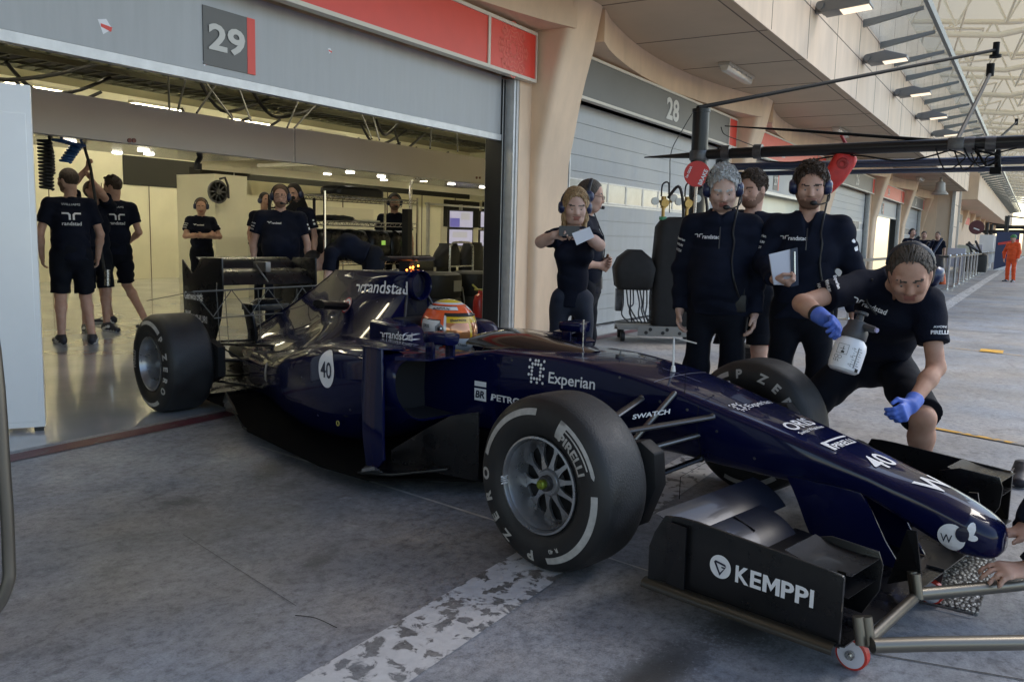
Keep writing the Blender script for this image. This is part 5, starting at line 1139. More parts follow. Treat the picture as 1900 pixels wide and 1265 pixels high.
M_hpad = mat('headset_navy', (.015, .024, .075), .35, coat=.3); M_hband = mat('headset_band', (.02, .022, .03), .4)
M_hair = {'brown': mat('brown_hair', (.050, .030, .018), .6, var=.35, vscale=90, stretch=(1, 1, .2), bump=.9, bscale=170), 'dark': mat('dark_hair', (.022, .015, .011), .6, var=.35, vscale=90, stretch=(1, 1, .2), bump=.9, bscale=170), 'grey': mat('grey_hair', (.46, .46, .45), .6, var=.3, vscale=80, stretch=(1, 1, .2), bump=.9, bscale=170),
          'blonde': mat('blonde_hair', (.36, .23, .11), .55, var=.35, vscale=80, stretch=(1, 1, .2), bump=.9, bscale=170), 'mixed': mat('greying_brown_hair', (.070, .055, .042), .6, var=.4, vscale=80, stretch=(1, 1, .2), bump=.9, bscale=170), 'ginger': mat('reddish_hair', (.10, .055, .03), .6, var=.3, vscale=90)}
M_eye = mat('eye_white', (.34, .31, .29), .35); M_iris = mat('iris', (.03, .03, .03), .2); M_shoe = mat('dark_shoe', (.014, .016, .026), .5, var=.2, vscale=20); M_sole = mat('shoe_white', (.55, .55, .55), .5)
def hand_prims(b, W, d, n, side, curl=.35, thumb=.5, k=.010, r=.0085, spread=0., scale=1.):
    """palm and five fingers; d = towards the fingers, n = out of the palm, side 'L'/'R'"""
    W, d = V(W), unit(d); n = unit(V(n)-d*(V(n)@d)); th = np.cross(n, d)*(1 if side == 'L' else -1); s_ = scale
    b.ecap(W+d*.012*s_, W+d*.078*s_, (.030*s_, .018*s_), (.040*s_, .0145*s_), th, k=.02)
    for i, (ln, off) in enumerate(((.072, .030), (.080, .010), (.074, -.010), (.058, -.029))):
        p = W+d*(.082-.004*abs(i-1))*s_+th*off*s_; dd = unit(d+th*(spread*(1.5-i)))
        ax = np.cross(dd, n); ang = 0
        for j, (fr, da) in enumerate(((.45, 62), (.31, 85), (.24, 50))):
            ang += R(da)*curl*(1+.08*(i-1)); v = dd*math.cos(ang)+n*math.sin(ang); q = p+v*ln*fr*s_; b.cone(p, q, (r-.0004*j)*s_, (r-.0004*(j+1))*s_, k=.005 if j else k); p = q
    p = W+d*.022*s_+th*.026*s_+n*.004; v1 = unit(d*.62+th*(.85-.5*thumb)+n*(.55*thumb)); q = p+v1*.042*s_; b.cone(p, q, .0125*s_, .0105*s_, k=.014)
    v2 = unit(d*.9+th*(.35-.75*thumb)+n*.5*thumb); b.cone(q, q+v2*.032*s_, .0105*s_, .0085*s_, k=.005)
def head_prims(b, H, M, fem=False, skin=0, lip=1, brow=2, beard=None, s=1.):
    """H = head centre, M columns = forward, left, up"""
    P = lambda x, y, z: V(H)+M @ (V(x, y, z)*s)
    b.mi = skin
    b.ell(P(-.008, 0, .030), V(.098, .077, .095)*s, M, k=.02); b.ell(P(.030, 0, -.035), V(.062, .060, .075)*s, M, k=.04)
    b.ell(P(.052, 0, -.082), V(.032, .036, .028)*s, M, k=.03)
    for y in (-1, 1):
        b.cone(P(-.005, y*.060, -.045), P(.045, y*.034, -.088), .020*s, .017*s, k=.035)      # jaw
        b.ell(P(.062, y*.038, -.022), V(.030, .026, .026)*s, M, k=.025)                        # cheek
        b.cone(P(.082, y*.012, .026), P(.074, y*.050, .030), .010*s, .010*s, k=.014)          # brow ridge
        b.ell(P(-.006, y*.079, -.004), V(.024, .010, .032)*s, M, k=.008)                       # ear
    for y in (-1, 1):
        b.ell(P(.100, y*.032, .006), V(.015, .018, .012)*s, M, k=.012, op='s')
        b.ell(P(.0765, y*.032, .0145), V(.0135, .0155, .0095)*s, M, k=.006)          # upper lid
        b.ell(P(.075, y*.032, -.0075), V(.0125, .014, .006)*s, M, k=.006)           # lower lid
    b.cone(P(.088, 0, .018), P(.106, 0, -.022), .009*s, .013*s, k=.012); b.ell(P(.098, .011, -.026), V(.011, .009, .008)*s, M, k=.008); b.ell(P(.098, -.011, -.026), V(.011, .009, .008)*s, M, k=.008)
    b.cone(P(.080, -.018, -.058), P(.080, .018, -.058), .012*s, k=.02)
    b.mi = lip; b.cone(P(.088, -.017, -.052), P(.088, .017, -.052), .0060*s, k=.004); b.cone(P(.087, -.014, -.062), P(.087, .014, -.062), .0068*s, k=.004)
    b.mi = brow
    for y in (-1, 1): b.cone(P(.093, y*.016, .0285), P(.083, y*.050, .031), .0062*s, .0048*s, k=.004, op='m')
    if beard is not None:
        b.mi = beard; b.ell(P(.055, 0, -.085), V(.052, .060, .050)*s, M, k=.01, op='m')
        for y in (-1, 1): b.ell(P(.02, y*.062, -.05), V(.04, .03, .045)*s, M, op='m')
    b.mi = skin
def shoe(parent, ank, toe, col=None, name='shoe', h=.009):
    b = Sdf(); a, t = V(ank), V(toe); d = unit((t-a)*V(1, 1, 0)); sd = V(-d[1], d[0], 0); g = min(a[2]-.09, t[2]-.03)
    hl = V(a[0], a[1], g)-d*.045; tp = V(a[0], a[1], g)+d*.185
    b.mi = 0; b.ecap(hl+V(0, 0, .045), hl+d*.09+V(0, 0, .05), (.038, .045), (.042, .048), sd); b.ecap(hl+d*.1+V(0, 0, .040), tp+V(0, 0, .030), (.045, .040), (.040, .026), sd, k=.05); b.cone(a+V(0, 0, -.04), a+V(0, 0, .015), .044, .042, k=.03, cut='b')
    b.mi = 1; b.ecap(hl+V(0, 0, .012), tp+V(0, 0, .012), (.041, .012), (.041, .012), sd, k=.01)
    for s_ in (-1, 1): b.cone(hl+d*.03+sd*s_*.042+V(0, 0, .035), hl+d*.14+sd*s_*.043+V(0, 0, .062), .008, .006, k=.004)
    return b.build(name, [col or M_shoe, M_sole], parent, h)
L_UA, L_FA, L_TH, L_SH = .29, .265, .43, .42
def person(label, loc, rz=0., H=1.8, J=None, top='polo', bottom='shorts', hair='short', hcol='brown', headset=True, skin=None, h=.010, belly=0., fem=False, head=(0, 0, 0), hands=None, beard=False, group=None, mic=True, glasses=False, build=1., chest_logo=True, back_logo=False, sleeve_logo=True, gloves=None, col=None, legs=True, shoes=True, vneck=False, brow=None, hat=None, tcol=None, slen=.93):
    """local frame: +x ahead of the person, +y to the person's left; J overrides joints (metres)"""
    f = H/1.8; root = thing('person', label, 'person', loc, rz, group)
    j = dict(pel=(0, 0, .95), chest=(.0, 0, 1.27), neck=(-.01, 0, 1.49), hc=(.025, 0, 1.675), shL=(-.01, .185, 1.435), shR=(-.01, -.185, 1.435), elL=(-.03, .25, 1.15), elR=(-.03, -.25, 1.15), wrL=(.05, .265, .90), wrR=(.05, -.265, .90),
             hipL=(0, .095, .92), hipR=(0, -.095, .92), knL=(.02, .115, .50), knR=(.02, -.115, .50), anL=(-.02, .125, .09), anR=(-.02, -.125, .09), toL=(.15, .16, .03), toR=(.15, -.16, .03))
    j = {k: V(v)*f for k, v in j.items()}
    for k, v in (J or {}).items(): j[k] = V(v)
    g = lambda n: j[n]
    M = rotm(*head); skin = skin or M_skin; bw = build; sideU = unit(g('shL')-g('shR')); sideP = unit(g('hipL')-g('hipR'))
    hm = M_hair[hcol]; bm_ = mat('beard_'+hcol, tuple(.5*a+.5*b for a, b in zip((.40, .22, .15), tuple(hm.node_tree.nodes['Principled BSDF'].inputs['Base Color'].default_value)[:3])), .7)
    # ---- the body itself
    b = Sdf(); head_prims(b, g('hc'), M, fem, beard=3 if beard else None)
    b.mi = 0; nb = g('hc')+M @ V(-.03, 0, -.07)
    b.cone(g('neck')-V(0, 0, .03), nb, .056*bw**.5, .054, k=.03)
    b.ecap(g('pel'), g('chest'), (.125*bw, .088*bw), (.13*bw, .088*bw), sideU, k=.03); b.ecap(g('chest'), g('neck')-unit(g('neck')-g('chest'))*.06, (.13*bw, .088*bw), (.10, .065), sideU, k=.03)
    for s_ in 'LR':
        sg = 1 if s_ == 'L' else -1
        b.cone(g('sh'+s_), g('el'+s_), .047*bw**.5, .039, k=.03); b.cone(g('el'+s_), g('el'+s_)+(g('wr'+s_)-g('el'+s_))*.35, .038, .039, k=.02); b.cone(g('el'+s_)+(g('wr'+s_)-g('el'+s_))*.3, g('wr'+s_), .038, .026, k=.02); b.cone(g('neck')-V(0, 0, .04), g('sh'+s_), .055, .052, k=.04)
        if legs:
            b.cone(g('hip'+s_), g('kn'+s_), .078*bw**.5, .054, k=.04); kn, an = g('kn'+s_), g('an'+s_); fw = unit(np.cross(sideP, an-kn)); cb = kn+(an-kn)*.28+fw*.012
            if (fw @ V(1, 0, 0)) > 0: cb = kn+(an-kn)*.28-fw*.012
            b.cone(kn, cb, .054, .056, k=.03); b.cone(cb, an, .055, .036, k=.03); b.cone(an, an-V(0, 0, .03), .036, .034, k=.02)
        if not (gloves and s_ in gloves):
            hp_ = (hands or {}).get(s_) or dict(d=unit(g('wr'+s_)-g('el'+s_))+V(.0, 0, -.1), n=V(.1, -sg, 0), curl=.35)
            hand_prims(b, g('wr'+s_), hp_['d'], hp_['n'], s_, hp_.get('curl', .35), hp_.get('thumb', .5), spread=hp_.get('spread', .04), scale=.92 if fem else 1.)
    body = b.build('body', [skin, M_lip if not beard else mat('lips_dim', (.30, .14, .11), .5), brow or hm, bm_], root, h)
    # ---- eyes
    if h < .012:
        e = MB()
        for y in (-1, 1):
            c = g('hc')+M @ V(.0765, y*.032, .003); e.mi = 0; e.sphere(c, .0112, 12, 8); c2 = c+M @ V(.0068, 0, -.0025); e.mi = 1; e.sphere(c2, .0058, 10, 6)
        e.build('eyes', [M_eye, M_iris], root)
    # ---- hair
    P = lambda x, y, z: g('hc')+M @ V(x, y, z)
    if hair:
        t = {'short': .007, 'thick': .011, 'crop': .004, 'long': .012, 'bun': .011, 'swept': .006}[hair]; hb = Sdf()
        hb.ell(P(-.012, 0, .036), V(.098+t, .077+t, .094+t), M)
        if hair in ('thick',):
            r_ = random.Random(len(label))
            for q in range(16):
                a_ = r_.uniform(-.055, .055); x_ = r_.uniform(-.05, .065); z_ = .036+.098*math.sqrt(max(.05, 1-(a_/.088)**2-((x_+.012)/.11)**2)); hb.cone(P(x_, a_, z_), P(x_+r_.uniform(-.02, .03), a_+r_.uniform(-.02, .02), z_+.012), .013, .006, k=.012)
        if hair == 'long':
            for s_ in (-1, 1): hb.cone(P(.015, s_*.070, .03), P(.015, s_*.074, -.07), .018, .018, k=.03); hb.cone(P(.015, s_*.074, -.07), P(.04, s_*.07, -.19), .018, .010, k=.03)
            hb.ecap(P(-.06, 0, 0), P(-.06, 0, -.15), (.07, .04), (.08, .03), M[:, 1], k=.04)
        if hair == 'bun': hb.ell(P(-.10, 0, -.02), (.05, .04, .05), M, k=.03); 
        hb.ell(P(.088, 0, -.012 if hair != 'crop' else 0.), V(.078, .072 if hair == 'long' else .084, .106), M, k=.012, op='s')
        if hair == 'swept': hb.ell(P(.092, 0, .004), V(.088, .086, .118), M, k=.012, op='s')
        if hair != 'long':
            hb.ell(P(.02, 0, -.115), V(.13, .14, .075), M, k=.015, op='s')
            for s_ in (-1, 1): hb.ell(P(.008, s_*.085, -.026), V(.030, .018, .050), M, k=.008, op='s')
        hb.build('hair', hm, root, h*.8, noise=lambda X, Y, Z: (.0045 if hair in ('thick', 'long') else .002)*np.sin(190*X+60*Z)*np.sin(230*Y+40*X)+(.004 if hair == 'thick' else .0)*np.sin(90*X+80*Y)*np.sin(70*Z+50*Y), smooth=1)
        if h < .0085:
            hr = MB(); r_ = random.Random(len(label)+7); n_s = {'long': 420, 'thick': 640, 'short': 560, 'swept': 620}.get(hair, 200); cnt = 0
            while cnt < n_s:
                u_ = unit((r_.gauss(0, 1), r_.gauss(0, 1), r_.gauss(.3, 1)))
                pz = .036+.102*u_[2]; px = -.012+.106*u_[0]
                if px > .030+.55*max(0, pz-.075) and pz < .104: continue
                if pz < (-.045 if px < -.045 else .012 if abs(u_[1]) < .8 else .02): continue
                dr_ = V(*{'long': (-.5, .9*np.sign(u_[1]), -.9), 'thick': (.35, .15, .35), 'short': (-1., 0, .12), 'swept': (-1., .25*np.sign(u_[1]), -.05)}.get(hair, (-.6, 0, 0)))+V(r_.gauss(0, .35), r_.gauss(0, .35), r_.gauss(0, .3))*(.5 if hair != 'thick' else 1.)
                L_ = {'long': .10, 'thick': .038, 'short': .045, 'swept': .11}.get(hair, .04)*r_.uniform(.7, 1.2); lf = {'long': .03, 'thick': .13, 'short': .05, 'swept': .035}.get(hair, .05)*r_.uniform(.3, 1.2); pts = []; w_ = V(u_)
                for q_ in range(6):
                    s_ = 1.03+lf*(q_/5)**1.3; pts.append(P(-.012+(.098+t)*w_[0]*s_, (.077+t)*w_[1]*s_, .036+(.094+t)*w_[2]*s_)); tg_ = dr_-w_*(dr_ @ w_); w_ = unit(w_+unit(tg_)*L_/5/.1)
                hr.tube(pts, [.0024, .0030, .0030, .0026, .0020, .0008], 4); cnt += 1
            hr.build('hair_strands', hm, root, 80, recalc=False)
    if hat is not None:
        hb = Sdf(); hb.ell(P(-.01, 0, .055), (.115, .095, .085), M); hb.ecap(P(.08, 0, .05), P(.15, 0, .035), (.08, .012), (.06, .01), M[:, 1]); hb.build('cap', hat, root, h)
    # ---- upper clothing
    cl = col or (M_cloth2 if top == 'fleece' else M_cloth); t = .016 if top == 'fleece' else .010; sb = Sdf()
    pel0 = g('pel')-unit(g('chest')-g('pel'))*(.08 if top != 'tuck' else -.07)
    wW = .128 if fem else .146
    sb.ecap(pel0, g('pel')+(g('chest')-g('pel'))*.45, ((.165 if not fem else .160)*bw+t, .115*bw+t), (wW*bw+t, .105*bw+t), sideP+sideU, k=.05, cut='a')
    sb.ecap(g('pel')+(g('chest')-g('pel'))*.45, g('chest')+V(0, 0, .02), (wW*bw+t, .107*bw+t), (.158*bw+t, .112*bw+t), sideU, k=.06); sb.ecap(g('chest')+V(0, 0, .02), g('neck')-(g('neck')-g('chest'))*.32, (.158*bw+t, .110*bw+t), (.125*bw+t, .075+t), sideU, k=.06)
    fwd = unit(np.cross(sideU, g('neck')-g('pel'))); up = unit(g('neck')-g('pel'))
    if belly: c = g('pel')+(g('chest')-g('pel'))*.45+fwd*(.055+belly*.5); sb.ell(c, (.10+belly, .135*bw+belly*.4, .17), np.stack([fwd, sideU, up], 1), k=.08)
    if fem:
        for s_ in (-1, 1): sb.ell(g('chest')+fwd*.085+sideU*s_*.075+up*.015, (.062, .066, .062), np.stack([fwd, sideU, up], 1), k=.05)
    for s_ in 'LR':
        sb.cone(g('neck')-(g('neck')-g('chest'))*.20, g('sh'+s_), .062+t, .058*bw**.5+t, k=.05)
        el = g('el'+s_); sh_ = g('sh'+s_)
        if top in ('polo', 'tuck'): sb.cone(sh_, sh_+(el-sh_)*(.64 if not fem else .45), .056*bw**.5+t, .064*bw**.5+t, k=.035, cut='b')
        else: sb.cone(sh_, el, .058*bw**.5+t, .048+t, k=.035); sb.cone(el, el+(g('wr'+s_)-el)*.97, .047+t, .033+t*.7, k=.025, cut='b')
    sb.cone(g('neck')-up*.045, g('neck')+up*(.018 if top != 'fleece' else .045), .075+t*.5, .070+t*.3, k=.025, cut='b')
    sb.cone(g('neck')+up*.0, g('neck')+up*.09+fwd*.02, .060, .066, k=.008, op='s')
    if vneck or top == 'fleece': sb.cone(g('neck')+fwd*.075+up*.05, g('neck')+fwd*.115-up*(.10 if vneck else .05), .035, .006, k=.012, op='s')
    elif top == 'polo': sb.cone(g('neck')+fwd*.075+up*.05, g('neck')+fwd*.105-up*.05, .024, .004, k=.010, op='s')
    shirt = sb.build('shirt' if top != 'fleece' else 'fleece_top', cl, root, h, noise=wrinkle(.0025 if fem else .0055 if top != 'fleece' else .0065, 22, len(label)))
    # ---- lower clothing
    if legs:
        lb = Sdf(); lb.ecap(g('pel')+V(0, 0, .02), g('pel')-V(0, 0, .07), ((.165 if not fem else .152)*bw, .118*bw), ((.168 if not fem else .16)*bw, .120*bw), sideP, k=.04)
        for s_ in 'LR':
            hp_, kn, an = g('hip'+s_), g('kn'+s_), g('an'+s_)
            if bottom == 'shorts': lb.cone(hp_, hp_+(kn-hp_)*(slen if np.isscalar(slen) else slen['LR'.index(s_)]), .102*bw**.5, .094, k=.03, cut='b')
            else:
                lb.cone(hp_, kn, (.098 if not fem else .092)*bw**.5, .066 if not fem else .058, k=.03); lb.cone(kn, an-V(0, 0, .03), .074 if not fem else .064, .060 if not fem else .048, k=.03, cut='b')
        lb.build('shorts' if bottom == 'shorts' else 'trousers', tcol or col or M_trous, root, h, noise=wrinkle(.0065, 20, 1.+len(label)))
        if shoes:
            for s_ in 'LR': shoe(root, g('an'+s_), g('to'+s_), h=max(h, .008))
    # ---- headset
    if headset:
        hs = MB(); hs.mi = 0; a_ = np.linspace(-.15*PI, 1.15*PI, 17)
        pts = [P(-.012, .098*math.cos(q), .025+.108*math.sin(q)) for q in a_[2:-2]]; hs.tube(pts, .009, 8, flat=(M[:, 0], 1.6)); hs.build('headband', M_hband, root)
        for y in (-1, 1):
            cb = MB(); cb.lathe([(.0, .036), (.026, .036), (.040, .028), (.046, .008), (.046, -.004), (.036, -.012), (.0, -.012)], P(-.006, y*.082, -.004), M @ V(0, y, 0), 24); cb.build('ear_cup', M_hpad, root, 60)
        if mic:
            mb = MB(); mb.tube(catmull([P(0, .105, -.02), P(.06, .10, -.065), P(.105, .055, -.075), P(.112, .025, -.068)], 4), .0045, 6); mb.sphere(P(.112, .018, -.066), .014, 10, 8, scale=(1, 1.5, 1)); mb.build('microphone', M_black, root)
    if glasses:
        gb = MB()
        for y in (-1, 1): gb.tube([P(.104+.004*math.cos(q), y*.034+.024*math.cos(q), .004+.016*math.sin(q)) for q in np.linspace(0, 2*PI, 13)], .0018, 5); gb.tube([P(.104, y*.058, .008), P(.02, y*.08, .012)], .0018, 5)
        gb.tube([P(.106, -.01, .008), P(.106, .01, .008)], .0018, 5); gb.build('glasses', M_black, root)
    # ---- zip and headset cable lying on the garment
    if (top == 'fleece' and chest_logo) or (headset and mic and h < .0102):
        bz_ = sb.bvh()
        def onf(s_, u_):
            p0_ = g('chest')+sideU*s_+up*u_+fwd*.5; q_ = bz_.ray_cast(Vector(p0_), Vector(-fwd), .8)
            return (V(q_[0])+fwd*.004) if q_[0] is not None else None
        if top == 'fleece' and chest_logo:
            pts = [onf(0, u_) for u_ in np.linspace(.145, .02, 6)]; pts = [p_ for p_ in pts if p_ is not None]
            if len(pts) > 2: zb_ = MB(); zb_.tube(pts, .0035, 6); zb_.build('zip', M_dksteel, shirt)
        if headset and mic:
            pts = [onf(s_, u_) for s_, u_ in ((.075, .13), (.085, .06), (.08, -.05), (.10, -.16), (.13, -.26))]; pts = [P(0, .10, -.05)]+[p_+fwd*.006 for p_ in pts if p_ is not None]
            if len(pts) > 3: zb_ = MB(); zb_.tube(catmull(pts, 5), .0055, 6); zb_.build('headset_cable', M_black, root)
            q_ = onf(.14, -.30)
            if q_ is not None: zb_ = MB(); zb_.obox(q_+fwd*.012, sideU*.03, fwd*.016, up*.05); zb_.obox(q_+fwd*.014+up*.065+sideU*.015, sideU*.004, fwd*.004, up*.03); zb_.build('radio', M_black, root, bevel=.004)
    # ---- printing on the shirt
    if chest_logo or back_logo or sleeve_logo:
        bv = sb.bvh()
    if chest_logo:
        d = D2(); logo_bird(d, .012, .006, .04); d.text('randstad', .036, 0, .032, bold=.02, width=.10)
        d.lay('lettering', on_bvh(bv, g('chest')+up*.075-sideU*.135+fwd*.05, sideU, up, .003, .2, fwd), M_white, shirt, .02)
    if back_logo:
        d = D2(); d.text('WILLIAMS', 0, .20, .030, bold=.0, centre=True, sx=1.3); logo_bird(d, 0, .055, .14); d.text('randstad', 0, 0, .052, bold=.015, centre=True)
        d.lay('lettering', on_bvh(bv, g('chest')-fwd*.05-up*.04, -sideU, up, .003, .3, -fwd), M_white, shirt, .02)
    if sleeve_logo:
        for s_ in 'LR':
            sg = 1 if s_ == 'L' else -1; ax = unit(g('el'+s_)-g('sh'+s_)); out = unit(sideU*sg+fwd*.8-ax*(ax @ (sideU*sg+fwd*.8))); u_ = np.cross(-ax, out)
            if s_ == 'R':
                d = D2(); d.text('Experian', -.03, .03, .021, bold=.02, width=.062); d.text('WIHURI', -.03, -.005, .019, bold=.03, width=.058); d.text('HATCH', -.03, -.04, .021, bold=.03, width=.055)
            else: d = D2(); d.disc(0, .03, .012); d.rect(-.012, -.03, .014, -.004)
            d.lay('lettering', on_bvh(bv, g('sh'+s_)+ax*.12, u_, -ax, .003, .2, out), M_white, shirt, .015)
    return root, j, dict(shirt=shirt, sb=sb, fwd=fwd, up=up, side=sideU, P=P, M=M)
def cord(pts, name='cord', r=.005):
    b = MB(); b.tube(catmull(pts, 6), r, 6); return b, name
# ================================================================== PEOPLE
def at(x, y, dep): return CAM+ray(x, y)*dep
def stand(px, py, dep): p = at(px, py, dep); return (p[0], p[1], 0.), p[2]
def look_rz(loc, deg=0.): return math.atan2(-loc[1], -loc[0])+R(deg)
def toL(loc, rz):
    c, s = math.cos(rz), math.sin(rz); o = V(loc)
    return lambda p: V(c*(p[0]-o[0])+s*(p[1]-o[1]), -s*(p[0]-o[0])+c*(p[1]-o[1]), p[2])
# --- 1 bearded mechanic seen from behind
loc, H = (5.03, 8.5, 0), 1.80; rz = R(66)
person('bearded crew member in shorts and polo seen from behind beside the white panel', loc, rz, H, bottom='shorts', hair='short', hcol='brown', headset=False, beard=True, head=(R(38), R(4), 0), back_logo=True, chest_logo=False, h=.0105, build=1.08,
       J=dict(elL=(.0, .28, 1.14), wrL=(.10, .26, .90), elR=(.0, -.28, 1.14), wrR=(.08, -.26, .90), anR=(-.10, -.15, .09), toR=(.1, -.2, .03)))
# --- 2 reaching up
loc = (5.75, 9.25, 0); rz = look_rz(loc, 25); L_ = toL(loc, rz)
w1, w2 = L_(ony(163, 312, 8.95)), L_(ony(171, 336, 8.9)); s1, s2 = V(.02, .2, 1.44), V(.02, -.2, 1.44)
person('crew member with raised arms looking up and pulling a black hose', loc, rz, 1.74, hair='short', hcol='ginger', headset=False, head=(R(10), R(-38), 0), chest_logo=False, sleeve_logo=False, h=.011,
       J=dict(shL=(.02, .19, 1.45), shR=(.02, -.19, 1.45), elR=ik(V(.02, -.19, 1.45), w1, .30, .27, (0, -1, -.2)), wrR=w1, elL=ik(V(.02, .19, 1.45), w2, .30, .27, (.2, 1, -.5)), wrL=w2), hands=dict(L=dict(d=(0, -.2, 1), n=(0, -1, 0), curl=.9), R=dict(d=(0, .1, 1), n=(0, 1, 0), curl=.9)))
hz = thing('hanging_hose', 'black hose with a metal end hanging where the man reaches up', 'hose', (0, 0, 0)); b = MB(); b.tube(catmull([ony(*p, 8.85) for p in ((154, 262), (160, 285), (168, 312), (173, 345), (178, 380), (183, 430), (190, 480), (199, 530))], 5), .016, 8); b.tube([ony(199, 500, 8.8), ony(199, 530, 8.8)], .03, 10, mi=1); b.build('hose', [M_rubber, M_steel], hz)
# --- 3 right hand mechanic from behind, walking stance
loc = (6.25, 9.62, 0); rz = R(72); L_ = toL(loc, rz)
a1, a2 = L_((6.36, 9.94, .09)), L_(onz(272, 598, .09))
person('crew member in navy shorts seen from behind in wide stance, head turned left', loc, rz, 1.83, hair='thick', hcol='brown', headset=False, head=(R(55), R(8), 0), back_logo=True, chest_logo=False, h=.0105,
       J=dict(anL=a1, toL=a1+V(.1, .14, -.06), anR=a2, toR=a2+V(.15, .03, -.06), knL=(.08, .14, .5), knR=(.10, a2[1]*.55-.05, .51), elL=(.0, .28, 1.16), wrL=(.2, .24, 1.02), elR=(-.05, -.27, 1.16), wrR=(.15, -.22, 1.05)))
# --- 4 sliver behind the panel
loc = (3.46, 6.9, 0); person('crew member in dark trousers mostly hidden behind the white panel', loc, R(60), 1.78, bottom='trousers', headset=False, h=.013, chest_logo=False, sleeve_logo=False)
# --- 5 arms folded
loc, H = stand(372, 369, 13.2); rz = look_rz(loc, 20)
person('crew member with folded arms and ear defenders in front of the cream partition', loc, rz, H, bottom='trousers', hair='crop', hcol='ginger', head=(R(-22), R(16), 0), h=.011, mic=False, build=.95, chest_logo=True,
       J=dict(elL=(.06, .27, 1.10), wrL=(.20, -.04, 1.10), elR=(.06, -.27, 1.10), wrR=(.21, .05, 1.13)), hands=dict(L=dict(d=(0, -1, .1), n=(-1, 0, .2), curl=.5), R=dict(d=(-.1, 1, 0), n=(-1, 0, 0), curl=.5)))
# --- 6 big man, 7 man behind, 8 far headset
loc, H = stand(520, 345, 9.5); rz = look_rz(loc, 2); f = H/1.8
person('large bearded crew member in glasses and headset standing behind the rear wing', loc, rz, H, hair='short', hcol='ginger', beard=True, glasses=True, build=1.22, belly=.05, head=(R(-4), R(6), 0), h=.0105, bottom='trousers',
       J=dict(shL=V(-.01, .225, 1.43)*f, shR=V(-.01, -.225, 1.43)*f, elL=V(-.02, .31, 1.13)*f, elR=V(-.02, -.31, 1.13)*f, wrL=V(.06, .31, .87)*f, wrR=V(.06, -.31, .87)*f))
loc, H = stand(547, 342, 10.6); person('bearded crew member in headset half hidden behind the large man', loc, look_rz(loc, -25), H, hair='short', hcol='dark', beard=True, head=(R(0), R(8), 0), h=.0105, bottom='trousers', build=1.1)
loc, H = stand(490, 358, 13.8); person('crew member far back with only a headset head showing left of the large man', loc, look_rz(loc, 30), H, hair='crop', hcol='dark', h=.012, bottom='trousers', chest_logo=False, sleeve_logo=False)
# --- 9 bending over
p0 = at(672, 470, 9.3); rz = R(128); loc = (p0[0], p0[1], 0)
person('crew member bending over with a bare strip of back behind the engine cover', loc, rz, 1.8, hair='short', hcol='dark', headset=False, h=.0105, top='tuck', bottom='trousers', chest_logo=False, sleeve_logo=False, head=(0, R(80), 0), skin=M_skinp,
       J=dict(pel=(-.12, 0, .96), chest=(.16, 0, 1.06), neck=(.36, 0, 1.0), hc=(.50, 0, .90), shL=(.32, .18, .99), shR=(.32, -.18, .99), elL=(.36, .22, .70), elR=(.36, -.2, .70), wrL=(.40, .18, .45), wrR=(.40, -.15, .45), hipL=(-.12, .1, .93), hipR=(-.12, -.1, .93), knL=(-.06, .12, .5), knR=(-.06, -.12, .5), anL=(-.1, .13, .09), anR=(-.1, -.13, .09), toL=(.08, .15, .03), toR=(.08, -.15, .03)))
# --- 10 behind the shelf
loc, H = stand(732, 360, 12.6); person('crew member in headset looking out behind the wire shelf', loc, look_rz(loc, 5), H, hair='short', hcol='dark', h=.011, bottom='trousers', chest_logo=False, sleeve_logo=False, beard=True)
# --- 11 woman photographing
loc, H = stand(1068, 356, 5.9); rz = look_rz(loc, 3); L_ = toL(loc, rz); f = H/1.8
ph = at(1056, 429, 5.55); pl = L_(ph)
wR, wL = L_(at(1026, 437, 5.60)), L_(at(1084, 433, 5.62))
wom, jw, iw = person('woman with blonde hair and headset taking a picture with a phone', loc, rz, H, fem=True, hair='long', hcol='blonde', bottom='trousers', head=(R(4), R(14), 0), skin=M_skinp, h=.0075, mic=False, build=.66, tcol=mat('dark_jeans', (.012, .017, .034), .8, var=.25, vscale=6), sleeve_logo=False, chest_logo=False, brow=M_hair['mixed'],
       J=dict(shL=V(-.0, .152, 1.43)*f, shR=V(-.0, -.152, 1.43)*f, wrR=wR, wrL=wL, elR=L_(at(1004, 449, 5.72)), elL=L_(at(1112, 455, 5.75))), hands=dict(R=dict(d=(.1, .75, .28), n=(.5, .35, -.5), curl=.55, thumb=.8), L=dict(d=(.1, -.95, .12), n=(.5, -.3, -.6), curl=.6, thumb=.8)))
pt_ = thing('phone', 'dark phone held up by the woman', 'phone', ph, rz); b = MB(); b.loft([[(x, p[0], p[1]) for p in rpoly([(-.068, -.034), (.068, -.034), (.068, .034), (-.068, .034)], .012, 4)] for x in (-.006, .006)]); b.cyl((.006, .045, .016), (.008, .045, .016), .006); b.build('phone', mat('phone_grey', (.045, .045, .047), .4), pt_)
pp = thing('paper_sheet', 'folded white paper sheet held beside the phone', 'paper', at(1081, 437, 5.53), rz); b = MB()
_o = V(pp.location); cs = [toL(_o, rz)(at(*q, 5.52))-V(0, 0, _o[2]) for q in ((1061, 433), (1094, 421), (1103, 440), (1070, 455))]; b.prism(cs, (.003, 0, 0)); b.build('sheet', mat('paper', (.75, .76, .82), .7), pp)
# --- 12 man behind the woman
loc, H = stand(1091, 337, 6.5); person('man with glasses and headset standing behind the woman', loc, R(-75), H, hair='short', hcol='mixed', glasses=True, h=.010, bottom='trousers', head=(R(6), R(8), 0), chest_logo=False, sleeve_logo=False, build=1.05,
       J=dict(elR=(.0, -.24, 1.04), wrR=(.13, -.06, 1.02), elL=(.0, .25, 1.04), wrL=(.15, .06, 1.05)))
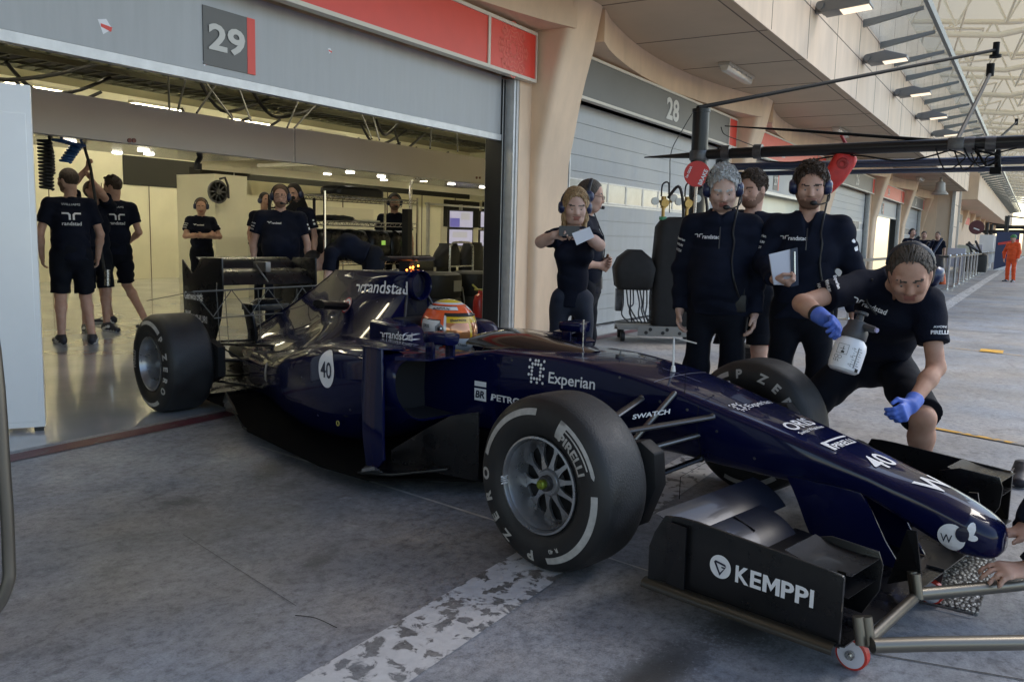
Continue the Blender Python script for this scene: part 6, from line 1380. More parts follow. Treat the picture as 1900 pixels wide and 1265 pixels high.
# --- 13 white haired man
loc, H = stand(1345, 316, 5.0); rz = look_rz(loc, -4); f = H/1.78
wh, jj, ii = person('white haired man in navy fleece with headset looking down, arms hanging', loc, rz, H+.01, top='fleece', bottom='trousers', hair='thick', hcol='grey', head=(R(8), R(26), R(2)), skin=M_skinp, h=.0072, belly=.05, build=.98, brow=M_hair['grey'],
       J=dict(hc=V(.075, 0, 1.655)*f, neck=V(.015, 0, 1.49)*f, shL=V(-.0, .175, 1.42)*f, shR=V(-.0, -.175, 1.42)*f, elL=V(-.05, .235, 1.13)*f, elR=V(-.05, -.24, 1.13)*f, wrL=V(.03, .235, .87)*f, wrR=V(.03, -.24, .87)*f))
# --- 14 dark haired man behind
loc, H = stand(1399, 324, 5.9); rz = look_rz(loc, -8)
person('dark haired man in polo and shorts behind the white haired man', loc, rz, H+.01, hair='thick', hcol='brown', headset=False, head=(R(-24), R(12), 0), h=.008, beard=True, vneck=True, chest_logo=False, build=1.0)
# --- 15 clipboard man
loc, H = stand(1507, 312, 4.85); rz = look_rz(loc, -2); L_ = toL(loc, rz); f = H/1.78
cw_ = L_(at(1437, 518, 4.62))
cl_, jc, ic = person('man in navy fleece with headset looking down at the car, clipboard under his arm', loc, rz, H-.005, top='fleece', bottom='trousers', hair='thick', hcol='brown', head=(R(5), R(18), 0), h=.0072, build=.98, vneck=True, beard=True, skin=M_skin,
       J=dict(hc=V(.05, 0, 1.665)*f, elR=L_(at(1415, 485, 4.98)), wrR=cw_, elL=V(-.05, .29, 1.13)*f, wrL=V(.02, .30, .89)*f), hands=dict(R=dict(d=L_(at(1475, 530, 4.55))-cw_, n=(-.35, .1, .9), curl=.75, thumb=.9), L=dict(d=(.1, 0, -1), n=(0, -1, 0), curl=.4)))
q = [at(*p_, 4.58) for p_ in ((1427, 472), (1476, 460), (1478, 530), (1436, 528))]; o_ = sum(q)/4
cbt = thing('clipboard', 'white paper clipboard with navy edge held by the man in the fleece', 'clipboard', o_, 0)
nrm = unit(np.cross(q[1]-q[0], q[3]-q[0])); b = MB(); b.prism([p_-o_ for p_ in q], nrm*-.012 if nrm @ (CAM-o_) > 0 else nrm*.012); 
b.build('paper', mat('clip_paper', (.60, .61, .68), .6), cbt); b = MB(); e0, e1 = q[1]-o_, q[2]-o_; sd = unit(q[1]-q[0]); tw = unit(CAM-o_)*.004
b.prism([e0+tw-sd*.03, e0+tw+sd*.012, e1+tw+sd*.012, e1+tw-sd*.03], unit(CAM-o_)*-.016); b.build('cover', M_livn, cbt); b = MB(); b.tube([e0*.8+tw*2+sd*.008, e1*.75+tw*2+sd*.008], .004, 6); b.build('pen', M_steel, cbt)
# --- 16 crouching man with the sprayer
k = 3.86/4.8
A_ = lambda x, y, dd: at(x, y, dd*k)
loc = tuple(V(1, 1, 0)*A_(1640, 700, 5.1)); rz = look_rz(loc, -8); L_ = toL(loc, rz)
J = dict(hc=A_(1689, 508, 4.55), neck=A_(1668, 512, 4.85), shR=A_(1600, 528, 4.88), shL=A_(1722, 560, 4.80), elR=A_(1488, 563, 4.66), wrR=A_(1530, 592, 4.46), elL=A_(1737, 682, 4.72), wrL=A_(1690, 752, 4.50), chest=A_(1658, 588, 4.98), pel=A_(1622, 655, 5.42), hipR=A_(1592, 672, 5.44), hipL=A_(1655, 676, 5.38), knL=A_(1712, 775, 4.82), knR=A_(1512, 742, 5.36))
J = {n: L_(p) for n, p in J.items()}
J['anL'] = V(J['knL'][0]-.10, J['knL'][1]+.0, .09); J['toL'] = J['anL']+V(.17, .02, -.06); J['anR'] = V(J['knR'][0]-.16, J['knR'][1]-.02, .09); J['toR'] = J['anR']+V(.17, -.03, -.06)
sp, js, isp = person('long haired man crouching in navy polo and blue gloves with a spray bottle', loc, rz, 1.8, J=J, bottom='shorts', hair='swept', hcol='mixed', headset=False, head=(R(8), R(37), R(4)), h=.0072, skin=M_skin2, gloves='LR', build=.95, vneck=False, slen=(.97, 1.14), chest_logo=False, sleeve_logo=False)
b = Sdf(); P = isp['P']; M = isp['M']
b.ecap(P(-.085, 0, .03), P(-.115, 0, -.09), (.07, .03), (.05, .025), M[:, 1], k=.03)
for s_ in (-1, 1): b.cone(P(-.02, s_*.084, .02), P(-.055, s_*.075, -.085), .018, .016, k=.03)
b.build('hair_back', M_hair['mixed'], sp, .006)
hb = MB(); hb.tube([P(-.035, .090*math.cos(q), .025+.108*math.sin(q)) for q in np.linspace(.05, PI-.05, 17)], .011, 8, flat=(M[:, 0], 1.5)); hb.build('headband', mat('grey_headband', (.03, .035, .045), .45), sp)
nk = js['neck']
for s_ in (1,): hb = MB(); hb.lathe([(.0, .034), (.03, .034), (.046, .02), (.048, -.004), (.03, -.014), (.0, -.014)], L_(A_(1733, 512, 4.72)), unit(isp['side']*s_+isp['fwd']*.3), 24); hb.build('ear_cup', M_hpad, sp, 60)
hb = MB(); hb.tube(catmull([nk-isp['side']*.115+isp['fwd']*.09+isp['up']*.03, nk-isp['side']*.12+isp['fwd']*.14-isp['up']*.06, nk-isp['side']*.06+isp['fwd']*.16-isp['up']*.12], 6), .006, 6); hb.build('headset_cable', M_black, sp)
bvs = isp['sb'].bvh()
def world_lay(d, name, px, u2, v2, size_dep, bvh, root, par, loc, rz):
    """lettering laid on a garment: origin, right and up given as points seen in the photo"""
    L2 = toL(loc, rz); o = L2(at(px[0], px[1], size_dep)); u = unit(L2(at(px[0]+u2[0], px[1]+u2[1], size_dep))-o); v = unit(L2(at(px[0]+v2[0], px[1]+v2[1], size_dep))-o); n = unit(L2(CAM)-o); u = unit(u-n*(u@n)); v = unit(v-n*(v@n)-u*(u@v))
    return d.lay(name, on_bvh(bvh, o, u, v, .003, .3, n), M_white, par, .012)
for t_, px_ in (('Experian', (1546, 512)), ('WIHURI', (1531, 521)), ('HATCH', (1517, 527))):
    d = D2(); d.text(t_, 0, 0, .019, bold=.03, width=.062 if t_ == 'Experian' else .052); world_lay(d, 'lettering', px_, (7, 22), (22, -7), 3.7, bvs, sp, isp['shirt'], loc, rz)
d = D2(); logo_bird(d, .0, .004, .04); d.text('randstad', .025, 0, .034, bold=.02, width=.11); world_lay(d, 'lettering', (1590, 563), (30, 12), (12, -30), 3.75, bvs, sp, isp['shirt'], loc, rz)
d = D2(); d.text('PIRELLI', 0, 0, .024, bold=.03, width=.068); d.text('AVON', .01, .028, .014, bold=.02, width=.05); world_lay(d, 'lettering', (1727, 620), (30, 0), (0, -30), 3.7, bvs, sp, isp['shirt'], loc, rz)
M_glove = mat('blue_nitrile_glove', (.085, .17, .62), .5, var=.12, vscale=25, bump=.12, bscale=60)
def glove(W, el, d, n, side, **kw):
    b = Sdf(); hand_prims(b, W, d, n, side, r=.0098, **kw); u = unit(V(el)-V(W)); b.cone(V(W)+u*.0, V(W)+u*.055, .034, .038, k=.015, cut='b'); b.build('glove', M_glove, sp, .0042, smooth=1)
bot = A_(1573, 640, 4.24); tip = L_(A_(1572, 606, 4.28))
glove(js['wrR'], js['elR'], tip-js['wrR'], L_(A_(1560, 640, 4.2))-js['wrR'], 'R', curl=.55, thumb=.25)
glove(js['wrL'], js['elL'], L_(A_(1655, 785, 4.36))-js['wrL'], V(.15, -.9, -.35), 'L', curl=.62, thumb=.6)
cf = MB(); u = unit(js['elR']-js['wrR']); cf.lathe([(.038, .050), (.039, .068), (.037, .068)], js['wrR'], u, 20); cf.build('wrist_strap', M_black, sp)
# sprayer
ax = unit(A_(1590, 604, 4.22)-A_(1565, 680, 4.22)); spt = thing('spray_bottle', 'white pressure spray bottle with black pump head in the gloved hand', 'spray bottle', A_(1566, 690, 4.22), 0)
b = MB(); b.lathe([(.0, 0), (.062, .0), (.076, .012), (.079, .04), (.079, .125), (.074, .15), (.058, .168), (.056, .18)], axis=ax, n=32); b.build('bottle', mat('frosted_white_plastic', (.74, .75, .78), .35, coat=.2), spt, 40)
b = MB(); b.lathe([(.060, .172), (.062, .178), (.062, .215), (.052, .235), (.050, .262), (.02, .27), (.018, .30), (.034, .302), (.034, .315), (.0, .317)], axis=ax, n=28); nz = unit(A_(1620, 632, 4.1)-A_(1580, 620, 4.22)); c_ = ax*.247; b.tube([c_, c_+nz*.10, c_+nz*.115], [.022, .017, .012], 12); b.build('pump_head', mat('dark_grey_plastic', (.05, .05, .055), .45), spt, 40)
b = MB(); b.tube([c_+nz*.115, c_+nz*.125], .012, 10); b.build('nozzle', mat('lilac_nozzle', (.35, .33, .5), .4), spt)
vw = unit(CAM-V(spt.location)); rt = unit(np.cross(ax, vw)); 
bb = MB(); bb.lathe([(.0, 0), (.062, .0), (.076, .012), (.079, .04), (.079, .125), (.074, .15), (.058, .168)], axis=ax, n=48); bvb = bb.bvh()
d = D2()
for i in range(9): d.rect(.022, .035+i*.011, .036 if i % 2 else .030, .037+i*.011); d.rect(.046, .03+i*.012, .060 if i % 2 else .055, .032+i*.012)
d.rect(.039, .03, .0405, .135); d.rect(.042, .03, .0435, .135); d.text('1.5', .012, .12, .012); d.text('1.0', .012, .08, .012); d.text('0.5', .012, .04, .012)
for (x0, y0, x1, y1) in ((-.055, .085, -.005, .0865), (-.055, .085, -.0535, .135), (-.055, .1335, -.005, .135), (-.0065, .085, -.005, .135), (-.035, .09, -.02, .10), (-.03, .10, -.027, .125), (-.045, .11, -.02, .112)): d.rect(x0, y0, x1, y1)
for x in (-.05, -.033): d.ring(x, .068, .009, .0016)
d.text('1.5 L', -.058, .045, .014, bold=.02); d.rect(.052, .015, .066, .03)
d.lay('print', on_bvh(bvb, (0, 0, 0), rt, ax, .0015, .2, vw), M_black, spt, .01)
spt.scale = (.80, .80, .80); spt.location = A_(1563, 689, 4.22)
# --- 17 marshal and far crew
loc = (35.4, .74, 0); M_or = mat('orange_overall', (.72, .085, .015), .7, var=.12, vscale=5)
person('marshal in orange overalls standing far down the pit lane', loc, R(150), 1.68, top='fleece', bottom='trousers', col=M_or, hair=None, headset=False, h=.016, chest_logo=False, sleeve_logo=False, hat=mat('green_cap', (.04, .18, .06), .6), J=dict(elR=(-.05, -.33, 1.05), wrR=(-.02, -.30, .82)))
for i, (px_, py_, dp, lab) in enumerate(((1693, 425, 25, 'far crew member beside dark equipment by the pillar'), (1715, 430, 27.5, 'far crew member sitting lower between two others'), (1741, 431, 28., 'far crew member with grey hair standing at the barrier'))):
    loc, H = stand(px_, py_, dp); person(lab, loc, look_rz(loc, 25-20*i), min(H, 1.75) if H > 1.4 else 1.65, hair='short', hcol='dark' if i < 2 else 'mixed', headset=(i == 0), h=.018, chest_logo=False, sleeve_logo=False, bottom='trousers')
# --- 18 kneeling man outside the picture whose hands reach the nose
hA, hB = at(1888, 985, 2.86), at(1882, 1058, 2.72)
loc = tuple((V(1, 1, 0)*hA)+_r*.62*V(1, 1, 0)+V(.1, 0, 0)); rz = math.atan2(hA[1]-loc[1], hA[0]-loc[0]); L_ = toL(loc, rz)
w1, w2 = L_(hA+_r*.02), L_(hB+_r*.04)
rt_side = 'L' if w1[1] > w2[1] else 'R'
s1, s2 = V(.10, .19, .95), V(.10, -.19, .95); (wl, wr) = (w1, w2) if w1[1] > w2[1] else (w2, w1)
person('kneeling man at the right edge whose hands steady the nose trolley', loc, rz, 1.8, top='fleece', bottom='trousers', headset=False, chest_logo=False, sleeve_logo=False, h=.0085, head=(0, R(20), 0), skin=M_skin,
       J=dict(pel=(-.25, 0, .48), chest=(-.02, 0, .78), neck=(.10, 0, 1.0), hc=(.17, 0, 1.17), shL=s1, shR=s2, elL=ik(s1, wl, .36, .30, (-.2, .5, -.4)), elR=ik(s2, wr, .36, .30, (-.2, -.5, -.4)), wrL=wl, wrR=wr, hipL=(-.25, .1, .46), hipR=(-.25, -.1, .46), knL=(.12, .14, .42), knR=(.1, -.16, .06), anL=(.02, .15, .09), anR=(-.3, -.16, .09), toL=(.2, .17, .03), toR=(-.4, -.16, .03)),
       hands=dict(L=dict(d=(1, 0, .05), n=(0, -.3, -1), curl=.35, spread=.12), R=dict(d=(1, 0, -.1), n=(0, .3, -1), curl=.35, spread=.12)))
# ---- driver and helmet
dr = thing('person', 'racing driver sitting in the cockpit in an orange, white and yellow helmet', 'person', c2w((-1.50, 0, 0)), CARH)
b = Sdf(); b.ecap((-.12, 0, .30), (-.10, 0, .50), (.17, .11), (.18, .11), (0, 1, 0), k=.05); b.cone((-.08, -.17, .52), (-.08, .17, .52), .06, k=.05); b.cone((-.06, 0, .5), (-.02, 0, .62), .06, .06, k=.04)
for s_ in (-1, 1): b.cone((-.08, s_*.18, .52), (.10, s_*.20, .42), .05, .045, k=.03); b.cone((.10, s_*.20, .42), (.36, s_*.11, .56), .042, .035, k=.02); b.ell((.385, s_*.11, .575), (.04, .03, .045), k=.03)
b.build('body', M_trous, dr, .012)
hc_ = V(-.005, 0, .718)
def helm(u, v):
    """u round the head from straight ahead, v latitude"""
    cx_, sx_ = math.cos(u), math.sin(u); cv, sv = math.cos(v), math.sin(v)
    x, y, z = .178*cv*cx_, .142*cv*sx_, .158*sv
    x -= .012
    if cx_ > 0: 
        w = cx_**1.6*cv; x += .035*w*max(0, -sv+.25)
    if sv < 0: y *= 1-.10*(-sv); z *= 1.05
    return V(x, y, z)
NU, NV = 220, 130; hv = []; hf = []; hm_ = []
vs_ = np.linspace(-.90, PI/2, NV)
for v in vs_: 
    for i in range(NU): hv.append(hc_+helm(2*PI*i/NU, v))
HM = [mat('helmet_orange', (.85, .115, .03), .15, coat=1.), mat('helmet_white', (.75, .75, .76), .15, coat=1.), mat('helmet_yellow', (.75, .60, .03), .15, coat=1.), mat('visor_amber', (.62, .24, .09), .10, metal=.45, coat=1.), mat('helmet_black', (.012, .012, .014), .2, coat=1.), mat('visor_yellow', (.70, .42, .01), .25, coat=.6), mat('helmet_grey', (.22, .22, .23), .3)]
def hzone(u, v):
    a = abs((u+PI) % (2*PI)-PI); d = math.degrees; A, Vd = d(a), d(v)
    if Vd > 62: return 2 if Vd > 64 else 1
    if Vd > 57: return 1
    # visor aperture
    if A < 52 and -15 < Vd < 30:
        if Vd > 14: return 5
        if A < 4: return 5
        return 3
    if A < 57 and -18 < Vd < 35: return 4 if Vd > 30 else 1
    if 57 <= A < 76 and abs(Vd+1) < 15-(abs(A-66))*.9: return 6
    if 66 < A < 116 and -34 < Vd < 18: return 1
    if 63 < A < 119 and -36 < Vd < 20: return 4
    if 42 < Vd < 51 and A > 22: return 1
    if (40.5 < Vd <= 42 or 51 <= Vd < 52.5) and A > 22: return 4
    if Vd < -18 and A < 40: return 1
    if Vd < -18 and A < 43: return 4
    if Vd < -38 and 48 < A < 100: return 1
    return 0
for r_ in range(NV-1):
    for i in range(NU):
        hf.append((r_*NU+i, r_*NU+(i+1) % NU, (r_+1)*NU+(i+1) % NU, (r_+1)*NU+i)); hm_.append(hzone(2*PI*(i+.5)/NU, (vs_[r_]+vs_[r_+1])/2))
b = MB(); b.v = [tuple(p) for p in hv]; b.f = hf; b.m = hm_; hel = b.build('helmet', HM, dr, 80)
b = MB()
b.tube([hc_+helm(a, R(28.5))*1.012 for a in np.linspace(-.92, .92, 24)], .0045, 8); b.mi = 1
for a in (-1.13, 1.13):
    p = hc_+helm(a, R(2)); b.cyl(p*1.0, p+V(0, math.copysign(.008, a), 0), .016, .012, 16)
    p = hc_+helm(a*1.08, R(-18)); b.cyl(p*1.0, p+V(0, math.copysign(.006, a), 0), .010, .008, 12)
b.build('visor_hardware', [M_black, M_steel], dr)
hb_ = MB(); hb_.v, hb_.f = b.v[:0], []; hb_.v = [tuple(p) for p in hv]; hb_.f = hf; hbv = hb_.bvh()
def hel_txt(t, u, v, w, sz, m_, bold=.02):
    p = hc_+helm(u, v); n = unit(p-hc_); uu = unit(np.cross((0, 0, 1), n)); vv = np.cross(n, uu); d = D2(); d.text(t, -w/2, -sz/2, sz, bold=bold, width=w); d.lay('lettering', on_bvh(hbv, p, uu, vv, .002, .1, n), m_, hel, .008)
hel_txt('Banco', -.45, R(22), .085, .022, M_black); hel_txt('ORIS', -1.72, R(7), .06, .026, M_black); hel_txt('RAPAX', -1.2, R(46.5), .11, .017, M_black, .03); hel_txt('Genii', -.35, R(-27), .05, .022, M_black)
b = MB(); b.lathe([(.14, 0), (.15, .02), (.12, .05)], (-.02, 0, .575), n=24); b.build('neck_collar', M_black, dr)
# ================================================================== PIT LANE EQUIPMENT
TX, TY = 10.0, 3.75
tg = thing('gas_bottle_trolley', 'trolley with gas bottles under a black cover and brass regulators on top', 'trolley', (9.75, 3.72, 0), R(-150))
def gl(p, o=(9.75, 3.72, 0), rz=R(-150)): return toL(o, rz)(p)
g1 = lambda x, y, dep=10.35: gl(at(x, y, dep))
def slab(b, pts, dep=10.35, th=.28): 
    P_ = [g1(*p, dep) for p in pts]; n = unit(V(math.cos(R(31.7)+R(150)), math.sin(R(31.7)+R(150)), 0)); b.prism(P_, n*th)
b = MB(); secs = []
for z, w, d_ in ((.20, .27, .20), (.5, .28, .21), (1.0, .27, .20), (1.38, .25, .19), (1.46, .20, .15), (1.50, .10, .08)):
    secs.append([(p[1], p[0], z) for p in rpoly([(-w, -d_), (w, -d_), (w, d_), (-w, d_)], .10, 5)])
b.loft(secs); b.build('bottle_cover', mat('black_cover', (.009, .009, .010), .75, bump=.5, bscale=9, var=.3, vscale=8), tg, 60)
b = MB(); secs = []
for z, w, d_ in ((.62, .18, .18), (.66, .22, .22), (.88, .25, .23), (1.0, .20, .2), (1.10, .08, .16)):
    secs.append([(p[1]+.02, p[0]-.50, z+.0) for p in rpoly([(-w, -d_), (w, -d_), (w, d_), (-w, d_)], .08, 4)])
b.loft(secs); b.build('side_bag', mat('black_cover', (.01, .01, .011), .75), tg, 60)
b = MB(); b.box((-.25, -.68, .15), (.27, .30, .175)); b.box((.27, -.45, .08), (.28, .30, .20)); b.box((-.25, -.68, .10), (-.24, .3, .2)); b.mi = 1
for k in range(7): b.cyl((.281, -.35+.1*k-(.05 if k % 2 else 0), .16 if k % 2 else .12), (.284, -.35+.1*k-(.05 if k % 2 else 0), .16 if k % 2 else .12), .022, n=10)
b.build('chassis', [mat('dull_aluminium', (.26, .255, .24), .45, .5), M_black], tg)
for y in (-.62, .2):
    for x in (-.2, .2): b = MB(); b.lathe([(.055, -.025), (.06, -.015), (.06, .015), (.055, .025)], (x, y, .06), (0, 1, 0), 18); b.tube([(x, y, .06), (x, y, .16)], .015, 6); b.build('caster', M_rubber, tg)
b = MB(); b.box((-.1, -.70, .35), (.05, -.62, .62)); r_ = random.Random(4)
for i in range(9): y0 = -.62+.04*i; b.tube(catmull([(.05+.1*r_.random(), y0, .62), (.1, y0+.05*r_.random(), .45), (.12, y0-.05+.1*r_.random(), .3+.1*r_.random()), (.1, y0+.08, .22)], 4), .009, 6)
b.build('hose_bundle', mat('mixed_hoses', (.06, .06, .065), .35, .3, var=.9, vscale=7), tg)
M_brass = mat('brass', (.34, .22, .08), .35, 1., var=.15, vscale=30)
for y in (-.18, .10):
    b = MB(); b.cyl((.06, y, 1.48), (.06, y, 1.60), .02); b.cyl((.06, y, 1.60), (.06, y, 1.74), .035, .03); b.lathe([(.05, 0), (.055, .02), (.05, .05)], (.06, y, 1.66), (1, .3, 0), 14); b.cyl((.06, y-.1, 1.68), (.06, y+.1, 1.68), .015); b.build('regulator', M_brass, tg)
    b = MB()
    for s_ in (-1, 1): b.lathe([(.045, 0), (.045, .03), (.0, .031)], (.08, y+s_*.11, 1.70+.02*s_), (1, .2, 0), 18)
    b.build('gauge', mat('gauge_face', (.45, .45, .43), .3, .3), tg); b = MB(); b.cyl((.06, y, 1.46), (.06, y, 1.50), .045); b.build('bottle_neck', mat('green_neck', (.06, .28, .14), .4), tg)
    b = MB(); b.tube(catmull([(.06, y+.05, 1.72), (.1, y+.16, 1.86), (.1, y+.22, 1.70), (.08, y+.24, 1.45), (.05, y+.22, 1.2)], 5), .018, 8); b.tube(catmull([(.06, y-.03, 1.74), (.06, y-.02, 1.88), (.05, y+.05, 1.9), (.05, y+.06, 1.76)], 4), .010, 6); b.build('hose', M_rubber, tg)
# boom gantry over the pit stop
bg = thing('boom_gantry', 'black overhead boom on a round post with clamps, cables and sensor rods', 'gantry', (10.55, 3.77, 0))
GL = lambda p: V(p)-V(10.55, 3.77, 0)
b = MB(); b.lathe([(.105, 0), (.105, 1.5), (.105, 2.84), (.115, 2.84), (.115, 2.88), (.0, 2.88)], n=24); b.lathe([(.12, 2.24), (.125, 2.26), (.125, 2.34), (.12, 2.36)], n=24, mi=1); b.build('post', [mat('black_tube', (.008, .008, .009), .3, spec=.4), M_dksteel], bg, 50)
b = MB(); b.box((-.3, -.3, 0), (.3, .3, .03)); b.build('base', M_dksteel, bg)
bz = 2.31
b = MB(); b.tube([(0, .75, bz-.01), (0, .3, bz-.005), (0, 0, bz)], [.008, .03, .045], 12); b.tube([(0, 0, bz), (0, -.6, bz+.01), (0, -2.9, bz+.03)], [.062, .066, .07], 20); b.tube([(0, -2.9, bz+.03), (0, -6.5, bz+.06)], .072, 20)
for y in (-.35, -.75, -3.05, -3.25): b.lathe([(.088, -.05), (.09, 0), (.088, .05)], (0, y, bz+.02), (0, 1, 0), 20, mi=1)
b.build('boom', [mat('black_tube', (.02, .02, .022), .25), M_dksteel], bg, 50)
M_rod = mat('black_rod', (.006, .006, .006), .6, spec=.15)
p0 = V(0, .05, 2.90); p1 = GL(ony(1848, 93, .85)); p2 = GL(ony(1775, 262, .85))
b = MB(); b.tube([p0, p1], .028, 10); b.tube([p1+V(0, 0, -.1), p1+V(0, 0, .12)], .05, 14); b.lathe([(.09, -.02), (.09, .02)], p1+V(0, 0, -.10), n=16); b.build('stay_rod', M_rod, bg)
p3 = GL(ony(1838, 125, .83)); b = MB(); b.tube([p3+V(0, 0, .05), p3+V(0, 0, -.13)], .055, 14); b.tube([p3+V(0, 0, -.10), p2], .026, 8); b.build('sensor_arm', M_rod, bg)
b = MB(); b.box(p2+V(-.1, -.08, -.1), p2+V(.1, .08, .03)); b.build('clamp', M_dksteel, bg, bevel=.01)
b = MB(); b.tube([GL(ony(1345, 234, 3.45)), GL(ony(1490, 243, 2.5)), p2+V(0, .1, .0)], [.006, .018, .02], 8); b.build('thin_stay', M_rod, bg)
b = MB(); r_ = random.Random(11)
b.tube(catmull([GL(ony(x, y, 3.5)) for x, y in ((1338, 236), (1345, 250), (1375, 262), (1400, 272), (1420, 283))], 5), .006, 5); b.tube(catmull([GL(ony(x, y, 4.3)) for x, y in ((1288, 205), (1270, 235), (1246, 280), (1243, 330), (1242, 395))], 5), .006, 5)
for k in range(6): q0 = p2+V(r_.uniform(-.1, .1), r_.uniform(-.2, .2), -.08); b.tube(catmull([q0, q0+V(0, -.12, -.16-.08*r_.random()), q0+V(.02, -.3*r_.random()-.1, -.1), q0+V(0, -.5+r_.random()*.6, -.02)], 5), .008, 5)
b.tube(catmull([p2+V(0, 0, -.08), p2+V(0, .5, -.2), p2+V(0, 1.1, -.12), V(0, -1.2, bz-.12), V(0, -.9, bz-.1)], 6), .010, 6); b.build('cable', M_rod, bg)
b = MB(); q0 = GL(ony(1850, 285, .5)); b.tube([q0+V(0, 0, .12), q0+V(.02, -.02, -.16)], .035, 8); b.box(q0+V(-.05, -.06, -.24), q0+V(.08, .06, -.16)); b.build('hanger', M_rod, bg)
b2 = thing('second_boom', 'dark blue twin tube boom of the next pit gantry beyond the black one', 'gantry', (12.2, 3.9, 0)); b = MB(); b.tube([(0, .2, 2.295), (0, -6.5, 2.305)], .052, 16); b.tube([(.05, .0, 2.195), (.05, -6.5, 2.205)], .032, 12); b.build('boom', mat('navy_tube', (.02, .03, .06), .25, coat=.5), b2, 50); b = MB(); b.tube([(0, .1, 0), (0, .1, 2.4)], .10, 16); b.build('post', mat('black_tube', (.02, .02, .022), .25), b2); b = MB(); b.tube([GL(ony(1888, 225, 1.0))*1.0+V(10.55-12.2, 3.77-3.9, 0), GL(ony(1840, 270, 1.0))+V(10.55-12.2, 3.77-3.9, 0)], .03, 8); q0 = GL(ony(1886, 227, 1.0))+V(10.55-12.2, 3.77-3.9, 0); b.tube([q0+V(0, 0, -.1), q0+V(0, 0, .12)], .055, 12); b.build('sensor_arm', M_rod, b2)
# red lollipop sign and red gun bag on the gantry
def disc_sign(name, lab, c, r, face, m_face, words=None, pole_to=None):
    t = thing(name, lab, 'sign', (c[0], c[1], 0)); f_ = unit(V(face)*V(1, 1, 0)); u = V(-f_[1], f_[0], 0)
    b = MB(); b.lathe([(r, -.008), (r, .008)], (0, 0, c[2]), f_, 40); b.build('disc', m_face, t)
    if pole_to is not None: b = MB(); b.tube([(0, 0, c[2]-r), V(pole_to)-V(c[0], c[1], 0)], .018, 8); b.build('pole', M_steel, t)
    if words:
        d = D2(); [d.text(w, x, y, s_, bold=.03) for w, x, y, s_ in words]; d.lay('lettering', on_plane((0, 0, c[2])+f_*.010, u*math.cos(1.2)+V(0, 0, 1)*math.sin(1.2), -u*math.sin(1.2)+V(0, 0, 1)*math.cos(1.2)), M_white, t)
    return t
lc = at(1293, 323, 9.6); disc_sign('stop_sign_paddle', 'red round paddle sign reading BRAKE beside the gantry post', lc, .145, CAM-lc, M_red, [('BRAKE', -.10, -.10, .062), ('1st GEAR', -.08, .08, .035)], pole_to=(lc[0]+.1, lc[1]+.05, .6))
rc = at(1556, 315, 9.9); t = thing('red_bag', 'bright red padded bag hanging off the boom behind the headset man', 'bag', (rc[0], rc[1], 0)); u = -_r; w_ = V(0, 0, 1); axr = unit(_r*.50+w_*.87); sdr = unit(np.cross(axr, unit(CAM-rc))); dp_ = np.cross(axr, sdr); b = MB(); secs = []
for s_, w, dd in ((-.30, .03, .03), (-.27, .08, .06), (-.1, .125, .09), (.12, .135, .10), (.19, .12, .09), (.225, .08, .06), (.235, .03, .02)): secs.append([V(0, 0, rc[2])+axr*s_+sdr*p[0]+dp_*p[1] for p in rpoly([(-w, -dd), (w, -dd), (w, dd), (-w, dd)], min(w, dd)*.8, 4)])
b.loft(secs); b.build('bag', mat('red_vinyl', (.52, .025, .02), .5, var=.2, vscale=6, bump=.4, bscale=12), t, 60)
b = MB(); vv = unit(CAM-rc); b.lathe([(.07, 0), (.06, .02), (.03, .02), (.03, 0)], V(0, 0, rc[2])+axr*.08+vv*.095, vv, 16); b.tube([V(0, 0, rc[2])+axr*.24, V(0, 0, rc[2]+.40)], .02, 6); b.build('vent', mat('dark_red_vinyl', (.28, .012, .01), .5), t)
# red extinguisher behind the crew
e2 = dup(ex, tuple(V(1, 1, 0)*at(1424, 545, 7.2)), 0, 'red fire extinguisher standing in the pit lane behind the clipboard man'); e2.location.z = .35
bx = thing('equipment_case', 'dark case under the red extinguisher behind the crew', 'case', tuple(V(1, 1, 0)*at(1424, 545, 7.2))); b = MB(); b.box((-.25, -.2, 0), (.25, .2, .33)); b.box((-.26, -.21, .30), (.26, .21, .345)); b.build('case', M_black, bx, bevel=.015)
# barrier posts with tape along the white line
post = thing('barrier_post', 'chrome barrier post, nearest of the row along the pit lane', 'barrier post', (26.7, 2.07, 0), 0, 'chrome barrier posts along the white line')
b = MB(); b.lathe([(.16, 0), (.16, .02), (.035, .035), (.033, .95), (.04, .96), (.03, .99), (0, 1.0)], n=16); b.build('pole', M_chrome, post)
for i in range(14):
    dup(post, (26.7+2.2*(i+1), 2.07+.02*i, 0), None, 'chrome barrier post in the row along the pit lane, number hidden by distance' if 0 else 'chrome barrier post farther down the row along the white line')
tp = thing('barrier_tape', 'black retractable tape strung along the chrome barrier posts', 'tape', (0, 0, 0)); b = MB(); b.box((14.5, 2.52, .93), (26.7, 2.53, .98)); b.box((26.7, 2.06, .90), (58, 2.35, .95)); b.build('tape', M_black, tp)
ps2 = dup(post, (19.3, 2.55, 0), None, 'chrome barrier post with a red top behind the crouching man'); b = MB(); b.sphere((0, 0, 1.02), .06, 12, 8); b.build('top_ball', M_red, ps2)
dup(post, (14.5, 2.52, 0), None, 'chrome barrier post hidden behind the clipboard man')
fs = at(1812, 422, 40.); disc_sign('round_sign', 'dark red round sign on a pole far down the pit lane', fs, .33, CAM-fs, mat('dark_red_sign', (.10, .02, .025), .4), [('1', -.1, -.15, .35)], pole_to=(fs[0], fs[1], 0))
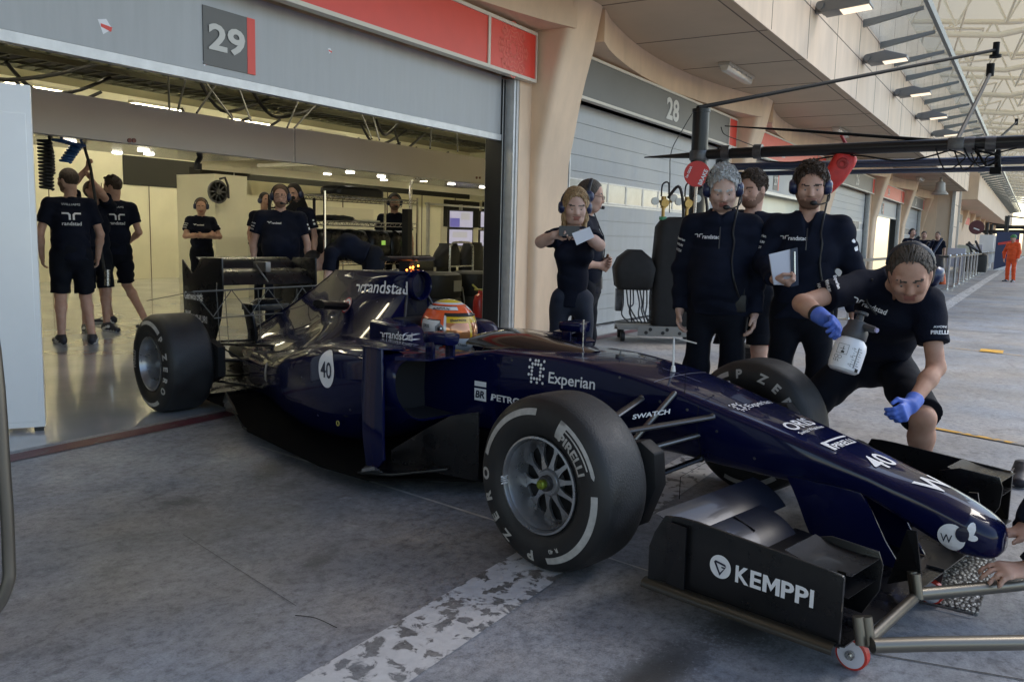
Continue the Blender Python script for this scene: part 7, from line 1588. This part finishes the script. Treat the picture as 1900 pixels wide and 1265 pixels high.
scn = at(1872, 465, 42.); t = thing('advert_screen', 'navy and red advertising screen behind the marshal', 'screen', (scn[0], scn[1], 0)); b = MB(); b.prism([(-.1, .6, .1), (.1, -.4, .1), (.1, -.4, 2.0), (-.1, .6, 2.0)], (.05, 0, 0), 0); b.prism([(-.115, .5, 1.35), (.085, -.4, 1.45), (.085, -.4, 1.65), (-.115, .5, 1.45)], (.02, 0, 0), 1); b.prism([(-.11, .6, .1), (.085, -.4, .1), (.085, -.4, .5)], (.02, 0, 0), 2); b.build('screen', [mat('screen_navy', (.02, .03, .09), .5), M_red, M_white], t)
for i, (px_, dp, h_, m_) in enumerate(((1788, 40, 1.3, M_gpanel), (1772, 36, 1.15, mat('lilac_board', (.42, .42, .5), .5)), (1805, 44, 1.35, mat('lilac_board', (.42, .42, .5), .5)), (1826, 47, 1.9, M_white), (1838, 50, 1.9, M_white))):
    p = at(px_, 500, dp); t = thing('equipment_board', ('pale equipment board %s' % ('behind the barrier posts', 'with a lilac face near the barrier', 'beside the round sign', 'tall and white far down the lane', 'tall and white, the farthest one'))[:]% () if False else 'pale equipment board ' + ('behind the barrier posts', 'with a lilac face near the barrier', 'beside the round sign', 'tall and white far down the lane', 'tall and white, the farthest one')[i], 'board', (p[0], p[1], 0)); b = MB(); b.box((-.1, -.35, .35), (.1, .35, h_)); b.box((-.08, -.3, 0), (.08, -.25, .35)); b.box((-.08, .25, 0), (.08, .3, .35)); b.build('board', m_, t, bevel=.02)
for i, (px_, dp, lab) in enumerate(((1695, 25.5, 'dark equipment trolley by the pillar beside the far crew'), (1722, 27, 'navy covered table in front of the far crew'), (1810, 38, 'dark wheel trolley behind the barrier posts'))):
    p = at(px_, 480, dp); t = thing('equipment_trolley', lab, 'trolley', (p[0], p[1], 0)); b = MB(); r_ = random.Random(20+i); b.loft([[(p_[0]*k, p_[1]*k, z) for p_ in rpoly([(-.4, -.5), (.4, -.5), (.4, .5), (-.4, .5)], .1, 3)] for z, k in ((.1, .95), (.6, 1), (.85, .97), (.95, .7))])
    for k in range(5): b.tube([(r_.uniform(-.3, .3), r_.uniform(-.4, .4), .9), (r_.uniform(-.3, .3), r_.uniform(-.4, .4), 1.3+.2*r_.random())], .05, 6)
    b.build('trolley', M_livn if i == 1 else M_black, t)
p = at(1750, 505, 27.2); t = thing('traffic_cone', 'small orange traffic cone at the barrier', 'cone', (p[0], p[1], 0)); b = MB(); b.lathe([(.16, 0), (.16, .03), (.12, .03), (.03, .5), (0, .5)], n=16); b.build('cone', mat('cone_orange', (.7, .12, .02), .5), t)
# far gantries, canopies of the neighbouring teams
for i, (px_, dp) in enumerate(((1866, 45), (1830, 58), (1838, 62))):
    p = at(px_, 440, dp); t = thing('far_gantry', 'dark boom gantry of another team far down the lane, %s' % ('nearest', 'middle', 'farthest')[i], 'gantry', (p[0], p[1], 0)); b = MB(); b.tube([(0, 0, 0), (0, 0, 2.9)], .12, 10); b.tube([(0, .5, 2.3), (0, -6, 2.4)], .10, 10); b.tube([(0, 0, 2.9), (0, -3, 2.45)], .04, 6); b.build('post', M_black, t)
hz_ = thing('far_grandstand', 'pale stand closing the far end of the pit lane', 'building', (150, -3, 0)); b = MB(); b.box((0, -22, 0), (8, 5, 7)); b.box((-1, -22, 7), (9, 5, 7.5), 1)
for k in range(9): b.box((-.05, -21+k*2.9, 1), (0, -19.2+k*2.9, 5.5), 2)
b.build('stand', [M_beige2, M_rail, M_sign], hz_)
pw = thing('pit_wall', 'low concrete pit wall on the track side far down the lane', 'wall', (60, -13, 0)); b = MB(); b.box((-40, -.3, 0), (90, 0, 1.1)); b.build('wall', M_rail, pw)
# ---- front wheel dolly under the nose, checker plate mat
dl = thing('nose_dolly', 'steel tube dolly with red castors carrying the car nose', 'dolly', (2.93, .25, 0)); DL = lambda p: V(p)-V(2.93, .25, 0)
M_tube = mat('satin_tube', (.17, .155, .13), .36, .8)
A_, B_ = onz(1618, 1197, .14), onz(1703, 1102, .14)
b = MB(); b.tube([DL(A_), DL(onz(1720, 1194, .14)), DL(onz(1990, 1190, .14))], .021, 14); b.build('rail', M_tube, dl, 60)
b = MB(); b.tube([DL(B_), DL(onz(1790, 1094, .14)), DL(onz(1990, 1074, .14))], .021, 14); b.build('rail', M_tube, dl, 60)
b = MB(); b.tube([DL(onz(1608, 1190, .13)), DL(onz(1705, 1100, .13))], .017, 14); b.build('cross_tube', M_tube, dl, 60)
for (px_, py_) in ((1592, 1165), (1608, 1165), (1692, 1075), (1698, 1080)):
    q0 = DL(onz(px_+6, py_+30, .13)); b = MB(); b.tube([q0, q0+V(.008, .016, .075)], .016, 12); b.build('upright', M_tube, dl, 60)
for (px_, py_), r_ in (((1582, 1211), .047), ((1728, 1097), .042)):
    c = DL(onz(px_, py_, r_)); ax_ = unit(c2w((0, -1, 0))-c2w((0, 0, 0))); cs_ = bpy.data.objects.new('castor', None); COL.objects.link(cs_); cs_.parent = dl
    b = MB(); b.lathe([(r_*.86, -.014), (r_, -.011), (r_, .011), (r_*.86, .014)], c, ax_, 36); b.build('tyre', mat('castor_red', (.50, .035, .022), .4), cs_)
    b = MB(); b.lathe([(r_*.86, -.0145), (r_*.86, .0145), (r_*.6, .0165), (0, .0165)], c, ax_, 32); b.build('hub', mat('castor_white', (.62, .60, .66), .4), cs_)
    b = MB(); b.lathe([(r_*.3, .016), (r_*.3, .024), (0, .024)], c, ax_, 16); b.lathe([(r_*.13, .022), (r_*.13, .030), (0, .03)], c, ax_, 6); b.build('bolt', M_steel, cs_)
    b = MB(); tx_ = unit(np.cross(ax_, (0, 0, 1))); b.prism([c+ax_*-.02+tx_*.02, c+ax_*-.02-tx_*.02, c+ax_*-.02-tx_*.03+V(0, 0, .085), c+ax_*-.02+tx_*.03+V(0, 0, .085)], ax_*-.004); b.build('fork', M_dksteel, cs_)
m, nt, b_, N, L = nodes_of('tread_plate'); b_.inputs['Metallic'].default_value = .6; b_.inputs['Roughness'].default_value = .45
tc = N('TexCoord'); mp = N('Mapping'); mp.inputs['Scale'].default_value = (1, 1.8, 1); mp.inputs['Rotation'].default_value = (0, 0, .4); L(tc.outputs['Object'], mp.inputs[0]); vo = N('TexVoronoi', Scale=42.); L(mp.outputs[0], vo.inputs['Vector'])
L(ramp(N, L, vo.outputs['Distance'], [(.25, (.32, .33, .33)), (.6, (.06, .06, .065))]), b_.inputs['Base Color']); bp = N('Bump', Strength=.8, Distance=.006, invert=True); L(vo.outputs['Distance'], bp.inputs['Height']); L(bp.outputs[0], b_.inputs['Normal'])
mt = thing('tread_plate_mat', 'dark patterned metal mat on the ground under the nose', 'mat', (3.45, .2, 0)); ML = lambda p: V(p)-V(3.45, .2, 0)
b = MB(); b.prism([ML(onz(x, y, .004)) for x, y in ((1600, 1085), (1815, 1140), (1850, 1030), (1700, 985))], (0, 0, .006)); b.build('plate', m, mt)
b = MB(); b.tube([ML(onz(1640, 1100, .012)), ML(onz(1806, 1139, .012))], .004, 6); b.build('edge_wire', M_dksteel, mt)
sl = onz(1895, 892); t = thing('shoe', 'dark shoe of a person standing just outside the right edge', 'shoe', sl, R(170)); shoe(t, (-.02, 0, .09), (.15, .02, .03), name='upper')
# ------------------------------------------------------------------ light
S.world = bpy.data.worlds.new('World'); S.world.use_nodes = True
_nt = S.world.node_tree; _bg = _nt.nodes['Background']
_sky = _nt.nodes.new('ShaderNodeTexSky'); _sky.sky_type = 'NISHITA'; _sky.sun_disc = False
SUN_EL, SUN_AZ = R(48), R(-35)      # azimuth measured from +X towards +Y
_sky.sun_elevation = SUN_EL; _sky.sun_rotation = R(90)-SUN_AZ
_sky.air_density = 1.2; _sky.dust_density = 1.
_nt.links.new(_sky.outputs[0], _bg.inputs[0]); _bg.inputs[1].default_value = .15
_sl = bpy.data.lights.new('sun', 'SUN'); _so = bpy.data.objects.new('sun', _sl); COL.objects.link(_so)
_sl.energy = 1.2; _sl.angle = R(24); _sl.color = (1, .94, .85)
_sd = V(math.cos(SUN_EL)*math.cos(SUN_AZ), math.cos(SUN_EL)*math.sin(SUN_AZ), math.sin(SUN_EL))
_so.rotation_euler = Vector(_sd).to_track_quat('Z', 'Y').to_euler()
S.view_settings.view_transform = 'Standard'; S.view_settings.look = 'None'; S.view_settings.gamma = 1.; S.view_settings.use_curve_mapping = False
S.view_settings.exposure = 1.15
S.cycles.use_denoising = True; S.cycles.max_bounces = 8; S.cycles.diffuse_bounces = 4; S.cycles.glossy_bounces = 4; S.cycles.transparent_max_bounces = 12
S.cycles.sample_clamp_indirect = 6.; S.cycles.caustics_reflective = False; S.cycles.caustics_refractive = False
